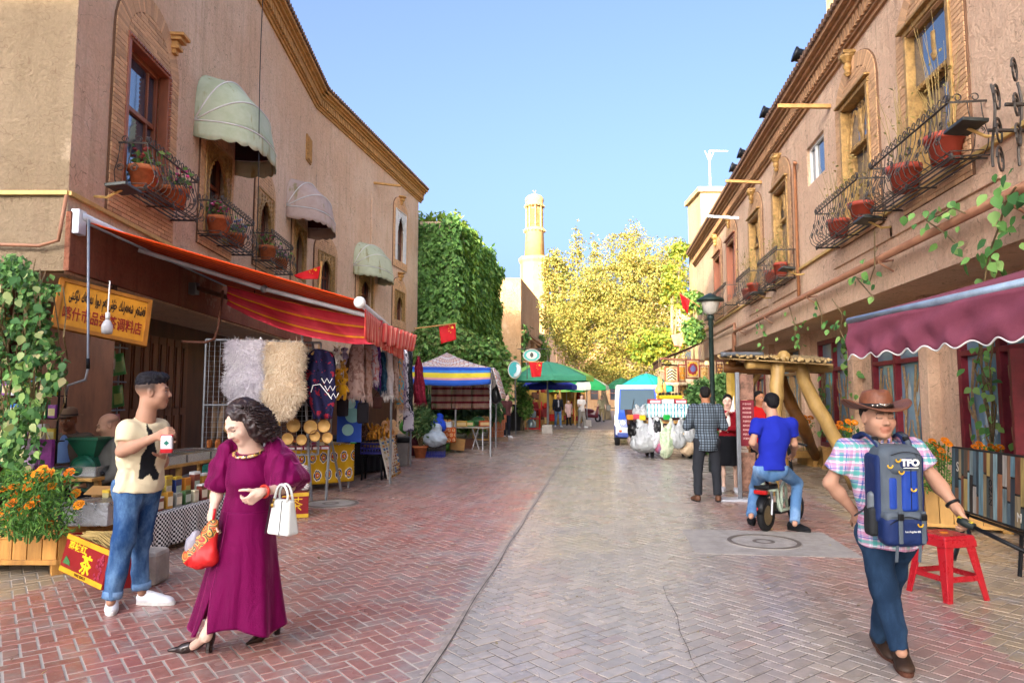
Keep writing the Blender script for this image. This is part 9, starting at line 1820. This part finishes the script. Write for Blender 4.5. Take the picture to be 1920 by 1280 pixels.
def crown(u,v):th=u*2*PI;r=[.086,.085,.082,.076,.066,.045,.001][v];z=[0,.03,.06,.085,.100,.106,.100][v];ct,st=math.cos(th),math.sin(th);pinch=1-(.10 if v>=3 else 0)*max(0,st)*abs(ct);z2=z-(.02*math.exp(-(ct/.35)**2) if v>=4 else 0)+(.008*st if v>=3 else 0);return(r*ct*pinch,r*1.16*st,z2)
i0=b.vs([crown(a/40,v) for v in range(7) for a in range(40)],MH)
for v in range(6):
 for a in range(40):b.face((i0+v*40+a,i0+v*40+(a+1)%40,i0+(v+1)*40+(a+1)%40,i0+(v+1)*40+a))
b.build('crown',M_HAT,hat,True);b=MB();b.tube([(.0875*math.cos(a),.0875*1.16*math.sin(a),.016) for a in np.linspace(0,2*PI,41)[:-1]],.004,6,MH,closed=True,sq=(1,3.2));b.build('band',mat('dark_hat_band','1f1a18',rough=.4),hat,True);b=MB();b.ball(.012,MH@TR(0,.107,.02),sc=(1.0,.5,.8));b.tube([(-.032,.104,.03),(-.014,.108,.022),(.014,.108,.022),(.032,.104,.03)],.0045,5,MH)
for a in(.9,1.15):b.ball(.007,MH@TR(.092*math.cos(a),.107*math.sin(a),.018),sc=(1,1,1))
b.build('conch',mat('silver_metal','b8b4a8',rough=.25,metal=.9),hat,True)
bc=(s.sc+s.hc)/2+s.T@np.array([.04,.20,.005]);t=thing('backpack','blue and grey hiking backpack worn on the chest of the man in the hat','backpack',Vector(bc+s.o));Tm=s.T.copy();Tm=np.stack([-s.T[:,0],s.T[:,1],s.T[:,2]],1);MBk=Matrix.Identity(4)
for i,cx in enumerate((unit(np.cross(s.T[:,2],-s.T[:,1]))*1.,-s.T[:,1],s.T[:,2])):MBk.col[i][:3]=cx
if MBk.col[0].xyz.dot(RT)<0:MBk.col[0][:3]=-MBk.col[0].xyz
MBk=MBk@Matrix.Diagonal((.80,.85,.92,1))
M_NAVY=clothm('navy_nylon','16264f',.12,.55,bump=.25);M_GRY=clothm('grey_nylon','4a525a',.12,.6,bump=.25);M_BLUE=clothm('royal_nylon','1d3a86',.1,.5,bump=.2)
def bp_(name,q,m,h=.008,wr=.004):o=sdfobj(name,q,h,m,t,wr=wr,wsc=(12,12,9));o.matrix_local=MBk;return o
def bx_(name,m,*a,bev=.006,**k):b=MB();b.box(*a,**k);return b.build(name,m,t,bev=bev,M=MBk)
bp_('main_bag',Sdf().box((0,.0,.03),(.15,.10,.27),.07,k=.03).box((0,.02,.2),(.12,.09,.09),.06,k=.05),M_GRY)
bp_('side_panel',Sdf().box((-.135,.02,.05),(.03,.085,.2),.025,k=.02),M_NAVY);bp_('side_panel',Sdf().box((.135,.02,.05),(.03,.085,.2),.025,k=.02),M_NAVY)
bp_('front_panel',Sdf().box((.035,-.085,.055),(.055,.03,.13),.02,k=.02),M_BLUE);bp_('front_panel',Sdf().box((-.075,-.075,.03),(.03,.028,.10),.016,k=.02),M_BLUE)
bp_('top_pocket',Sdf().box((.0,-.078,.205),(.105,.04,.068),.04,k=.02),M_GRY);bp_('logo_patch',Sdf().ell((.018,-.108,.205),(.07,.018,.04),k=.01),M_NAVY,.006)
bp_('lower_pocket',Sdf().box((.0,-.06,-.185),(.15,.075,.095),.05,k=.03),M_NAVY);bp_('lower_pocket_flap',Sdf().box((0,-.07,-.105),(.145,.06,.03),.028,k=.02),M_GRY)
bp_('bottle_pocket',Sdf().box((-.165,.01,-.15),(.035,.05,.09),.025,k=.02),mat('black_mesh','1c1e20',rough=.7));bp_('bottle',Sdf().cone((-.17,.0,-.14),(-.17,0,.0),.03,.028,k=.01),mat('bottle_grey','5a6064',rough=.3),.008,0)
for x in(-.055,.10):bx_('strap',M_GRY,.03,.01,.19,TR(x,-.142,-.16));bx_('buckle',M_BLK,.036,.016,.04,TR(x,-.147,-.10));bx_('strap_tail',M_GRY,.022,.006,.12,TR(x-.01,-.11,-.31,rx=.15))
b=MB()
for(x,z) in((-.065,.255),(-.045,.185),(.035,.085),(.075,-.12),(-.12,.22)):b.tube([(x+.017*math.cos(a),-.148-.0*a,z-.018+.017*math.sin(a)) for a in np.linspace(PI,2*PI,8)],.005,5)
b.build('zip_pull',mat('yellow_cord','c89a14',rough=.5),t,True,M=MBk)
b=MB();b.tube([(.035,-.118,.19),(.035,-.118,-.06)],.003,4);b.tube([(-.10+.2*i/12,-.122-.0*i,.255+.02*math.sin(PI*i/12)) for i in range(13)],.003,4);b.tube([(-.125+.25*i/12,-.137,-.145+.045*math.sin(PI*i/12)) for i in range(13)],.003,4);b.build('zip',M_BLK,t,M=MBk)
text_mesh('TFO',.052,MBk@TR(.025,-.130,.212)@RX,M_WHITE,t,sx=1.25,off=.0025);b=MB();b.box(.1,.002,.005,TR(.03,-.129,.183));b.build('underline',M_WHITE,t,M=MBk);text_mesh('Los Angeles 60L',.016,MBk@TR(.03,-.1375,-.185)@RX,M_WHITE,t)
for g in(-1,1):
 b=MB();pts=[Vector((g*.085,-.01,.255)),Vector((g*.105,.03,.31)),Vector((g*.12,.09,.345)),Vector((g*.125,.16,.36)),Vector((g*.13,.25,.33)),Vector((g*.14,.30,.2))];b.tube(pts,.032,6,sq=(1,.35));b.build('shoulder_strap',M_NAVY,t,True,M=MBk);b=MB();b.tube([p+Vector((0,-.012,.004)) for p in pts[:4]],.018,6,sq=(1,.3));b.build('strap_pad',M_GRY,t,True,M=MBk)
 bx_('buckle',M_BLK,.045,.02,.03,TR(g*.11,.05,.335,rx=-.9));b=MB();b.tube([(g*.15,.0,-.02),(g*.17,.1,-.1),(g*.17,.22,-.16)],.012,5,sq=(1,.4));b.build('side_strap',M_GRY,t,True,M=MBk)
b=MB();b.tube([(-.03,-.0,.285),(0,.0,.31),(.03,0,.285)],.008,6);b.build('grab_loop',M_BLK,t,True,M=MBk);b=MB();w=s.J['wrL'];d=unit(s.J['elL']-w);u1=unit(np.cross(d,[0,0,1.]));u2=np.cross(d,u1);b.tube([w+d*.03+(u1*math.cos(a)+u2*math.sin(a))*.033 for a in np.linspace(0,2*PI,17)[:-1]],.009,5,closed=True);b.build('watch_strap',M_BLK,s.root,True)
p0=at(1800,975,3.80);p1=at(1945,1045,3.5);t=thing('selfie_stick','black telescopic stick with a yellow and green grip held out by the backpacker','selfie stick',p0);d=(p1-p0);b=MB();b.tube([d*.18,d],.011,8);b.build('rod',M_BLK,t,True);b=MB();b.tube([d*-.02,d*.06,d*.2],[.02,.024,.02],8);b.build('grip',mat('black_rubber','1c2220',rough=.6),t,True);b=MB();b.tube([d*-.02+UP*.014,d*.18+UP*.014],.014,6,sq=(1,.6));b.build('grip_inlay',mat('lime_yellow','c8b414',rough=.4),t,True)
J=PX(hd=(1444,757,8.25),nk=(1448,783,8.22),shL=(1420,793,8.2),shR=(1483,793,8.2),elL=(1411,830,8.1),wrL=(1428,850,8.55),elR=(1489,832,8.25),wrR=(1488,851,8.62),hpL=(1428,878,8.15),hpR=(1462,878,8.15),knL=(1416,915,8.55),knR=(1494,905,8.45),anL=(1408,968,8.2),anR=(1490,982,8.15))
J['heL']=gnd(1412,985);J['toL']=gnd(1398,968);J['heR']=gnd(1478,992);J['toR']=gnd(1505,996)
P_=Person('man in a bright blue T-shirt seen from behind, sitting on the small scooter',J,'tan',s_=.98)
P_.head(cdir(-.25,.95,-.05));P_.core();P_.arm('L');P_.arm('R')
for sd in 'LR':hand(P_.q,P_.J['wr'+sd],cdir(0,.7,-.3),cdir(0,.2,.9),.9,1.,1. if sd=='L' else-1.)
P_.leg('L');P_.leg('R');P_.finish(.012,.008);P_.hair('0f0d10',r0=(.083,.098,.084));P_.shirt(clothm('royal_blue_jersey','17238c',.08),-.02,.6,1.02,wr=.011,sr=.9,name='t_shirt');P_.trousers(M_JEANL,.03,.97,wr=.008,hemcut=.05);P_.shoes(M_BLKT,M_SOLEB,.27,M_SOLEW)
g0=gnd(1437,995);g1=gnd(1512,972);t=thing('electric_scooter','small pale green folding electric scooter under the man in blue','electric scooter',g0,0);d=Vector((g1.x-g0.x,g1.y-g0.y,0));d.normalize();sdv=Vector((d.y,-d.x,0));Lw=.86;MS_=Matrix.Identity(4);MS_.col[0][:3]=d;MS_.col[1][:3]=-sdv;MS_.col[2][:3]=UP;MS_.col[3][:3]=d*.0
M_MINT=mat('pale_green_enamel','b8c8b4',rough=.35,var=.06);
for x in(.0,Lw):
 w=MB().lathe([(.12,-.035),(.165,-.04),(.19,-.02),(.19,.02),(.165,.04),(.12,.035)],24,MS_@TR(x,0,.19)@Matrix.Rotation(PI/2,4,'X'),cap=False).build('wheel',M_TYRE,t,True);MB().lathe([(.12,-.03),(.05,-.045),(.001,-.045)],16,MS_@TR(x,0,.19)@Matrix.Rotation(PI/2,4,'X'),cap=False).build('rim',mat('brassy_rim','8a7a5a',rough=.4,metal=.6),w,True);MB().lathe([(.001,.045),(.05,.045),(.12,.03)],16,MS_@TR(x,0,.19)@Matrix.Rotation(PI/2,4,'X'),cap=False).build('hub',mat('brassy_rim','8a7a5a'),w,True)
for y in(-.07,.07):b=MB();b.tube([(-.05,y,.5),(.16,y,.48),(.2,y,.3),(.24,y,.22),(.55,y,.22),(.68,y,.3)],.022,7,MS_);b.build('frame_tube',M_MINT,t,True);b=MB();b.tube([(.0,y*1.0,.2),(.03,y,.38),(.0,y,.48)],.016,6,MS_);b.build('shock',M_STEEL,t)
b=MB();b.tube([(.3,.06,.24),(.32,.06,.5),(.38,.06,.55),(.44,.06,.5),(.46,.06,.24)],.02,7,MS_);b.tube([(.3,-.06,.24),(.32,-.06,.5),(.38,-.06,.55),(.44,-.06,.5),(.46,-.06,.24)],.02,7,MS_);o_=b.build('hoop',M_MINT,t,True);o_['kind']='stuff'
b=MB();b.box(.34,.17,.035,MS_@TR(.38,0,.2));b.build('deck',M_BLK,t,bev=.01);b=MB();b.box(.26,.2,.06,MS_@TR(.02,0,.53));b.build('rear_seat',M_BLK,t,bev=.02);b=MB();b.box(.04,.09,.2,MS_@TR(-.1,0,.66));b.build('back_bar',M_MINT,t,bev=.01);b=MB();b.box(.05,.16,.05,MS_@TR(-.12,0,.47));b.build('tail_light',mat('red_lens','9a1410',rough=.2),t,bev=.01);b=MB();b.ball(.035,MS_@TR(-.17,.02,.26),sc=(.6,1,1.2));b.build('reflector',mat('red_lens','9a1410'),t,True);b=MB();b.tube([(-.19,0,.22),(-.16,0,.33),(-.05,0,.42),(.1,0,.42)],.05,6,MS_,sq=(1.2,.25));b.build('mudguard',M_BLK,t,True)
b=MB();b.tube([(.08,0,.5),(.06,0,.72)],.018,6,MS_);b.build('seat_post',M_BLK,t);sdfobj('saddle',Sdf().ell((0,0,0),(.15,.11,.045),k=.03).ell((.1,0,.0),(.12,.06,.035),k=.03),.012,M_BLK,t).matrix_local=MS_@TR(.04,0,.76)
b=MB();b.tube([(.86,0,.2),(.80,0,.5),(.70,0,.98)],.022,7,MS_);b.build('steering_column',M_BLK,t);b=MB();b.tube([(.64,-.26,1.0),(.70,-.1,1.02),(.70,.1,1.02),(.64,.26,1.0)],.014,6,MS_);b.build('handlebar',M_BLK,t,True);b=MB();b.box(.12,.12,.1,MS_@TR(.12,0,.28));b.box(.1,.1,.08,MS_@TR(.06,0,.34));b.build('motor_box',mat('dark_metal','2a2824',rough=.5,metal=.5),t,bev=.01)
def standing(label,px,d,face,ht,skin,look=None,armL=None,armR=None,stance=.10,step=0.,group=None,fem=False,hairc='15110f',hkw=None,res=.014,hh=.009,foot=.0,bald=False,hands=True):
 """face: (right, away) the body faces; arms: (elbow, wrist) offsets in body axes (out, forward, up) from the shoulder."""
 g=A3(at(px,745,d));g[2]=0;f=cdir(*face);sx=unit(np.cross(f,[0,0,1.]));u=np.array([0,0,1.]);k=ht/1.75;P=lambda a,b_,c_:g+(sx*a+f*b_+u*c_)*k;w=.165 if fem else.19
 J=dict(hd=P(0,.02,1.635),nk=P(0,0,1.49),shL=P(-w,0,1.42),shR=P(w,0,1.42),hpL=P(-.095,0,.92),hpR=P(.095,0,.92),knL=P(-stance,.03+step*.5,.50),knR=P(stance,.03-step*.5,.50),anL=P(-stance*1.05,step,.09),anR=P(stance*1.05,-step,.09))
 for sd,a,sg in(('L',armL,-1),('R',armR,1)):
  e,w_=a or((.06,-.02,-.29),(.07,.05,-.54));s0=(-w if sd=='L' else w);J['el'+sd]=P(s0+sg*e[0],e[1],1.42+e[2]);J['wr'+sd]=P(s0+sg*w_[0],w_[1],1.42+w_[2])
 for sd,sg in(('L',-1),('R',1)):b0=step if sd=='L' else-step;J['he'+sd]=P(sg*stance*1.05,b0-.06,0);J['to'+sd]=P(sg*(stance*1.05+.05),b0+.2,0)
 p=Person(label,J,skin,group,k,root=g);p.head(cdir(*(look or(*face,0))),0,k,fem=fem);p.core();p.arm('L');p.arm('R');p.leg('L');p.leg('R')
 if hands:
  for sd in 'LR':hd_=unit(p.J['wr'+sd]-p.J['el'+sd]);hand(p.q,p.J['wr'+sd],hd_,-p.fw if abs(hd_[2])>.8 else u,.6,k,1. if sd=='L' else-1.)
 p.finish(res,hh)
 if not bald:p.hair(hairc,**(hkw or{}))
 return p
M_CHK=plaidm('blue_grey_check','5f6a74',(('14171c',.0,.22,.72),('14171c',.45,.62,.72)),.08,.08)
p=standing('man in a blue grey checked jacket seen from behind with folded arms',1323,10.7,(.05,.999),1.76,'brown',look=(.25,.95,-.08),armL=((.10,.02,-.27),(-.10,.24,-.26)),armR=((.08,.02,-.27),(-.12,.25,-.24)),stance=.14)
p.shirt(M_CHK,-.14,0,1.05,longs=True,h=.011,name='jacket',wr=.008);p.trousers(clothm('charcoal_trousers','24262b'),.05,1.05,h=.012,hemcut=.03);p.shoes(mat('sandal_brown','5a3a28',rough=.6),M_SOLEB,.26,name='sandal')
p=standing('woman in a red jacket and black skirt resting her chin on her hand',1364,11.7,(-.35,-.94),1.64,'light',look=(-.3,-.9,-.05),armR=((.06,.06,-.26),(-.14,.17,-.02)),armL=((.08,.03,-.27),(-.2,.2,-.28)),fem=True,hkw=dict(long_=1.,r0=(.083,.098,.084)))
p.shirt(clothm('crimson_wool','8a1420',.1),-.06,0,1.0,longs=True,h=.011,name='jacket',wr=.006);q=Sdf();q.ell(p.hc,(.17,.13,.16),.05,None,False,p.T);q.cone(p.hc,p.hc-p.up*.36,.16,.18,k=.05);sdfobj('skirt',q,.013,M_BLKT,p.root,wr=.006,cuts=[(p.hc-p.up*.40,-p.up),(p.hc+p.up*.1,p.up)]);p.shoes(M_SNEAK,M_SOLEW,.24)
q=Sdf();q.ell(p.sc+p.fw*.12-p.up*.15,(.05,.03,.17),.03,None,False,p.T);sdfobj('blouse',q,.01,M_WHITE,p.root)
p=standing('person in a red waistcoat half hidden behind the blue T-shirt',1424,11.6,(.1,-.99),1.70,'brown',look=(.3,-.95,0.),hkw={});p.shirt(clothm('scarlet_waistcoat','b01818',.08),-.10,.5,1.0,h=.012,name='waistcoat');p.trousers(M_BLKT,.05,1.,h=.013);p.shoes(M_BLKT,M_SOLEB,.26)
p=standing('man in glasses and a maroon brown T-shirt standing by the orange crates',950,27.5,(.55,-.8),1.74,'light',look=(.8,-.55,0),res=.018,hh=.011,hands=False,armL=((.05,-.05,-.28),(.04,-.1,-.52)));p.shirt(clothm('maroon_jersey','4a2a2a'),-.03,.6,1.0,h=.016,name='t_shirt');p.trousers(clothm('navy_trousers','14161f'),.04,1.,h=.016);p.shoes(M_SNEAK,M_SOLEW,.27)
b=MB();
for g in(-1,1):b.tube([p.c+p.A@np.array([g*.032+.022*math.cos(a),.105,.002+.018*math.sin(a)]) for a in np.linspace(0,2*PI,9)[:-1]],.004,4,closed=True)
b.build('glasses',M_BLK,p.root)
p=standing('man in a dark open jacket and jeans walking under the umbrellas',1046,37.5,(.15,-.98),1.78,'brown',step=.16,res=.02,hh=.013,hands=False);p.shirt(clothm('black_jacket','191b22'),-.08,0,1.05,longs=True,h=.018,name='jacket');p.trousers(M_JEANL,.04,1.,h=.018);p.shoes(M_SNEAK,M_SOLEW,.27);q=Sdf();q.ell(p.sc+p.fw*.12-p.up*.2,(.06,.03,.24),.03,None,False,p.T);sdfobj('t_shirt',q,.015,clothm('grey_jersey','9a9a9e'),p.root)
p=standing('sunlit person in a white shirt and loose grey trousers by the far stalls',1090,36.5,(.6,-.8),1.76,'light',step=.12,res=.02,hh=.013,hands=False,armL=((.08,.05,-.26),(-.02,.22,-.2)),armR=((.08,.05,-.26),(.0,.22,-.2)));p.shirt(clothm('white_cotton','c8c4bc'),-.06,.7,1.05,h=.018);p.trousers(clothm('grey_linen','8a867e'),.04,1.25,h=.018);p.shoes(M_SNEAK,M_SOLEW,.27)
p=standing('far person in a pale olive shirt beside the parked vehicle',1128,46,(0,-1),1.72,'light',res=.022,hh=.014,hands=False,hairc='6a5a3a');p.shirt(clothm('pale_olive','a09a7a'),-.05,.7,1.05,h=.02);p.trousers(clothm('khaki','8a7a58'),.04,1.05,h=.02);p.shoes(M_BLKT,M_SOLEB,.27)
p=standing('distant seated stallkeeper in a pale dress among the red goods',1066,40,(0,-1),1.45,'light',res=.022,hh=.014,hands=False,fem=True,hkw=dict(long_=1.));p.shirt(clothm('pale_pink','b89a94'),-.3,.7,1.1,h=.02,name='dress');p.trousers(M_BLKT,.0,1.0,h=.02);p.shoes(M_BLKT,M_SOLEB,.24)
p=standing('stallkeeper in dark red behind the red cabinets',1000,37,(.2,-1),1.6,'brown',res=.022,hh=.014,hands=False);p.shirt(clothm('dark_red_wool','6a1a1c'),-.1,0,1.05,longs=True,h=.02);p.trousers(M_BLKT,.0,1.0,h=.02);p.shoes(M_BLKT,M_SOLEB,.24)
def seated(label,px,py_head,d,face,look,skin,**kw):
 h=at(px,py_head,d);g=A3(h);zh=g[2];g[2]=0;f=cdir(*face);sx=unit(np.cross(f,[0,0,1.]));u=np.array([0,0,1.]);P=lambda a,b_,c_:g+sx*a+f*b_+u*c_;zs=zh-.72
 J=dict(hd=P(0,.03,zh),nk=P(0,0,zh-.145),shL=P(-.19,-.01,zh-.215),shR=P(.19,-.01,zh-.215),elL=P(-.25,.03,zh-.5),elR=P(.25,.03,zh-.5),wrL=P(-.13,.27,zh-.6),wrR=P(.13,.27,zh-.6),hpL=P(-.1,0,zs),hpR=P(.1,0,zs),knL=P(-.13,.45,zs),knR=P(.13,.45,zs),anL=P(-.13,.42,max(.1,zs-.42)),anR=P(.13,.42,max(.1,zs-.42)))
 p=Person(label,J,skin,'seated old men',1.,root=g);p.head(cdir(*look),0,1.,**kw);p.core();p.arm('L');p.arm('R');p.leg('L');p.leg('R')
 for sd in 'LR':hand(p.q,p.J['wr'+sd],f,u,.6,1.,1. if sd=='L' else-1.)
 p.finish(.012,.008);return p
p=seated('old man in a brown felt hat and blue shirt sitting behind the mill',131,787,7.95,(.15,-.99),(.2,-.97,-.05),'dark',beard=.6);M_TWD=clothm('brown_tweed','5f5244',.15);p.shirt(M_TWD,-.08,0,1.08,longs=True,h=.011,name='jacket',wr=.010);q=Sdf();q.ell(p.sc+p.fw*.125-p.up*.2,(.07,.035,.25),.03,None,False,p.T);q.ell((p.sc+p.hc)/2+p.fw*.13-p.up*.05,(.085,.035,.2),.03,None,False,p.T);sdfobj('blue_shirt',q,.009,clothm('pale_blue_cotton','6f8fc0',.08),p.root);p.trousers(clothm('black_wool','16161a'),.04,1.,h=.013)
A,c=p.A,p.c;MH=Matrix.Identity(4)
for i in range(3):MH.col[i][:3]=A[:,i]
MH.col[3][:3]=c+A@np.array([0,-.015,.05]);hat=thing_child('hat',p.root);M_FELT=mat('brown_felt','6f5844',rough=.9,var=.12);b=MB();b.grid(lambda u,v:((.085+.055*v)*math.cos(u*2*PI),(.095+.058*v)*math.sin(u*2*PI),-.008*v+.018*v*abs(math.cos(u*2*PI))),36,4,MH);b.build('brim',M_FELT,hat,True,solid=.006);b=MB();b.lathe([(.086,0),(.085,.05),(.075,.085),(.05,.098),(.001,.09)],28,MH,cap=False,sy=1.12);b.build('crown',M_FELT,hat,True);b=MB();b.lathe([(.0875,.002),(.088,.022),(.0865,.022)],28,MH,cap=False,sy=1.12);b.build('band',mat('dark_felt_band','3a2c22',rough=.8),hat,True)
t=thing('stool','plain wooden stool under the old man in the felt hat','stool',Vector(p.o),YAW,'stools of the seated old men');zs_=p.J['hpL'][2]-.11;b=MB();b.lathe([(.2,zs_-.04),(.2,zs_)],14);b.build('seat',M_PINE,t);
for x in(-.12,.12):
 for y in(-.12,.12):b=MB();b.tube([(x*1.2,y*1.2,0),(x,y,zs_-.03)],.02,5);b.build('leg',M_PINE,t)
p=seated('balding old man in a grey jacket and turquoise shirt looking down',208,796,7.35,(-.6,-.8),(-.78,-.55,-.3),'tan',closed=True,beard=.5,shade=lambda x,y,z:np.clip((z-.0)/.03,0,1)*np.clip((.06-z)/.03,0,1)*np.clip((.02-y)/.03,0,1)*.6);p.shirt(clothm('grey_tweed','55534f',.15),-.08,0,1.05,longs=True,h=.011,name='jacket',wr=.010);q=Sdf();q.ell(p.sc+p.fw*.12-p.up*.16,(.06,.035,.2),.03,None,False,p.T);sdfobj('turquoise_shirt',q,.009,clothm('turquoise_cotton','1f7f9a',.08),p.root);p.trousers(clothm('black_wool','16161a'),.04,1.,h=.013)
t=thing('stool','plain wooden stool under the balding old man','stool',Vector(p.o),YAW,'stools of the seated old men');zs_=p.J['hpL'][2]-.11;b=MB();b.lathe([(.2,zs_-.04),(.2,zs_)],14);b.build('seat',M_PINE,t)
for x in(-.12,.12):
 for y in(-.12,.12):b=MB();b.tube([(x*1.2,y*1.2,0),(x,y,zs_-.03)],.02,5);b.build('leg',M_PINE,t)
